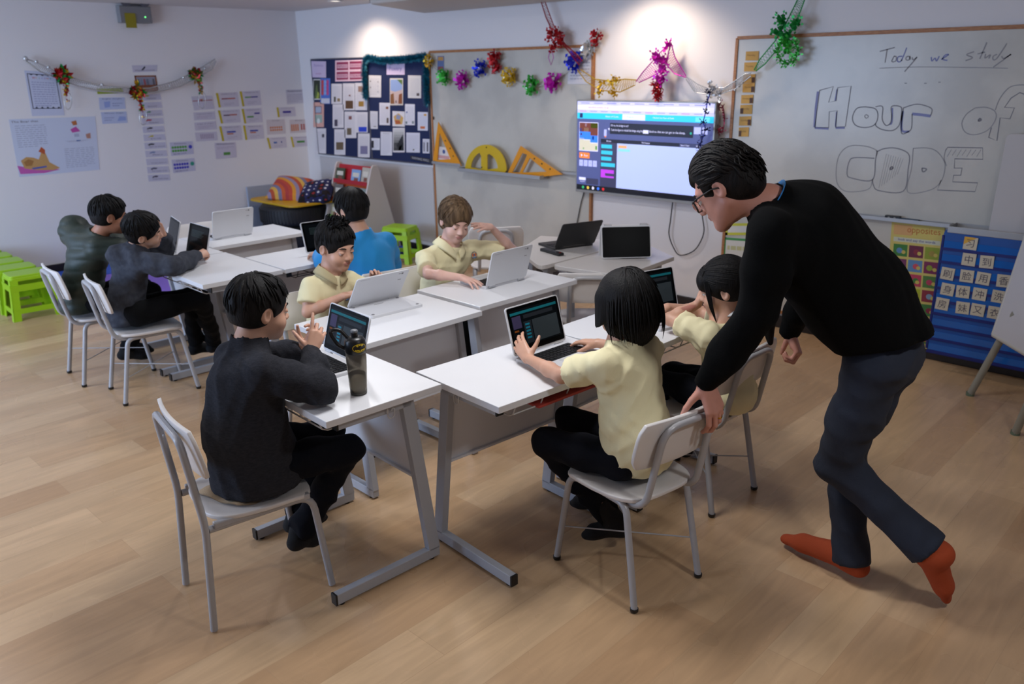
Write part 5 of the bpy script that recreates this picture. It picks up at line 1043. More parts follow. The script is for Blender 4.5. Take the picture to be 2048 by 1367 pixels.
# ---- stools
M_lime = mat('lime_plastic', '#97c414', .38, spec=.5)
def make_stool():
    e = empty('plastic_stool'); h = .345; tw, td, bw, bd_ = .28, .225, .35, .287
    b = MB(); b.rbox((0, 0, h-.009), (tw, td, .018), .025, M_lime); b.rbox((0, 0, h-.03), (tw+.006, td+.006, .03), .026, M_lime); b.build('seat', e, bevel=.005)
    def pt(sx, sy, z): t = 1-z/h; return Vector((sx*(tw+(bw-tw)*t)/2, sy*(td+(bd_-td)*t)/2, z))
    for sx in (-1, 1):
        for sy in (-1, 1):
            b = MB(); c0 = pt(sx, sy, 0); c1 = pt(sx, sy, h-.03); w_ = .055
            ix, iy = -sx*w_, -sy*w_; t_ = .006
            b.hexa([c0+Vector((0, 0, 0)), c0+Vector((ix, 0, 0)), c0+Vector((ix, -sy*t_*1, 0)), c0+Vector((0, -sy*t_, 0)), c1, c1+Vector((ix, 0, 0)), c1+Vector((ix, -sy*t_, 0)), c1+Vector((0, -sy*t_, 0))], M_lime)
            b.hexa([c0, c0+Vector((-sx*t_, 0, 0)), c0+Vector((-sx*t_, iy, 0)), c0+Vector((0, iy, 0)), c1, c1+Vector((-sx*t_, 0, 0)), c1+Vector((-sx*t_, iy, 0)), c1+Vector((0, iy, 0))], M_lime)
            b.build('leg', e)
    b = MB()
    for z_ in (.075,):
        for sx in (-1, 1): a_, c_ = pt(sx, -1, z_), pt(sx, 1, z_); b.box((a_+c_)/2+Vector((-sx*.003, 0, 0)), (.006, (c_-a_).length, .04), M_lime)
        for sy in (-1, 1): a_, c_ = pt(-1, sy, z_), pt(1, sy, z_); b.box((a_+c_)/2+Vector((0, -sy*.003, 0)), ((c_-a_).length, .006, .04), M_lime)
    for sx in (-1, 1): a_, c_ = pt(sx, -1, .25), pt(sx, 1, .25); b.box((a_+c_)/2, (.006, (c_-a_).length, .05), M_lime)
    for sy in (-1, 1): a_, c_ = pt(-1, sy, .25), pt(1, sy, .25); b.box((a_+c_)/2, ((c_-a_).length, .006, .05), M_lime)
    b.build('skirt', e)
    return e
st = make_stool(); st['category'] = 'stool'
sp = [(-7.02, 1.86, 87, 'lime plastic stool nearest the camera in the row along the left wall'), (-7.315, 1.86, 87, 'second lime plastic stool of the row along the left wall'), (-7.61, 1.86, 87, 'third lime plastic stool of the row along the left wall'), (-7.905, 1.86, 87, 'fourth lime plastic stool of the row, cut by the left edge'), (-8.20, 1.86, 87, 'farthest lime plastic stool against the left wall'), (-6.30, 4.98, 20, 'single lime plastic stool beside the white book stand')]
for i, (x, y, a_, l_) in enumerate(sp): place(st if i == 0 else copy_tree(st), (x, y, 0), R_(a_), l_, 'lime green plastic stools')
# ---- tyre seat with cushions
M_tyre = mat('tyre_rubber', '#131316', .6, bump=(60, .4))
def tyre(x, y, z, R0, w_, l_):
    b = MB(); pr = [(R0*.55, .01), (R0*.72, 0), (R0*.9, .004), (R0*.98, .03), (R0, w_*.3), (R0*1.0, w_*.7), (R0*.98, w_-.03), (R0*.9, w_-.004), (R0*.72, w_), (R0*.55, w_-.01), (R0*.53, w_*.5), (R0*.55, .01)]
    b.lathe(pr, M_tyre, 48)
    for k in range(60):
        t = 2*PI*k/60; b.box((R0*1.001*math.cos(t), R0*1.001*math.sin(t), w_/2), (.006, .014, w_*.6), M_tyre, R=Matrix.Rotation(t, 3, 'Z'))
    o = b.build('tyre'); o.location = (x, y, z); tag(o, l_, 'tyre'); return o
tx, ty = -7.62, 4.62
tyre(tx, ty, .052, .36, .225, 'lower black tyre of the stacked tyre seat on the blue mat'); tyre(tx, ty, .278, .34, .215, 'upper black tyre of the stacked tyre seat, under the yellow board')
b = MB(); b.rbox((-.05, .05, .010), (.90, .62, .02), .12, hx('#c79a10', .45)); o = b.build('seat_board', bevel=.004); o.location = (tx-.02, ty+.02, .494); tag(o, 'yellow seat board lying on the upper tyre', 'board')
b = MB(); b.box((0, 0, 0), (.03, .62, .62), mat('pale_blue_side', '#9aa3b4', .5)); b.box((.0, 0, .0), (.034, .02, .6), hx('#8c95a6')); o = b.build('corner_panel', bevel=.004); o.location = (-8.22, 4.75, .31); tag(o, 'pale blue-grey side panel standing left of the tyre seat by the corner', 'panel')
def cushion(name, loc, rot, wd, m, label):
    n = 20; b = MB(); vs = []
    for sgn in (1, -1):
        for j in range(n+1):
            for i in range(n+1):
                u, v = -1+2*i/n, -1+2*j/n; h_ = .075*((1-u**4)*(1-v**4))**.45; k = 1-.06*(1-abs(u*v))*(abs(u)**3+abs(v)**3)/2
                vs.append((u*wd/2*(1-.05*(1-v*v)*abs(u)**4), v*wd/2*(1-.05*(1-u*u)*abs(v)**4), sgn*h_))
    N0 = (n+1)**2; fs = []
    for j in range(n):
        for i in range(n): q = j*(n+1)+i; fs.append((q, q+1, q+n+2, q+n+1)); fs.append((N0+q+n+1, N0+q+n+2, N0+q+1, N0+q))
    b.add(vs, fs, m, True); o = b.build(name); o.location = loc; o.rotation_euler = rot; tag(o, label, 'cushion'); return o
def stripe_mat():
    m = bpy.data.materials.new('rainbow_arc_fabric'); m.use_nodes = True; nt = m.node_tree; bs = nt.nodes['Principled BSDF']; bs.inputs['Roughness'].default_value = .9
    tc = nt.nodes.new('ShaderNodeTexCoord'); mp_ = nt.nodes.new('ShaderNodeMapping'); mp_.inputs['Location'].default_value = (.24, .24, 0); vl = nt.nodes.new('ShaderNodeVectorMath'); vl.operation = 'LENGTH'
    sc = nt.nodes.new('ShaderNodeVectorMath'); sc.operation = 'MULTIPLY'; sc.inputs[1].default_value = (1, 1, 0)
    ml = nt.nodes.new('ShaderNodeMath'); ml.operation = 'MULTIPLY'; ml.inputs[1].default_value = 3.4; fr = nt.nodes.new('ShaderNodeMath'); fr.operation = 'FRACT'; cr = nt.nodes.new('ShaderNodeValToRGB'); cr.color_ramp.interpolation = 'CONSTANT'
    cols = ['#b04432', '#c98a2c', '#8a7f9a', '#a84a2c', '#c9a04a', '#70708f', '#b8562c', '#a03a3a']
    el = cr.color_ramp.elements; el[0].position = 0; el[0].color = lin(cols[0]); el[1].position = 1/8; el[1].color = lin(cols[1])
    for i in range(2, 8): x_ = el.new(i/8); x_.color = lin(cols[i])
    for a_, b_ in ((tc.outputs['Object'], mp_.inputs[0]), (mp_.outputs[0], sc.inputs[0]), (sc.outputs[0], vl.inputs[0]), (vl.outputs['Value'], ml.inputs[0]), (ml.outputs[0], fr.inputs[0]), (fr.outputs[0], cr.inputs[0]), (cr.outputs[0], bs.inputs['Base Color'])): nt.links.new(a_, b_)
    return m
def star_mat():
    m = bpy.data.materials.new('navy_star_fabric'); m.use_nodes = True; nt = m.node_tree; bs = nt.nodes['Principled BSDF']; bs.inputs['Roughness'].default_value = .9
    tc = nt.nodes.new('ShaderNodeTexCoord'); v = nt.nodes.new('ShaderNodeTexVoronoi'); v.inputs['Scale'].default_value = 16; v.inputs['Randomness'].default_value = .25; v.distance = 'MANHATTAN'
    cr = nt.nodes.new('ShaderNodeValToRGB'); cr.color_ramp.interpolation = 'CONSTANT'; cr.color_ramp.elements[0].color = lin('#cfcfd4'); cr.color_ramp.elements[1].position = .33; cr.color_ramp.elements[1].color = lin('#161a4a')
    sp_ = nt.nodes.new('ShaderNodeSeparateColor'); gt = nt.nodes.new('ShaderNodeMath'); gt.operation = 'GREATER_THAN'; gt.inputs[1].default_value = .68; mx = nt.nodes.new('ShaderNodeMix'); mx.data_type = 'RGBA'; mx.blend_type = 'MULTIPLY'; mx.inputs[7].default_value = lin('#a8242c')
    nt.links.new(tc.outputs['Object'], v.inputs['Vector']); nt.links.new(v.outputs['Distance'], cr.inputs[0]); nt.links.new(v.outputs['Color'], sp_.inputs[0]); nt.links.new(sp_.outputs[0], gt.inputs[0]); nt.links.new(gt.outputs[0], mx.inputs[0]); nt.links.new(cr.outputs[0], mx.inputs[6]); nt.links.new(mx.outputs[2], bs.inputs['Base Color'])
    return m
cushion('cushion', (tx-.14, ty+.08, .605), (R_(24), R_(6), R_(38)), .42, stripe_mat(), 'cushion with rainbow arcs on the tyre seat')
cushion('cushion', (tx+.24, ty+.16, .60), (R_(26), R_(-8), R_(35)), .36, star_mat(), 'navy cushion with white stars on the tyre seat')
# ---- foam mats on the floor
b = MB(); b.rbox((0, 0, .025), (1.5, 1.5, .05), .03, hx('#1c46b8', .6)); o = b.build('floor_mat', bevel=.006); o.location = (-7.25, 4.55, 0); tag(o, 'bright blue foam mat under the tyre seat', 'mat')
b = MB(); b.rbox((0, 0, .012), (1.35, .95, .024), .02, hx('#8a68d0', .6)); o = b.build('floor_mat', bevel=.004); o.location = (-7.2, 2.62, 0); tag(o, 'purple foam mat seen under the arm of the boy in the grey hoodie', 'mat')
b = MB(); b.rbox((0, 0, .012), (.45, .6, .024), .02, hx('#2c5ac8', .6)); o = b.build('floor_mat', bevel=.004); o.location = (-8.13, 2.7, 0); tag(o, 'blue foam mat by the left wall behind the boy in green', 'mat')
# ---- book stand
e = empty('book_stand', (-6.98, 4.98, 0), R_(0), 'white A-frame book stand with coloured tiers below the pin boards', 'book stand')
M_bs = mat('book_stand_white', '#c9c0bc', .45)
sw = .60; tilt = .34; hh = .90
for s2 in (-1, 1):
    b = MB(); pl = [(-.30, 0), (.30, 0), (.30, .05), (.07, hh-.03), (.05, hh), (.0, hh), (-.02, hh-.03), (-.30, .05)]
    b.prism([(y, z) for y, z in pl], .02, M_bs, Matrix.Translation((s2*sw/2-.01, 0, 0)) @ Matrix(((0, 0, 1, 0), (1, 0, 0, 0), (0, 1, 0, 0), (0, 0, 0, 1)))); b.build('end_board', e, bevel=.004)
tiers = [('#b0202c', .70, .88), ('#c4501c', .52, .70), ('#4f8a1c', .34, .52), ('#c4501c', .16, .34), ('#b9b4b0', .04, .16)]
for i, (c_, z0_, z1_) in enumerate(tiers):
    b = MB(); y0_ = -.27+z0_/hh*.25; y1_ = -.27+z1_/hh*.25+.05
    b.hexa([(-sw/2+.012, y0_+.05, z0_), (sw/2-.012, y0_+.05, z0_), (sw/2-.012, y0_+.06, z0_), (-sw/2+.012, y0_+.06, z0_), (-sw/2+.012, y1_, z1_), (sw/2-.012, y1_, z1_), (sw/2-.012, y1_+.01, z1_), (-sw/2+.012, y1_+.01, z1_)], hx(c_, .5))
    b.box((0, y0_+.03, z0_+.006), (sw-.03, .05, .008), hx(c_, .5)); b.box((0, y0_+.006, z0_+.022), (sw-.03, .006, .04), hx(c_, .5)); b.build('tier', e)
books = [(0, -.20, .15, .14, '#3f4a34', 'dark green book at the left of the top tier'), (0, .07, .15, .14, '#7fa2cc', 'light blue book in the middle of the top tier'), (0, .225, .12, .17, '#b3ada0', 'pale grey book at the right of the top tier'), (1, -.19, .14, .16, '#6f6a66', 'grey book at the left of the second tier'), (1, .05, .22, .14, '#8a96a8', 'blue-grey book with a photo in the middle of the second tier'), (1, .22, .12, .15, '#7f8a84', 'green-grey book at the right of the second tier'), (2, -.2, .12, .14, '#a8a07c', 'tan book at the left of the third tier'), (2, .16, .2, .15, '#9fb0a0', 'pale green book at the right of the third tier'), (3, -.2, .14, .14, '#a08a9a', 'mauve book at the left of the fourth tier'), (3, .08, .2, .13, '#8fa0b8', 'pale blue book in the middle of the fourth tier')]
for (t, x, w_, h_, c_, l_) in books:
    z0_ = tiers[t][1]; y0_ = -.27+z0_/hh*.25; b = MB(); b.box((0, 0, h_/2), (w_, .012, h_), hx(c_, .4)); b.box((0, -.0064, h_*.62), (w_*.7, .001, h_*.3), hx('#cfc9bc', .5)); b.box((.01, -.0066, h_*.3), (w_*.45, .0012, h_*.22), hx('#7a4a3c', .5))
    o = b.build('picture_book', bevel=.002); o.location = Vector((-6.98+x, 4.98+y0_+.022, z0_+.0105)); o.rotation_euler = (R_(-14), 0, 0); tag(o, l_+' of the book stand', 'book', 'picture books on the white book stand')
b = MB(); b.rbox((0, 0, .03), (.3, .2, .06), .03, hx('#1c2038')); o = b.build('folded_cloth', bevel=.01); o.location = (-6.3, 3.75, .72-.16); o.location = (-6.45, 3.95, 0); o.scale = (1, 1, 1)
bpy.data.objects.remove(o)
# ================================================================ people: smooth blended bodies, polygonised from distance fields
def nv(v): v = np.asarray(v, float); return v/np.linalg.norm(v)
def axis(lo, hi, h, fine=()):
    out = [lo]; x = lo
    while x < hi:
        st_ = h
        for a, b, hf in fine:
            if a-h < x < b: st_ = min(st_, hf)
        x += st_; out.append(x)
    return np.array(out)
class Field:
    def __init__(s, lo, hi, h, fine=()):
        """fine: list of (centre, half size, step) boxes"""
        s.ax = [axis(lo[i], hi[i], h, [(c[i]-r, c[i]+r, hf) for c, r, hf in fine]) for i in range(3)]
        s.F = np.full([len(a) for a in s.ax], 1.0, np.float32)
    def sub(s, c, r):
        sl = []
        for i in range(3):
            a = s.ax[i]; i0 = max(0, np.searchsorted(a, c[i]-r[i])-1); i1 = min(len(a), np.searchsorted(a, c[i]+r[i])+1)
            if i1 <= i0: return None, None
            sl.append(slice(i0, i1))
        X = s.ax[0][sl[0]][:, None, None]; Y = s.ax[1][sl[1]][None, :, None]; Z = s.ax[2][sl[2]][None, None, :]
        return tuple(sl), (X, Y, Z)
    def put(s, sl, d, k, op='add'):
        A = s.F[sl]
        if op == 'add':
            h = np.maximum(k-np.abs(A-d), 0)/k if k > 0 else 0; s.F[sl] = np.minimum(A, d)-h*h*k*.25
        else:
            d = -d; h = np.maximum(k-np.abs(A-d), 0)/k if k > 0 else 0; s.F[sl] = np.maximum(A, d)+h*h*k*.25
    def cone(s, a, b, ra, rb, k=.02, flat=None, ratio=1.0, op='add'):
        a = np.asarray(a, float); b = np.asarray(b, float); c = (a+b)/2; R = max(ra, rb)*(1 if ratio <= 1 else ratio)
        sl, P = s.sub(c, np.abs(b-a)/2+R+k+.02)
        if sl is None: return
        ba = b-a; L2 = max(ba @ ba, 1e-12); q = [P[i]-a[i] for i in range(3)]
        h = np.clip((q[0]*ba[0]+q[1]*ba[1]+q[2]*ba[2])/L2, 0, 1); q = [q[i]-ba[i]*h for i in range(3)]
        if flat is not None:
            f = nv(flat); t = q[0]*f[0]+q[1]*f[1]+q[2]*f[2]; q = [q[i]+f[i]*t*(1/ratio-1) for i in range(3)]
        d = np.sqrt(q[0]**2+q[1]**2+q[2]**2)-(ra+(rb-ra)*h)
        if flat is not None and ratio < 1: d = d*ratio**.5
        s.put(sl, d.astype(np.float32), k, op)
    def ell(s, c, r, R=None, k=.015, op='add', cut=None):
        c = np.asarray(c, float); r = np.asarray(r, float); R = np.eye(3) if R is None else R
        sl, P = s.sub(c, np.full(3, r.max()+k+.012))
        if sl is None: return
        q = [P[i]-c[i] for i in range(3)]; l = [q[0]*R[0][i]+q[1]*R[1][i]+q[2]*R[2][i] for i in range(3)]
        k0 = np.sqrt((l[0]/r[0])**2+(l[1]/r[1])**2+(l[2]/r[2])**2); k1 = np.sqrt((l[0]/r[0]**2)**2+(l[1]/r[1]**2)**2+(l[2]/r[2]**2)**2)
        d = k0*(k0-1)/np.maximum(k1, 1e-9)
        if cut is not None:
            n, o = cut; n = np.asarray(n, float); d = np.maximum(d, o-(l[0]*n[0]+l[1]*n[1]+l[2]*n[2]))
        s.put(sl, d.astype(np.float32), k, op)
    def cut(s, p, n, r):
        """flat cut: removes what lies beyond the plane (p, n), within r of p's axis"""
        p = np.asarray(p, float); n = nv(n); sl, P = s.sub(p+n*.2, np.full(3, .2+r))
        if sl is None: return
        q = [P[i]-p[i] for i in range(3)]; t = q[0]*n[0]+q[1]*n[1]+q[2]*n[2]; rad = np.sqrt(np.maximum(q[0]**2+q[1]**2+q[2]**2-t**2, 0))
        A = s.F[sl]; s.F[sl] = np.where(rad < r, np.maximum(A, t), A).astype(np.float32)
    def chain(s, pts, rad, k=.02, **kw):
        for i in range(len(pts)-1): s.cone(pts[i], pts[i+1], rad[i], rad[i+1], k, **kw)
    def folds(s, amp, freq, seed=0, dirn=(0, 0, 1)):
        r = np.random.RandomState(seed); X, Y, Z = s.ax[0][:, None, None], s.ax[1][None, :, None], s.ax[2][None, None, :]
        n = 0
        for i in range(3):
            a = r.randn(3); a /= np.linalg.norm(a); a = a*.8+np.asarray(dirn)*1.0; b = r.randn(3); f = freq*(.7+.5*i)
            n = n+(1-np.abs(np.sin(f*(a[0]*X+a[1]*Y+a[2]*Z)+1.3*np.sin(f*.45*(b[0]*X+b[1]*Y+b[2]*Z)+i))))*(.6**i)
        s.F += (amp*(n-1.0)*-1).astype(np.float32)
    def mesh(s):
        F = s.F; ins = F < 0; nx, ny, nz = F.shape
        cnt = np.zeros((nx-1, ny-1, nz-1), np.int8)
        for a in (0, 1):
            for b in (0, 1):
                for c in (0, 1): cnt += ins[a:nx-1+a, b:ny-1+b, c:nz-1+c]
        act = np.argwhere((cnt > 0) & (cnt < 8)); idx = -np.ones(cnt.shape, np.int64); idx[act[:, 0], act[:, 1], act[:, 2]] = np.arange(len(act))
        acc = np.zeros((len(act), 3)); w = np.zeros(len(act)); E = [((0,)*3, (1, 0, 0)), ((0,)*3, (0, 1, 0)), ((0,)*3, (0, 0, 1)), ((1, 0, 0), (1, 1, 0)), ((1, 0, 0), (1, 0, 1)), ((0, 1, 0), (1, 1, 0)), ((0, 1, 0), (0, 1, 1)), ((0, 0, 1), (1, 0, 1)), ((0, 0, 1), (0, 1, 1)), ((1, 1, 0), (1, 1, 1)), ((1, 0, 1), (1, 1, 1)), ((0, 1, 1), (1, 1, 1))]
        co = lambda i: np.stack([s.ax[0][i[:, 0]], s.ax[1][i[:, 1]], s.ax[2][i[:, 2]]], 1)
        for e0, e1 in E:
            i0 = act+np.array(e0); i1 = act+np.array(e1); f0 = F[i0[:, 0], i0[:, 1], i0[:, 2]]; f1 = F[i1[:, 0], i1[:, 1], i1[:, 2]]
            m = (f0 < 0) != (f1 < 0); t = np.where(m, f0/np.where(m, f0-f1, 1), 0)[:, None]; p = co(i0)*(1-t)+co(i1)*t; acc[m] += p[m]; w[m] += 1
        V = acc/np.maximum(w, 1)[:, None]; Q = []
        for axn in range(3):
            u, v = [(1, 2), (2, 0), (0, 1)][axn]
            sl0 = [slice(None)]*3; sl1 = [slice(None)]*3; sl0[axn] = slice(0, -1); sl1[axn] = slice(1, None)
            a, b = ins[tuple(sl0)], ins[tuple(sl1)]; ed = np.argwhere(a != b)
            ed = ed[(ed[:, u] > 0) & (ed[:, v] > 0) & (ed[:, u] < F.shape[u]-1) & (ed[:, v] < F.shape[v]-1)]
            fl = a[ed[:, 0], ed[:, 1], ed[:, 2]]; du = np.zeros(3, int); du[u] = 1; dv = np.zeros(3, int); dv[v] = 1
            c = [ed-du-dv, ed-dv, ed, ed-du]; q = np.stack([idx[x[:, 0], x[:, 1], x[:, 2]] for x in c], 1)
            q[~fl] = q[~fl][:, ::-1]; Q.append(q)
        Q = np.concatenate(Q); Q = Q[(Q >= 0).all(1)]
        return V, Q
def relax(V, Q, n, lam=.5):
    e = np.concatenate([Q[:, [0, 1]], Q[:, [1, 2]], Q[:, [2, 3]], Q[:, [3, 0]]]); e = np.concatenate([e, e[:, ::-1]])
    deg = np.bincount(e[:, 0], minlength=len(V))[:, None]
    for _ in range(n):
        m = np.zeros_like(V)
        for k in range(3): m[:, k] = np.bincount(e[:, 0], V[e[:, 1], k], len(V))
        V = V*(1-lam)+lam*m/np.maximum(deg, 1)
    return V
def field_obj(name, fd, mats, parent=None, origin=(0, 0, 0), smooth=1, matfn=None):
    V, Q = fd.mesh() if isinstance(fd, Field) else fd
    if smooth: V = relax(V, Q, smooth)
    return np_obj(name, V, Q, mats, parent, origin, matfn)
def np_obj(name, V, Q, mats, parent, origin, matfn=None):
    o3 = np.asarray(origin, float); me = bpy.data.meshes.new(name); me.vertices.add(len(V)); me.vertices.foreach_set('co', (V-o3).astype(np.float32).ravel())
    me.loops.add(Q.size); me.loops.foreach_set('vertex_index', Q.ravel().astype(np.int32)); me.polygons.add(len(Q))
    me.polygons.foreach_set('loop_start', (np.arange(len(Q))*4).astype(np.int32)); me.polygons.foreach_set('loop_total', np.full(len(Q), 4, np.int32))
    me.polygons.foreach_set('use_smooth', np.ones(len(Q), bool))
    for m in mats: me.materials.append(m)
    if matfn is not None: me.polygons.foreach_set('material_index', matfn(V[Q].mean(1)).astype(np.int32))
    me.update(calc_edges=True); me.validate()
    o = bpy.data.objects.new(name, me); COL.objects.link(o)
    if parent: o.parent = parent
    else: o.location = Vector(origin)
    return o
def rot_from(fwd, up=(0, 0, 1), roll=0.0):
    """columns: right, forward, up"""
    f = nv(fwd); r = nv(np.cross(f, up)); u = np.cross(r, f)
    if roll: r, u = r*math.cos(roll)+u*math.sin(roll), -r*math.sin(roll)+u*math.cos(roll)
    return np.stack([r, f, u], 1)
class Head:
    def __init__(s, c, fwd, sc, roll=0.0, nose=.6, adult=False, up=(0, 0, 1)):
        s.c = np.asarray(c, float); s.R = rot_from(fwd, up, roll); s.s = sc; s.nose = nose; s.adult = adult
    def w(s, p): return s.c+s.R @ (np.asarray(p, float)*s.s)
    def loc(s, P): return ((P-s.c) @ s.R)/s.s
    def build(s, F, lid=.5):
        k = s.s; E = lambda c, r, kk=.02, **kw: F.ell(s.w(c), np.array(r)*k, s.R, kk*k, **kw); C = lambda a, b, ra, rb, kk=.01: F.cone(s.w(a), s.w(b), ra*k, rb*k, kk*k)
        E((0, -.014, .028), (.073, .092, .084)); E((0, .018, -.028), (.060, .072, .072), .03); E((0, .030, -.068), (.046, .052, .042), .03)
        if s.adult: C((-.05, -.0, -.055), (-.018, .068, -.098), .018, .016, .02); C((.05, -.0, -.055), (.018, .068, -.098), .018, .016, .02); E((0, .074, -.100), (.020, .016, .016), .02)
        else: E((0, .066, -.092), (.020, .018, .018), .025); E((-.038, .052, -.045), (.024, .026, .026), .02); E((.038, .052, -.045), (.024, .026, .026), .02)
        E((0, .070, .016), (.046, .016, .014), .02)
        for sx in (-1, 1):
            E((sx*.031, .092, -.004), (.019, .012, .012), .012, op='sub')
            E((sx*.031, .0755, -.006), (.0150, .0138, .0135), .004, cut=((0, .15, 1) if lid > .5 else (0, .1, 1), -.001 if lid > .7 else .003))
            E((sx*.031, .0745, -.006), (.0148, .0132, .0132), .004, cut=((0, 0, -1), .0065))
            E((sx*.077, -.012, -.010), (.009, .019, .031), .010); E((sx*.083, -.006, -.010), (.005, .010, .017), .006, op='sub')
        n = s.nose; C((0, .080, .002), (0, .090+.012*n, -.028), .008, .0095, .012); E((0, .092+.012*n, -.033), (.0105, .010, .009), .008)
        for sx in (-1, 1): E((sx*.0105, .089+.005*n, -.036), (.0072, .0085, .0065), .006)
        E((0, .088, -.0565), (.022, .0085, .0052), .005); E((0, .087, -.0655), (.019, .0085, .0058), .005); F.cone(s.w((-.020, .0965, -.0612)), s.w((.020, .0965, -.0612)), .0022*k, .0022*k, .003*k, op='sub')
    def matfn(s, P):
        l = s.loc(P); m = np.zeros(len(P)); m[(np.abs(l[:, 0]) < .022-.8*np.abs(l[:, 2]+.061)) & (l[:, 2] < -.0525) & (l[:, 2] > -.0710) & (l[:, 1] > .080)] = 1; return m
    def extras(s, parent, org, iris, brow_m, down=.35):
        """eyes and brows as parts"""
        org = Vector(org)
        for sx in (-1, 1):
            b = MB(); g = nv(np.array([0, 1, -down])); R = rot_from(g); c0 = np.array([sx*.031, .0742, -.006]); vs = []; fs = []; ms = []
            n, mseg = 10, 16
            for i in range(n+1):
                t = PI*i/n
                for j in range(mseg):
                    a = 2*PI*j/mseg; l = R @ np.array([math.sin(t)*math.cos(a), math.cos(t), math.sin(t)*math.sin(a)])*.0122; vs.append(Vector(s.w(c0+l))-org)
            for i in range(n):
                fs = [(i*mseg+j, i*mseg+(j+1) % mseg, (i+1)*mseg+(j+1) % mseg, (i+1)*mseg+j) for j in range(mseg)]
                b.add(vs, fs, iris if i < 2 else M_sclera, True) if False else None
                ms.append((fs, iris if i < 2 else M_sclera))
            o0 = len(b.v); b.v += vs
            for fs, m in ms:
                for f in fs: b.f.append([x+o0 for x in f]); b.m.append(m); b.sm.append(True)
            b.build('eye', parent)
            b = MB(); b.tube([Vector(s.w(p))-org for p in ((sx*.014, .0895, .0155), (sx*.024, .0895, .0195), (sx*.036, .084, .0205), (sx*.048, .072, .0155))], [.0022*s.s, .0036*s.s, .0034*s.s, .0012*s.s], brow_m, 6); b.build('eyebrow', parent)
def hand(F, wrist, fdir, dorsal, side, sc=1.0, curl=(.3, .35, .4, .45), spread=.10, thumb=(.62, .70, -.35), tcurl=.3):
    """side +1: thumb on the +y side of (fingers, y, dorsal); fingers each a chain of three"""
    x = nv(fdir); z = np.asarray(dorsal, float); z = nv(z-x*(z @ x)); y = np.cross(z, x)*side; w0 = np.asarray(wrist, float)
    L = lambda p: w0+(x*p[0]+y*p[1]+z*p[2])*sc
    kn = [(.088, .028, 0), (.093, .009, .003), (.089, -.010, .001), (.080, -.027, -.003)]
    tips = []
    for i, (kx, ky, kz) in enumerate(kn): F.cone(L((.004, ky*.55, 0)), L((kx, ky, kz)), .0155*sc, .0112*sc, .012*sc)
    F.cone(L((.02, .012, -.006)), L((.055, -.010, -.008)), .015*sc, .013*sc, .015*sc)
    ln = [(.040, .025, .020), (.044, .029, .021), (.041, .027, .021), (.032, .021, .018)]
    for i in range(4):
        p = np.array(kn[i]); a = 0.0; sp = (1.5-i)*spread; c = curl[i]
        for j in range(3):
            a += c*(.75, 1.15, .75)[j]; d = np.array([math.cos(a)*math.cos(sp), math.cos(a)*math.sin(sp), -math.sin(a)]); q = p+d*ln[i][j]
            r0 = (.0098, .0088, .0080)[j]*(1, 1, .98, .86)[i]; r1 = (.0088, .0080, .0068)[j]*(1, 1, .98, .86)[i]
            F.cone(L(p), L(q), r0*sc, r1*sc, .003*sc); p = q
        tips.append(L(p))
    t = nv(thumb); p = np.array([.018, .022, -.008]); q = p+t*.040; F.cone(L(p), L(q), .0150*sc, .0112*sc, .010*sc)
    d2 = nv(t+np.array([.5, -.25, -.1])*tcurl); r = q+d2*.030; F.cone(L(q), L(r), .0108*sc, .0098*sc, .003*sc); d3 = nv(d2+np.array([.4, -.35, -.1])*tcurl); F.cone(L(r), L(r+d3*.024), .0096*sc, .0074*sc, .003*sc)
    return tips, L
M_sclera = mat('eye_white', '#d8d2cc', .25); M_iris = mat('dark_iris', '#1a100c', .15)
def skin(n, c, lip): return [mat('skin_'+n, c, .48, sss=.12, vary=(14, '#%02x%02x%02x' % tuple(max(0, int(c[i:i+2], 16)-12) for i in (1, 3, 5)), .45, .75)), mat('lips_'+n, lip, .42)]
def hair_mat(n, c, c2): return mat('hair_'+n, c, .6, spec=.2, vary=(60, c2, .4, .7, (1, 1, .15)), bump=(240, .5, (1, 1, .1)))
M_hblk = hair_mat('black', '#0b0a0a', '#161415'); M_hbrn = hair_mat('light_brown', '#4a3826', '#7a6248'); M_hdk = hair_mat('darkest', '#0a0808', '#1a1412')
SK_tan = skin('tan', '#cd9f87', '#b87f72'); SK_pale = skin('pale', '#dfb4a4', '#c48a84'); SK_adult = skin('adult', '#c98f7c', '#ad6a62'); SK_dark = skin('brown', '#a8745a', '#85524a')
def hair_base(H, t=.010, face=(0, .100, -.052), fr=(.068, .085, .078), low=-.045, extra=None, back=0.0, h=.0045, ears=True):
    r = .30*H.s; c = H.c; F = Field(c-r, c+r, h)
    k = H.s; F.ell(H.w((0, -.016, .032)), np.array([.074+t, .093+t, .084+t])*k, H.R, .01)
    F.ell(H.w((0, -.038, -.018)), np.array([.066+t*.45, .062+t*.45, .062+t*.5+back])*k, H.R, .03)
    F.ell(H.w(face), np.array(fr)*k, H.R, .012*k, op='sub')
    if ears:
        for sx in (-1, 1): F.ell(H.w((sx*.080, .0, -.018)), np.array([.022, .024, .034])*k, H.R, .006, op='sub')
    F.cone(H.w((0, .07, low-.08)), H.w((0, -.16, low-.105)), .10*k, .075*k, .01, op='sub') if low is not None else None
    if extra: extra(F, H)
    return F
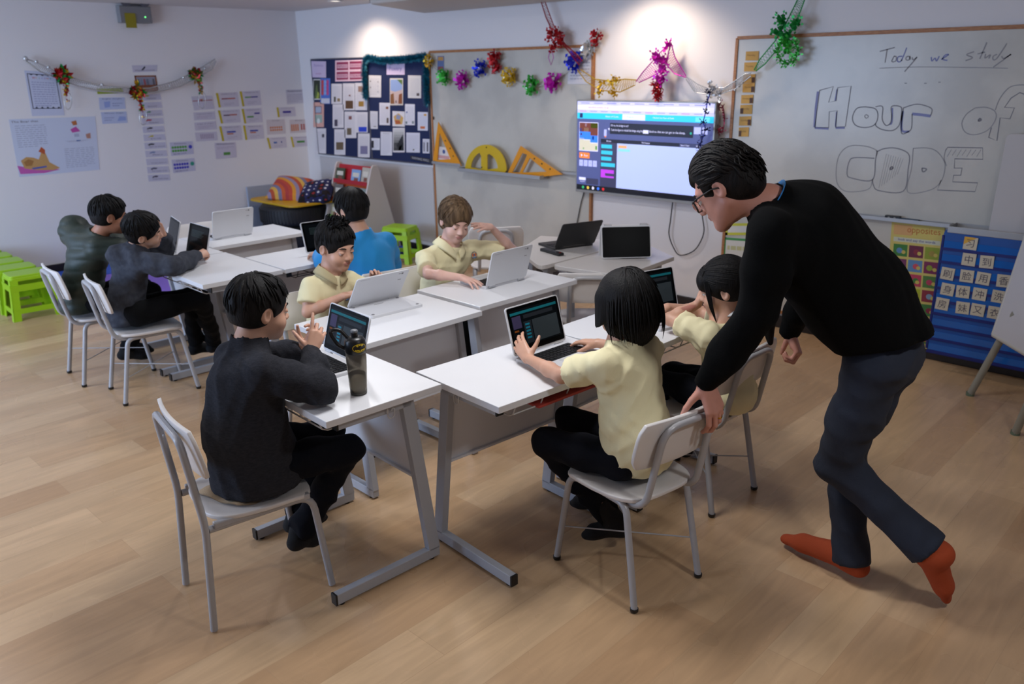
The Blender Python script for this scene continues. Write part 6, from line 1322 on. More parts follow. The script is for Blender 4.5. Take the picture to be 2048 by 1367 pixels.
def locks(H, n, seed, start, flow, length, steps=7, lift=(.002, .010), rad=.006, m=None, ell=((0, -.016, .032), (.083, .102, .093)), down=0.0, org=(0, 0, 0), wave=0.0, keep=None):
    """tapered strands that follow the scalp; start(rnd)->unit direction, flow(p)->direction in head space"""
    rnd = random.Random(seed); b = MB(); c0, er = np.array(ell[0]), np.array(ell[1]); org = Vector(org)
    for i in range(n):
        d = nv(start(rnd)); off = rnd.uniform(*lift); L = length*rnd.uniform(.7, 1.2); P = []
        p = c0+d*er/1.0; p = c0+er*d
        ph = rnd.uniform(0, 6.3)
        for j in range(steps):
            P.append(Vector(H.w(p+nv((p-c0)/er**2)*(off*(j/steps) )))-org)
            fl = nv(flow(p, rnd)); nn = nv((p-c0)/er**2); fl = fl-nn*(fl @ nn)*(1-down); fl = nv(fl); q = p+fl*L/steps
            if wave: q = q+np.cross(nn, fl)*wave*math.sin(ph+j*1.1)
            dd = (q-c0)/er
            if down == 0: q = c0+er*dd/np.linalg.norm(dd)
            elif np.linalg.norm(dd) < 1: q = c0+er*dd/np.linalg.norm(dd)
            p = q
        if keep and not all(keep(H.loc(np.array(x_+org))) for x_ in P[::2]+[P[-1]]): continue
        rr = [rad*H.s*(.45+.75*math.sin(PI*min(1, (j+1)/steps)**.8)) if j < steps-1 else rad*H.s*.15 for j in range(steps)]
        b.tube(P, rr, m, 5, flat=.55, cap=False)
    return b
def join_hair(name, F, b, m, parent, org, smooth=1):
    V, Q = F.mesh(); V = relax(V, Q, smooth)
    mb = MB(); me_v = [Vector(v-np.asarray(org)) for v in V]; mb.v = me_v; mb.f = [list(map(int, q)) for q in Q]; mb.m = [m]*len(Q); mb.sm = [True]*len(Q)
    if b is not None:
        o = len(mb.v); mb.v += b.v; mb.f += [[x+o for x in f] for f in b.f]; mb.m += b.m; mb.sm += b.sm
    return mb.build(name, parent)
def bbox(pts, pad): P = np.array(pts, float); return P.min(0)-pad, P.max(0)+pad
def foot(F, ankle, toe, r=.036, k=.02, up=(0, 0, 1), sc=1.0):
    a = np.asarray(ankle, float); t = np.asarray(toe, float); d = t-a; u = nv(up); heel = a-nv(d-u*(d @ u))*.030*sc-u*.030*sc
    F.cone(a+u*.02, a-u*.02*sc, r*.95*sc, r*sc, k); F.cone(heel, a, .030*sc, r*sc, k); ball = a+(t-a)*.68
    F.cone(heel, ball, .028*sc, .030*sc, k, flat=u, ratio=.85); F.cone(a-u*.005, ball, r*sc, .027*sc, k); F.cone(ball, a+(t-a)*.93, .033*sc, .024*sc, k, flat=u, ratio=.65)
def collar(parent, org, c, nrm, fwd, r, h, m, vee=.5, flare=.35, th=.004, name='collar'):
    """folded collar band open at the front"""
    n = nv(nrm); f = np.asarray(fwd, float); f = nv(f-n*(f @ n)); s_ = np.cross(f, n); b = MB(); N = 28; rows = 4; vs = []; org = np.asarray(org)
    for lay in (0, 1):
        for j in range(rows):
            for i in range(N+1):
                a = -PI+2*PI*i/N; a = a*(1-.06*vee); t = j/(rows-1); rr = r*(1+flare*(1-t))+(th if lay else 0)+(.012*(abs(math.sin(a*.5))**0) if 0 else 0)
                # a=0 is the back, +-pi the front
                dipf = -vee*h*1.6*max(0, (abs(a)/PI-.55)/.45)**1.5
                p = np.asarray(c)+(-f*math.cos(a)+s_*math.sin(a))*rr+n*(h*t+dipf); vs.append(Vector(p-org))
    k = rows*(N+1); fs = []
    for j in range(rows-1):
        for i in range(N): q = j*(N+1)+i; fs.append((q, q+1, q+N+2, q+N+1)); fs.append((k+q+N+1, k+q+N+2, k+q+1, k+q))
    for i in range(N): fs.append((i+1, i, k+i, k+i+1)); q = (rows-1)*(N+1)+i; fs.append((q, q+1, k+q+1, k+q))
    b.add(vs, fs, m, True); return b.build(name, parent)
def unit(a, b): return nv(np.asarray(b, float)-np.asarray(a, float))
def person(name, label, J, H, sk, top, legs, hairf, hands, sleeve='long', lid=.5, gaze=.35, res=.0055, hr=.0032, child=True, eyes=True, feet=True, fwd=(0, 1, 0)):
    """J: joints. top/legs: dict of cloth settings"""
    f = nv(fwd); right = nv(np.cross(f, (0, 0, 1))); pel = np.array(J['pel']); ch = np.array(J['chest']); nk = np.array(J['neck']); sc = .78 if child else 1.0
    org = (float(pel[0]), float(pel[1]), 0.0)
    pts = [H.c+.15*H.s, H.c-.15*H.s]+[J[k] for k in J]
    for hd in hands.values(): pts.append(np.asarray(hd['w'])+nv(hd['f'])*.19*sc)
    lo, hi = bbox(pts, .10 if child else .13)
    if lo[2] < -.02: lo[2] = -.02
    fine = [(H.c, .13*H.s, hr)]+[(np.asarray(h['w'])+nv(h['f'])*.085*sc, .085*sc, hr) for h in hands.values()]
    B = Field(lo, hi, res*1.35, fine)
    H.build(B, lid)
    nt = H.w((0, -.022, -.055)); B.cone(nt, nk, .048*H.s, .054*H.s, .02); B.cone(nk, nk+(ch-nk)*.3, .052*H.s, .06*H.s, .03)
    B.cone(nk+(ch-nk)*.3, ch, .07*sc, .09*sc, .03, flat=f, ratio=.8); B.cone(ch, pel, .085*sc, .08*sc, .03)
    for sd in 'RL':
        s_, e_, w_ = (np.array(J[sd+x]) for x in ('s', 'e', 'w'))
        B.cone(ch+(nk-ch)*.55, s_, .05*sc, .045*sc, .03); ra = .041*sc
        B.cone(s_, s_+(e_-s_)*.45, ra*1.02, ra*1.0, .02); B.cone(s_+(e_-s_)*.45, e_, ra*1.0, ra*.80, .02); B.cone(e_, e_+(w_-e_)*.35, ra*.84, ra*.84, .015); B.cone(e_+(w_-e_)*.35, w_, ra*.84, ra*.56, .015)
        if sd in hands: h_ = hands[sd]; tips, L = hand(B, w_, h_['f'], h_['d'], 1 if sd == 'R' else -1, sc*h_.get('sc', 1.0), **{k: v for k, v in h_.items() if k in ('curl', 'spread', 'thumb', 'tcurl')}); h_['L'] = L
        if sd+'h' in J:
            hp, kn, an = (np.array(J[sd+x]) for x in ('h', 'k', 'a')); B.cone(pel, hp, .08*sc, .07*sc, .03); B.cone(hp, kn, .062*sc, .048*sc, .02); B.cone(kn, an, .046*sc, .032*sc, .02)
            if sd+'t' in J: foot(B, an, J[sd+'t'], .030*sc/.8, .02, J.get(sd+'u', (0, 0, 1)), .9*sc/.8)
    body = field_obj(name, B, sk, None, org, 1, H.matfn); tag(body, label, 'person')
    if eyes: H.extras(body, org, M_iris, hairf.get('brow', M_hblk), gaze)
    # ---- top
    tp = top; g = tp.get('g', .012); up = nv(nk-pel); pts = [J['pel'], J['chest'], J['neck'], J['Rs'], J['Ls'], J['Re'], J['Le'], J['Rw'], J['Lw']]+list(tp.get('more', [])); lo, hi = bbox(pts, .17 if child else .24)
    T = Field(lo, hi, tp.get('h', .0075)); lat = nv(np.array(J['Rs'])-np.array(J['Ls'])); W = np.linalg.norm(np.array(J['Rs'])-np.array(J['Ls']))
    fr = nv(np.cross(up, lat)); hem = np.array(tp.get('hem', pel-up*.03)); wr = tp.get('waist', .115)*sc; cr = tp.get('cr', .098)*sc; hr_ = tp.get('hr', .125)*sc; rt = tp.get('ratio', .80)
    mid = (ch+pel)/2; bel = tp.get('belly', 0.0)
    T.chain([hem, mid+fr*bel, ch+(nk-ch)*.25], [hr_, wr, cr*1.12], .03, flat=fr, ratio=rt)
    T.cone(pel, pel+up*.05, .115*sc, .115*sc, .03, flat=fr, ratio=.9); cuts = []
    for sd in 'RL':
        s_, e_, w_ = (np.array(J[sd+x]) for x in ('s', 'e', 'w')); T.cone(ch+(nk-ch)*.35, s_-up*.012, cr*.72, .050*sc+g*.6, .045); T.cone(ch-up*.02+(s_-ch)*.35, s_-up*.03, cr*.8, .048*sc+g*.4, .04)
        T.cone(nk-up*.012, s_+up*.002, .048*sc+g*.5, .044*sc+g*.5, .03)
        d_ = e_-s_
        if sleeve == 'long':
            q = tp.get('sl', 1.0); T.chain([s_, s_+d_*.5, e_], [.050*sc+g, .049*sc*q+g, .043*sc*q+g], .02); wq = w_-unit(e_, w_)*.004*sc
            T.chain([e_, e_+(wq-e_)*.6, wq], [.043*sc*q+g, .039*sc*q+g*.8, .030*sc+g*.6], .02); cuts.append((wq+unit(e_, w_)*.014*sc, unit(e_, w_), .07*sc))
        else:
            ql = tp.get('sleeve_len', .62); T.chain([s_, s_+d_*ql*.6, s_+d_*(ql+.12)], [.048*sc+g, .050*sc+g, .053*sc+g*1.25], .02)
            cuts.append((s_+d_*ql, nv(d_), .085*sc))
    cl = tp.get('collar', .012)
    T.cone(nk-up*.025, nk+up*cl, .066*H.s, .061*H.s, .02); T.cone(nk-up*.02, ch+(nk-ch)*.4, .066*H.s, cr*.85, .03)
    if tp.get('extra'): tp['extra'](T)
    T.folds(tp.get('fold', .004), tp.get('ff', 26), tp.get('seed', 1), up*.3)
    for c_ in cuts: T.cut(*c_)
    if tp.get('cutz'): T.cut((pel[0], pel[1], tp['cutz']), (0, 0, -1), .40)
    elif tp.get('cuthem'): T.cut(hem, tp['cuthem'], .24)
    T.cone(nk+up*(cl+.030), nk+up*(cl+.20), .064*H.s, .075*H.s, .004, op='sub'); T.cut(nk+up*(cl+.006), up-fr*tp.get('neckfront', 0)*0, .074*H.s) if tp.get('flatneck', True) else None
    tpo = field_obj(tp['name'], T, [tp['m']], body, org, tp.get('smooth', 1)); tpo.location = (0, 0, 0)
    if tp.get('label'): tpo['label'] = tp['label']
    # ---- trousers
    if legs:
        pts = [J['pel']]+[J[sd+x] for sd in 'RL' for x in 'hka' if sd+x in J]; lo, hi = bbox(pts, .13 if child else .2); lo[2] = max(lo[2], -.01); G = Field(lo, hi, legs.get('h', .0075)); q = legs.get('q', 1.0); tc = []
        G.cone(J['Rh'], J['Lh'], .088*sc*q, .088*sc*q, .03, flat=up, ratio=.9); G.cone(pel, pel+up*.06, .105*sc*q, .10*sc*q, .03, flat=fr, ratio=.85)
        for sd in 'RL':
            hp, kn, an = (np.array(J[sd+x]) for x in ('h', 'k', 'a')); n_ = unit(kn, an); st_ = an-n_*legs.get('short'+sd, legs.get('short', .01))
            G.chain([hp, hp+(kn-hp)*.5, kn], [.086*sc*q, .076*sc*q, .064*sc*q], .025); fl = legs.get('flare', .052)*sc
            G.chain([kn, kn+(st_-kn)*.5, st_+n_*.03], [.064*sc*q, .056*sc*q, fl], .02); tc.append((st_, n_, .11))
        G.folds(legs.get('fold', .005), legs.get('ff', 24), legs.get('seed', 7), (.2, .2, .6))
        for c_ in tc: G.cut(*c_)
        if legs.get('cutz'): G.cut((pel[0], pel[1], legs['cutz']), (0, 0, -1), .16)
        o = field_obj('trousers', G, [legs['m']], body, org, 2)
        if legs.get('label'): o['label'] = legs['label']
        if feet:
            for sd in 'RL':
                if sd+'t' not in J: continue
                an, to = np.array(J[sd+'a']), np.array(J[sd+'t']); lo, hi = bbox([an, to, an+unit(an, J[sd+'k'])*.08], .07); lo[2] = max(lo[2], -.004); K = Field(lo, hi, .005); foot(K, an, to, (.034 if child else .029)*sc/.8, .02, J.get(sd+'u', (0, 0, 1)), (1.02 if child else .95)*sc/.8); K.cone(an, an+unit(an, J[sd+'k'])*.09, .034*sc/.8, .036*sc/.8, .02)
                o = field_obj('sock', K, [legs['sock']], body, org, 2)
    hairf['f'](H, body, org)
    return body, org
M_polo = mat('pale_yellow_polo', '#e9e0b6', .9, bump=(500, .25), spec=.2); M_trs = mat('dark_navy_trousers', '#070a14', .9, bump=(300, .2), spec=.2); M_blk = mat('black_trousers', '#050609', .9, bump=(300, .2), spec=.2)
M_sock = mat('black_sock', '#0a0a0d', .9, bump=(500, .4)); M_fleece = mat('charcoal_fleece', '#292a2f', .98, bump=(200, .4), vary=(70, '#33343a', .35, .75, (1, 1, 3)), spec=.15)
M_hood = mat('slate_marl_hoodie', '#2b2f3a', .92, bump=(300, .4), vary=(40, '#3a3e48', .35, .7)); M_puff = mat('dark_green_quilted', '#15261c', .55, bump=(60, .3), sheen=.05); M_blue = mat('bright_blue_shirt', '#0f86c8', .8, bump=(400, .2), sheen=.1)
M_knit = mat('black_knit_sweater', '#030405', .95, bump=(420, .35), spec=.15); M_chino = mat('slate_navy_chinos', '#1e2534', .88, bump=(350, .25)); M_rust = mat('rust_orange_sock', '#a8431a', .85, bump=(420, .35))
def top_start(zmin=-.1, front=1.0):
    def f(r):
        while True:
            v = np.array([r.gauss(0, 1), r.gauss(0, 1), r.gauss(0, 1)]); v = v/np.linalg.norm(v)
            if v[2] > zmin and v[1] < front: return v
    return f
def flow_from(crown, down=.0):
    c = np.array(crown)
    def f(p, r): v = p-c; return v/np.linalg.norm(v)+np.array([r.gauss(0, .15), r.gauss(0, .15), r.gauss(0, .1)-down])
    return f
def nf(l):      # keeps strands off the face
    return not (l[1] > .055 and l[2] < .045) and not (abs(l[0]) > .06 and -.05 < l[2] < .0 and l[1] > -.04)
def short_hair(seed, m=M_hblk, t=.011, fringe=.045, n=240, length=.075, back=0.0, low=-.045, rad=.0055, lift=(.002, .009), face=None, spiky=False):
    def f(H, body, org):
        F = hair_base(H, t, face or (0, .100, -.052), (.068, .085, .078), low, back=back)
        kp = lambda l: (not (l[1] > .05 and l[2] < fringe)) and l[2] > -.07 and not (abs(l[0]) > .062 and -.06 < l[2] < .012 and l[1] > -.03)
        b = locks(H, n, seed, top_start(-.35, .93), flow_from((0, -.05, .16)), length, 6, lift, rad, m, org=org, keep=kp, ell=((0, -.016, .032), (.074+t*.85, .093+t*.85, .084+t*.85)))
        if spiky:
            b2 = locks(H, 90, seed+9, lambda r: np.array([r.gauss(0, .45), r.gauss(.1, .45), 1.0]), lambda p, r: np.array([r.gauss(0, .5), .3+r.gauss(0, .4), .6]), .045, 5, (.004, .012), .006, m, org=org, down=.75, ell=((0, -.016, .032), (.082, .100, .094)))
            o = len(b.v); b.v += b2.v; b.f += [[x+o for x in q] for q in b2.f]; b.m += b2.m; b.sm += b2.sm
        b3 = locks(H, 70, seed+3, lambda r: np.array([r.uniform(-.75, .75), .62, r.uniform(.55, .9)]), lambda p, r: np.array([p[0]*1.5+r.gauss(0, .15), .35, -1.0]), .052, 6, (.002, .007), .0058, m, org=org, down=.25, ell=((0, -.010, .034), (.074+t*.8, .094+t*.8, .084+t*.85)), keep=lambda l: l[2] > fringe-.02 and (l[1] > .02))
        o = len(b.v); b.v += b3.v; b.f += [[x+o for x in q] for q in b3.f]; b.m += b3.m; b.sm += b3.sm
        join_hair('hair', F, b, m, body, org)
    return dict(f=f, brow=m)
A_ = np.array
# ---- boy in the charcoal fleece (front left)
H = Head((-2.474, 1.335, 1.020), (.10, .99, -.16), .98)
J = dict(pel=(-2.45, 1.20, .50), chest=(-2.455, 1.235, .74), neck=(-2.47, 1.275, .895), Rs=(-2.335, 1.25, .850), Ls=(-2.600, 1.275, .835), Re=(-2.215, 1.375, .785), Le=(-2.66, 1.43, .775), Rw=(-2.400, 1.470, .845), Lw=(-2.515, 1.515, .815),
         Rh=(-2.375, 1.23, .49), Lh=(-2.525, 1.24, .49), Rk=(-2.315, 1.535, .475), Lk=(-2.49, 1.575, .475), Ra=(-2.475, 1.395, .125), La=(-2.60, 1.46, .12), Rt=(-2.50, 1.475, .035), Lt=(-2.61, 1.585, .05))
hands = dict(R=dict(w=J['Rw'], f=(-.12, .55, .80), d=(.80, -.30, .35), curl=(.10, .75, .9, .8), spread=.16, thumb=(.45, .85, -.25), tcurl=.1), L=dict(w=J['Lw'], f=(.45, .35, .75), d=(-.3, .85, -.2), curl=(.7, .8, .9, .9)))
person('person', 'person in a charcoal fleece jacket pointing at a laptop at the front left desk', J, H, SK_tan,
       dict(name='fleece_jacket', m=M_fleece, g=.020, hem=(-2.435, 1.235, .455), hr=.215, waist=.185, cr=.142, ratio=.98, fold=.008, ff=38, seed=3, sl=1.12, cutz=.425, collar=.045), dict(m=M_trs, sock=M_sock, flare=.078, seed=4, q=1.15, fold=.008, ff=34, cutz=.404), short_hair(11, t=.012, low=-.04), hands, fwd=(.12, .99, 0), lid=.8)
# ---- short-haired girl
H = Head((-1.610, 2.222, 1.008), (-.99, -.06, -.12), .94)
J = dict(pel=(-1.500, 2.185, .49), chest=(-1.535, 2.175, .73), neck=(-1.585, 2.195, .875), Rs=(-1.565, 2.315, .835), Ls=(-1.560, 2.065, .835), Re=(-1.66, 2.43, .765), Le=(-1.725, 2.035, .765), Rw=(-1.85, 2.40, .765), Lw=(-1.945, 2.105, .758),
         Rh=(-1.515, 2.265, .48), Lh=(-1.515, 2.115, .48), Rk=(-1.86, 2.24, .490), Lk=(-1.815, 2.055, .475), Ra=(-1.80, 2.36, .13), La=(-1.640, 2.255, .125), Rt=(-1.93, 2.36, .05), Lt=(-1.735, 2.195, .05), Lu=(0, 0, 1))
hands = dict(L=dict(w=J['Lw'], f=(-.75, .22, .42), d=(.10, -.80, .5), curl=(.30, .40, .45, .5), spread=.10, thumb=(.40, .90, -.1)), R=dict(w=J['Rw'], f=(-.98, .05, -.12), d=(0, 0, 1), curl=(.3, .35, .4, .45)))
def bob(H, body, org):
    def ex(F, H):
        k = H.s; F.ell(H.w((0, -.030, .030)), A_((.094, .104, .098))*k, H.R, .02); F.cone(H.w((0, -.030, .01)), H.w((0, -.040, -.105)), .093*k, .110*k, .03, flat=H.R[:, 1], ratio=.92)
        for sx in (-1, 1): F.cone(H.w((sx*.060, .030, .03)), H.w((sx*.072, .040, -.10)), .040*k, .034*k, .02)
        F.ell(H.w((0, .120, -.05)), A_((.056, .085, .080))*k, H.R, .01, op='sub'); F.cone(H.w((0, -.02, -.195)), H.w((0, -.03, -.30)), .17*k, .17*k, .01, op='sub')
    F = hair_base(H, .014, low=None, ears=False, extra=ex)
    b = locks(H, 420, 5, top_start(-.2, .75), lambda p, r: A_((p[0]*2.2+r.gauss(0, .12), p[1]*1.2-.12+r.gauss(0, .12), -1.0)), .20, 9, (.000, .006), .0060, M_hblk, org=org, ell=((0, -.033, -.015), (.099, .110, .148)), keep=lambda l: (not (l[1] > .06 and abs(l[0]) < .06 and l[2] < .04)) and l[2] > -.165)
    b2 = locks(H, 90, 6, lambda r: A_((r.uniform(-1, 1), r.uniform(-1, .2), .35)), lambda p, r: A_((p[0]*2, p[1], -1.2)), .16, 7, (.004, .012), .0055, M_hblk, org=org, ell=((0, -.033, -.015), (.104, .114, .140)), down=.35, keep=lambda l: l[2] > -.16)
    o = len(b.v); b.v += b2.v; b.f += [[x+o for x in q] for q in b2.f]; b.m += b2.m; b.sm += b2.sm
    join_hair('hair', F, b, M_hblk, body, org)
g1, o1 = person('person', 'person with chin-length black hair and yellow polo, seen from behind', J, H, SK_tan,
       dict(name='polo_shirt', m=M_polo, g=.014, hem=(-1.500, 2.19, .535), hr=.190, waist=.165, cr=.130, ratio=.88, fold=.008, ff=40, seed=8, sleeve_len=.80, cutz=.435, collar=.020), dict(m=M_trs, sock=M_sock, flare=.068, seed=5, q=1.1, fold=.007, ff=36, cutz=.404), dict(f=bob, brow=M_hblk), hands, sleeve='short', fwd=(-.99, .08, 0), lid=.6)
# ---- ponytailed girl, resting her face on her hand
H = Head((-1.610, 2.915, .928), (-.88, -.40, -.25), .99)
J = dict(pel=(-1.545, 2.90, .49), chest=(-1.575, 2.90, .655), neck=(-1.595, 2.905, .775), Rs=(-1.585, 3.02, .745), Ls=(-1.60, 2.79, .755), Re=(-1.78, 3.03, .765), Le=(-1.785, 2.800, .785), Rw=(-1.86, 2.90, .80), Lw=(-1.725, 2.915, .835),
         Rh=(-1.56, 2.98, .47), Lh=(-1.56, 2.84, .47), Rk=(-1.88, 2.99, .475), Lk=(-1.87, 2.86, .475), Ra=(-1.84, 3.03, .12), La=(-1.80, 2.83, .12), Rt=(-1.97, 3.03, .04), Lt=(-1.93, 2.83, .04))
hands = dict(L=dict(w=J['Lw'], f=(.10, .35, .90), d=(-.9, -.2, .2), curl=(.55, .6, .65, .7), thumb=(.6, .6, -.4)), R=dict(w=J['Rw'], f=(-.6, -.5, -.1), d=(0, 0, 1), curl=(.5, .5, .5, .5)))
def pony(H, body, org):
    def ex(F, H):
        k = H.s; F.ell(H.w((0, -.02, .035)), A_((.086, .104, .092))*k, H.R, .02); F.ell(H.w((0, .074, .040)), A_((.062, .030, .045))*k, H.R, .015)
        F.ell(H.w((0, .125, -.055)), A_((.075, .062, .068))*k, H.R, .01, op='sub'); F.ell(H.w((0, -.115, -.01)), A_((.03, .03, .03))*k, H.R, .02)
        F.chain([H.w((0, -.12, -.01)), H.w((.0, -.150, -.06)), H.w((.0, -.145, -.16)), H.w((-.01, -.14, -.26))], [.024*k, .034*k, .034*k, .012*k], .02)
    F = hair_base(H, .012, low=-.03, extra=ex)
    b = locks(H, 300, 15, top_start(-.1, .9), lambda p, r: A_((-p[0]*.6, -1, -.35-(p[2] < .03)*.2))+A_((r.gauss(0, .08), 0, 0)), .10, 7, (.001, .005), .0055, M_hblk, org=org, ell=((0, -.016, .034), (.086, .103, .094)), keep=nf)
    b2 = locks(H, 70, 16, lambda r: A_((r.uniform(-.6, .6), .75, r.uniform(.45, .8))), lambda p, r: A_((p[0]*.8, .25, -1.0)), .075, 6, (.003, .008), .0055, M_hblk, org=org, ell=((0, -.01, .034), (.082, .106, .094)), down=.3)
    for sx in (-1, 1):
        for i in range(5): b2.tube([Vector(H.w(p))-Vector(org) for p in ((sx*.070, .045+.004*i, .05), (sx*.077, .046+.004*i, .0), (sx*(.074), .048+.003*i, -.06), (sx*.070, .046, -.10-.008*i))], [.004, .0035, .0022, .0006], M_hblk, 5, cap=False)
    o = len(b.v); b.v += b2.v; b.f += [[x+o for x in q] for q in b2.f]; b.m += b2.m; b.sm += b2.sm
    join_hair('hair', F, b, M_hblk, body, org)
g2, o2 = person('person', 'person with a dark ponytail, cheek on hand, half behind the teacher', J, H, SK_tan,
       dict(name='polo_shirt', m=M_polo, g=.014, hem=(-1.535, 2.90, .50), hr=.160, waist=.136, cr=.115, ratio=.84, fold=.009, ff=40, seed=12, sleeve_len=.72, cutz=.43), dict(m=M_trs, sock=M_sock, flare=.06, seed=6, cutz=.404, fold=.008), dict(f=pony, brow=M_hblk), hands, sleeve='short', fwd=(-1, 0, 0), lid=.7)
collar(g2, o2, H.w((0, -.02, -.118)), A_(J['neck'])-A_(J['chest']), (-1, 0, 0), .046, .022, mat('white_collar', '#dedede', .8))
# ---- spiky-haired boy in yellow
H = Head((-3.300, 2.215, .985), (.95, .10, -.22), .97)
J = dict(pel=(-3.395, 2.175, .49), chest=(-3.365, 2.175, .705), neck=(-3.335, 2.195, .845), Rs=(-3.350, 2.085, .795), Ls=(-3.33, 2.290, .795), Re=(-3.315, 2.035, .690), Le=(-3.245, 2.385, .715), Rw=(-3.195, 2.165, .765), Lw=(-3.165, 2.325, .775),
         Rh=(-3.37, 2.10, .48), Lh=(-3.37, 2.25, .48), Rk=(-3.05, 2.09, .48), Lk=(-3.05, 2.27, .48), Ra=(-3.05, 2.09, .12), La=(-3.05, 2.28, .12), Rt=(-2.93, 2.08, .04), Lt=(-2.93, 2.28, .04))
hands = dict(R=dict(w=J['Rw'], f=(.25, .85, .1), d=(0, 0, 1), curl=(.5, .5, .55, .6)), L=dict(w=J['Lw'], f=(.15, .0, .9), d=(-.7, .3, .4), curl=(.7, .8, .9, .9)))
def badge(parent, org, seen, up=(0, 0, 1)):
    sh = [c_ for c_ in children(parent) if c_.name.startswith('polo_shirt')][0]; bpy.context.view_layer.update()
    d_ = Vector(at(*seen, z=.7))-Vector((0, 0, CH)); hit, c, nrm, _ = sh.ray_cast(Vector((0, 0, CH))-Vector(org), d_.normalized())
    if not hit: print('badge missed'); return
    c = A_(c)+A_(org); nrm = A_(nrm); c = c+nv(nrm)*.006; n = nv(nrm); u = nv(A_(up)-n*(A_(up) @ n)); r = np.cross(u, n); b = MB()
    def disc(cx, cz, rad, mm, k, nn=20, sx=1, sz=1): b.add([Vector(A_(c)+n*(.0006*k)+r*(cx+rad*sx*math.cos(t))+u*(cz+rad*sz*math.sin(t))-A_(org)) for t in np.linspace(0, 2*PI, nn, endpoint=False)], [tuple(range(nn))], mm)
    disc(0, 0, .021, hx('#5a5560', .7), 1); disc(0, 0, .0175, hx('#c9b99a', .7), 2); disc(-.008, .003, .007, hx('#c4622c', .7), 3, sz=1.3); disc(.008, .003, .007, hx('#c4622c', .7), 3, sz=1.3); disc(0, .002, .005, hx('#2c5a9a', .7), 4); disc(0, -.011, .008, hx('#3c7ab0', .7), 4, sx=1.6, sz=.4)
    b.build('round_crest', parent)
y1, oy = person('person', 'person with spiky black hair in a pale yellow polo behind the flipped white laptop', J, H, SK_tan,
       dict(name='polo_shirt', m=M_polo, g=.013, hem=(-3.395, 2.175, .47), hr=.145, waist=.122, cr=.104, ratio=.82, fold=.007, ff=42, seed=18, sleeve_len=.66, cutz=.43), dict(m=M_blk, sock=M_sock, cutz=.404), short_hair(21, t=.014, fringe=.062, spiky=True, low=-.015, face=(0, .100, -.042)), hands, sleeve='short', fwd=(1, 0, 0), lid=.95, gaze=.25)
collar(y1, oy, A_(J['neck'])+A_((0, 0, .000)), A_(H.w((0, -.022, -.055)))-A_(J['chest']), (1, 0, 0), .060, .038, mat('tan_collar', '#b3a680', .85), vee=.7)
badge(y1, oy, (693, 593))
# ---- light-brown-haired boy with raised hand
H = Head((-3.290, 2.985, 1.005), (.88, -.32, -.34), .95, roll=.08)
J = dict(pel=(-3.425, 2.94, .50), chest=(-3.375, 2.955, .72), neck=(-3.335, 2.975, .860), Rs=(-3.350, 2.815, .815), Ls=(-3.330, 3.120, .815), Re=(-3.225, 2.720, .765), Le=(-3.20, 3.345, .790), Rw=(-3.045, 2.790, .762), Lw=(-3.195, 3.160, .955),
         Rh=(-3.40, 2.86, .49), Lh=(-3.40, 3.02, .49), Rk=(-3.05, 2.84, .49), Lk=(-3.05, 3.06, .49), Ra=(-3.05, 2.84, .12), La=(-3.05, 3.06, .12), Rt=(-2.92, 2.84, .04), Lt=(-2.92, 3.06, .04))
hands = dict(R=dict(w=J['Rw'], f=(.93, .10, -.12), d=(.12, .05, .98), curl=(.22, .24, .28, .30), spread=.16, thumb=(.6, .75, -.2), tcurl=.1), L=dict(w=J['Lw'], f=(.06, -.97, .20), d=(.50, .10, .85), curl=(.08, .12, .18, .25), spread=.04, thumb=(.75, .45, -.45)))
def sweep(H, body, org):
    def ex(F, H):
        k = H.s; F.ell(H.w((0, -.015, .038)), A_((.088, .104, .092))*k, H.R, .02); F.ell(H.w((.0, -.06, -.03)), A_((.074, .055, .07))*k, H.R, .02)
        F.ell(H.w((0, .120, -.030)), A_((.068, .064, .080))*k, H.R, .012, op='sub')
    F = hair_base(H, .014, low=-.05, extra=ex)
    fl = flow_from((-.03, .03, .16), .2)
    b = locks(H, 330, 31, top_start(-.3, .96), fl, .11, 8, (.002, .010), .0068, M_hbrn, org=org, ell=((0, -.014, .036), (.089, .106, .096)), keep=lambda l: not (l[1] > .05 and l[2] < .058) and l[2] > -.085 and not (abs(l[0]) > .06 and -.05 < l[2] < .005 and l[1] > -.03))
    join_hair('hair', F, b, M_hbrn, body, org)
b1, ob = person('person', 'person with light brown hair in a pale yellow polo, left hand raised to the brow', J, H, SK_pale,
       dict(name='polo_shirt', m=M_polo, g=.015, hem=(-3.425, 2.94, .47), hr=.165, waist=.150, cr=.132, ratio=.84, fold=.008, ff=42, seed=28, sleeve_len=.74, cutz=.43), dict(m=M_blk, sock=M_sock, cutz=.404), dict(f=sweep, brow=M_hbrn), hands, sleeve='short', fwd=(1, 0, 0), lid=.95, gaze=.25)
collar(b1, ob, A_(J['neck'])+A_((0, 0, -.002)), A_(H.w((0, -.022, -.055)))-A_(J['chest']), (1, 0, 0), .064, .040, M_polo, vee=.9, flare=.45)
badge(b1, ob, (947, 510))
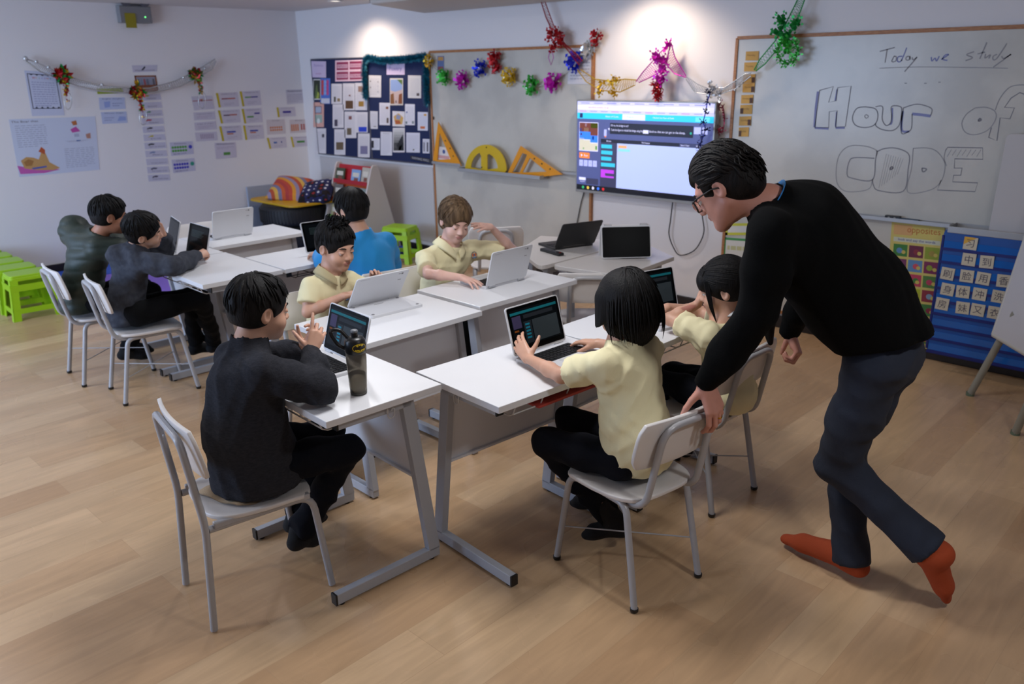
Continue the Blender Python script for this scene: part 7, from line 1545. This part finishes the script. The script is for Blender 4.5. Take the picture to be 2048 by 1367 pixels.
# ---- boy in the slate hoodie, leaning on the desk with his arm out
H = Head((-4.615, 1.845, .955), (.42, .86, -.12), .92, roll=-.42)
J = dict(pel=(-4.72, 1.72, .50), chest=(-4.70, 1.755, .70), neck=(-4.655, 1.805, .845), Rs=(-4.555, 1.775, .795), Ls=(-4.80, 1.84, .810), Re=(-4.400, 1.880, .775), Le=(-4.83, 2.03, .785), Rw=(-4.565, 2.110, .775), Lw=(-4.70, 1.985, .90),
         Rh=(-4.64, 1.75, .49), Lh=(-4.79, 1.77, .49), Rk=(-4.56, 2.09, .52), Lk=(-4.74, 2.11, .50), Ra=(-4.88, 2.29, .13), La=(-4.96, 2.20, .12), Rt=(-4.90, 2.42, .05), Lt=(-4.99, 2.33, .05))
hands = dict(R=dict(w=J['Rw'], f=(-.35, .92, .10), d=(.55, .15, .8), curl=(.9, .95, 1.0, 1.05), spread=.04, thumb=(.7, .5, -.5), tcurl=.6), L=dict(w=J['Lw'], f=(-.1, -.2, .95), d=(-.3, .9, .1), curl=(.6, .6, .7, .7)))
def hoodie_extra(T):
    n = A_(J['neck']); T.ell(n+A_((-.045, -.075, -.020)), (.095, .075, .060), None, .03); T.ell(n+A_((.045, -.035, -.012)), (.06, .055, .055), None, .03)
person('person', 'person in a slate grey hoodie, one arm stretched over the desk', J, H, SK_tan,
       dict(name='hoodie', m=M_hood, g=.020, hem=(-4.73, 1.705, .465), hr=.150, waist=.138, cr=.122, ratio=.86, fold=.009, ff=36, seed=38, sl=1.1, extra=hoodie_extra, cutz=.425, collar=.045), dict(m=M_blk, sock=M_sock, q=1.14, flare=.064, cutz=.404, fold=.009), short_hair(41, t=.013, fringe=.045, length=.085), hands, fwd=(.1, .99, 0), lid=.8)
# ---- boy in the dark green quilted jacket
H = Head((-4.965, 1.805, 1.010), (.20, .96, -.15), .93)
J = dict(pel=(-5.20, 1.66, .50), chest=(-5.16, 1.68, .72), neck=(-5.045, 1.745, .875), Rs=(-4.985, 1.715, .835), Ls=(-5.23, 1.79, .845), Re=(-4.90, 1.90, .770), Le=(-5.22, 2.01, .78), Rw=(-4.945, 2.045, .800), Lw=(-5.10, 2.04, .80),
         Rh=(-5.11, 1.70, .49), Lh=(-5.27, 1.71, .49), Rk=(-5.09, 2.02, .49), Lk=(-5.27, 2.05, .49), Ra=(-5.21, 1.86, .115), La=(-5.30, 1.93, .115), Rt=(-5.19, 1.975, .04), Lt=(-5.30, 2.05, .04))
hands = dict(R=dict(w=J['Rw'], f=(-.3, .5, .8), d=(.8, 0, .3), curl=(.6, .6, .7, .7)), L=dict(w=J['Lw'], f=(.1, .9, .1), d=(0, 0, 1)))
def puff_extra(T):
    n = A_(J['neck']); T.ell(n+A_((-.205, -.050, .020)), (.080, .095, .105), None, .03); T.ell(n+A_((-.11, -.045, -.010)), (.11, .09, .075), None, .04); T.ell(n+A_((-.02, -.02, -.02)), (.075, .085, .05), None, .03)
    X, Y, Z = T.ax[0][:, None, None], T.ax[1][None, :, None], T.ax[2][None, None, :]; T.F += (-.0075*np.abs(np.sin(48*(Z*.97-.10*X+.08*Y)))**.6+.004+0*X*Y).astype(np.float32)
person('person', 'person in a dark green quilted hooded jacket, farthest left, behind the grey hoodie', J, H, SK_dark,
       dict(name='quilted_jacket', m=M_puff, g=.030, hem=(-5.215, 1.635, .475), hr=.165, waist=.160, cr=.142, ratio=.88, fold=.005, ff=16, seed=48, sl=1.15, cutz=.425, collar=.05, extra=puff_extra, more=[(-5.30, 1.62, .98)]), dict(m=M_blk, sock=M_sock, q=1.1, flare=.06, cutz=.404, fold=.008), short_hair(51, t=.012, fringe=.045, length=.07), hands, fwd=(.08, .99, 0), lid=.7)
# ---- boy in blue, seen from behind
H = Head((-3.845, 2.695, 1.045), (-.95, -.22, -.10), .96)
J = dict(pel=(-3.745, 2.775, .50), chest=(-3.77, 2.765, .72), neck=(-3.80, 2.735, .885), Rs=(-3.785, 2.885, .840), Ls=(-3.80, 2.605, .840), Re=(-3.84, 2.955, .68), Le=(-3.92, 2.55, .76), Rw=(-4.03, 2.90, .765), Lw=(-4.10, 2.63, .765),
         Rh=(-3.76, 2.86, .49), Lh=(-3.76, 2.70, .49), Rk=(-4.08, 2.86, .49), Lk=(-4.08, 2.70, .49), Ra=(-4.05, 2.86, .12), La=(-4.05, 2.70, .12), Rt=(-4.18, 2.86, .04), Lt=(-4.18, 2.70, .04))
hands = dict(R=dict(w=J['Rw'], f=(-.95, 0, -.1), d=(0, 0, 1)), L=dict(w=J['Lw'], f=(-.95, .1, -.1), d=(0, 0, 1)))
person('person', 'person in a bright blue shirt seen from behind, seated beyond the spiky-haired boy', J, H, SK_tan,
       dict(name='blue_shirt', m=M_blue, smooth=3, g=.020, hem=(-3.74, 2.78, .48), hr=.180, waist=.170, cr=.150, ratio=.88, fold=.004, ff=34, seed=58, sl=1.15, cutz=.425, collar=.045), dict(m=M_trs, sock=M_sock, cutz=.404), short_hair(61, t=.016, low=-.05, n=300), hands, fwd=(-1, 0, 0), lid=.7)
# ---- the teacher
H = Head((-1.294, 2.302, 1.428), (-.79, -.10, -.61), 1.02, adult=True, nose=1.0)
J = dict(pel=(-.865, 2.655, .900), chest=(-1.070, 2.510, 1.225), neck=(-1.175, 2.365, 1.375), Rs=(-1.150, 2.610, 1.310), Ls=(-1.085, 2.225, 1.320), Re=(-1.235, 2.860, 1.025), Le=(-1.110, 2.225, 1.075), Rw=(-1.335, 2.965, .785), Lw=(-1.270, 2.225, .800),
         Rh=(-.870, 2.735, .870), Lh=(-.865, 2.575, .870), Rk=(-.985, 2.735, .485), Lk=(-.960, 2.600, .475), Ra=(-.905, 2.690, .095), La=(-.625, 2.655, .235), Rt=(-1.175, 2.728, .030), Lt=(-.588, 2.748, .030), Lu=(.95, .2, .3))
hands = dict(L=dict(w=J['Lw'], f=(.42, .02, -.86), d=(.82, -.28, .45), curl=(.50, .55, .60, .66), spread=.08, thumb=(.45, .80, -.45), tcurl=.3, sc=1.06), R=dict(w=J['Rw'], f=(.35, .05, -.75), d=(.75, .40, .4), curl=(1.1, 1.15, 1.2, 1.2), spread=.02, thumb=(.6, .5, -.6)))
def teach_hair(H, body, org):
    def ex(F, H):
        k = H.s; F.ell(H.w((0, -.015, .040)), A_((.080, .100, .088))*k, H.R, .02); F.ell(H.w((0, -.068, -.015)), A_((.070, .052, .075))*k, H.R, .02)
        F.ell(H.w((0, .128, -.015)), A_((.066, .068, .094))*k, H.R, .010, op='sub')
        for sx in (-1, 1): F.ell(H.w((sx*.060, .080, .028)), A_((.034, .036, .044))*k, H.R, .01, op='sub')
    F = hair_base(H, .008, (0, .105, -.045), (.072, .078, .084), low=-.060, extra=ex)
    kp = lambda l: not (l[1] > .048 and l[2] < .078) and l[2] > -.085 and not (abs(l[0]) > .058 and -.05 < l[2] < .010 and l[1] > -.03)
    b = locks(H, 330, 71, top_start(-.25, .95), lambda p, r: A_((p[0]*5+r.gauss(0, .2), -1+r.gauss(0, .1), -.2-(p[1] < -.03)*.8)), .080, 7, (.001, .008), .0055, M_hdk, org=org, ell=((0, -.016, .036), (.083, .102, .092)), keep=kp, wave=.0015)
    b2 = locks(H, 120, 72, lambda r: A_((r.gauss(0, .5), -.9, r.uniform(-.6, .5))), lambda p, r: A_((r.gauss(0, .5), -.3, -1)), .05, 6, (.004, .014), .0055, M_hdk, org=org, ell=((0, -.020, .02), (.082, .104, .098)), keep=kp, down=.25, wave=.003)
    o = len(b.v); b.v += b2.v; b.f += [[x+o for x in q] for q in b2.f]; b.m += b2.m; b.sm += b2.sm
    join_hair('hair', F, b, M_hdk, body, org)
t1, ot = person('person', 'adult person in black sweater, glasses and rust orange socks leaning over two chairs', J, H, SK_adult,
       dict(name='sweater', m=M_knit, g=.020, hem=(-.865, 2.655, .925), hr=.165, waist=.192, cr=.172, ratio=.86, fold=.009, ff=26, seed=68, sl=1.08, h=.009, belly=-.012, cuthem=(.30, 0, -.95), collar=.015), dict(m=M_chino, sock=M_rust, flare=.071, short=.018, shortR=-.030, q=1.13, fold=.009, ff=28, h=.009), dict(f=teach_hair, brow=M_hdk), hands, child=False, fwd=(-1, 0, 0), lid=.6, gaze=.4, res=.0065, hr=.0034)
V_ = lambda p: Vector(H.w(p))-Vector(ot)
M_gl = mat('dark_glasses_frame', '#1d1512', .3); b = MB()
for sx in (-1, 1):
    R0 = [(sx*(.032+.027*math.copysign(abs(math.cos(t))**.6, math.cos(t))), .0995-.012*max(0, math.cos(t)), -.010+.0185*math.copysign(abs(math.sin(t))**.6, math.sin(t))) for t in np.linspace(0, 2*PI, 24, endpoint=False)]
    b.tube([V_(p) for p in R0], .0028, M_gl, 6, closed=True)
    b.tube([V_(p) for p in ((sx*.057, .092, .002), (sx*.074, .070, .004), (sx*.080, .01, .002), (sx*.081, -.012, -.006), (sx*.078, -.026, -.022))], .0026, M_gl, 6)
b.tube([V_(p) for p in ((-.006, .1005, -.004), (0, .104, -.002), (.006, .1005, -.004))], .0018, M_gl, 6)
gl = b.build('glasses', t1)
b = MB(); M_lens = mat('lens', '#ffffff', .02, trans=1.0, ior=1.1)
for sx in (-1, 1): b.add([V_((sx*(.031+.0245*math.cos(t)), .0985, -.010+.0185*math.sin(t))) for t in np.linspace(0, 2*PI, 20, endpoint=False)], [tuple(range(20))], M_lens)
b.build('lens', gl)
# lanyard, pocket seams, ring
nc = A_(J['neck'])+A_((.035, 0, .010)); b = MB(); P = []
for t in np.linspace(-1.9, 1.9, 22):
    nn = nv(A_(J['neck'])-A_(J['chest'])); ff = nv(A_((-1, 0, 0))-nn*(A_((-1, 0, 0)) @ nn)); s2 = np.cross(nn, ff); r_ = .076
    P.append(Vector(A_(J['neck'])+nn*(.020-.030*(abs(t)/1.9)**2)+(-ff*math.cos(t)*.95+s2*math.sin(t))*r_)-Vector(ot))
b.tube(P, .0085, mat('lanyard_blue', '#1f7ac0', .6), 8, flat=.25); b.build('lanyard', t1)
L = hands['L']['L']; b = MB(); c = Vector(L((.112, -.012, -.010))); d = Vector(L((.125, -.014, -.022)))-c; T = Matrix.Translation(c-Vector(ot)) @ d.to_track_quat('Z', 'Y').to_matrix().to_4x4()
b.lathe([(.0100, -.0025), (.0112, -.0025), (.0112, .0025), (.0100, .0025), (.0100, -.0025)], mat('gold_ring', '#c9952a', .2, metal=.9), 20, T=T); b.build('ring', t1)
# tan cloth on the front chair
b = MB(); N = 14; vs = []
for lay in (0, 1):
    for j in range(N+1):
        for i in range(N+1):
            u, v = -1+2*i/N, -1+2*j/N; vs.append((u*.115*(1-.12*v*v)+.02*v, v*.055*(1-.15*u*u), .006-.012*max(0, abs(u)-.8)+.0035*math.sin(5*u+3*v)-(.003 if lay else 0)))
n0 = (N+1)**2; fs = []
for j in range(N):
    for i in range(N): q = j*(N+1)+i; fs.append((q, q+1, q+N+2, q+N+1)); fs.append((n0+q+N+1, n0+q+N+2, n0+q+1, n0+q))
b.add(vs, fs, mat('tan_cloth', '#b9a081', .9, bump=(200, .3)), True); o = b.build('seat_cloth'); o.location = (-2.425, 1.125, .4125); o.rotation_euler = (0, 0, R_(14)); tag(o, 'tan cloth spilling from under the boy in the charcoal fleece on the front chair', 'cloth')
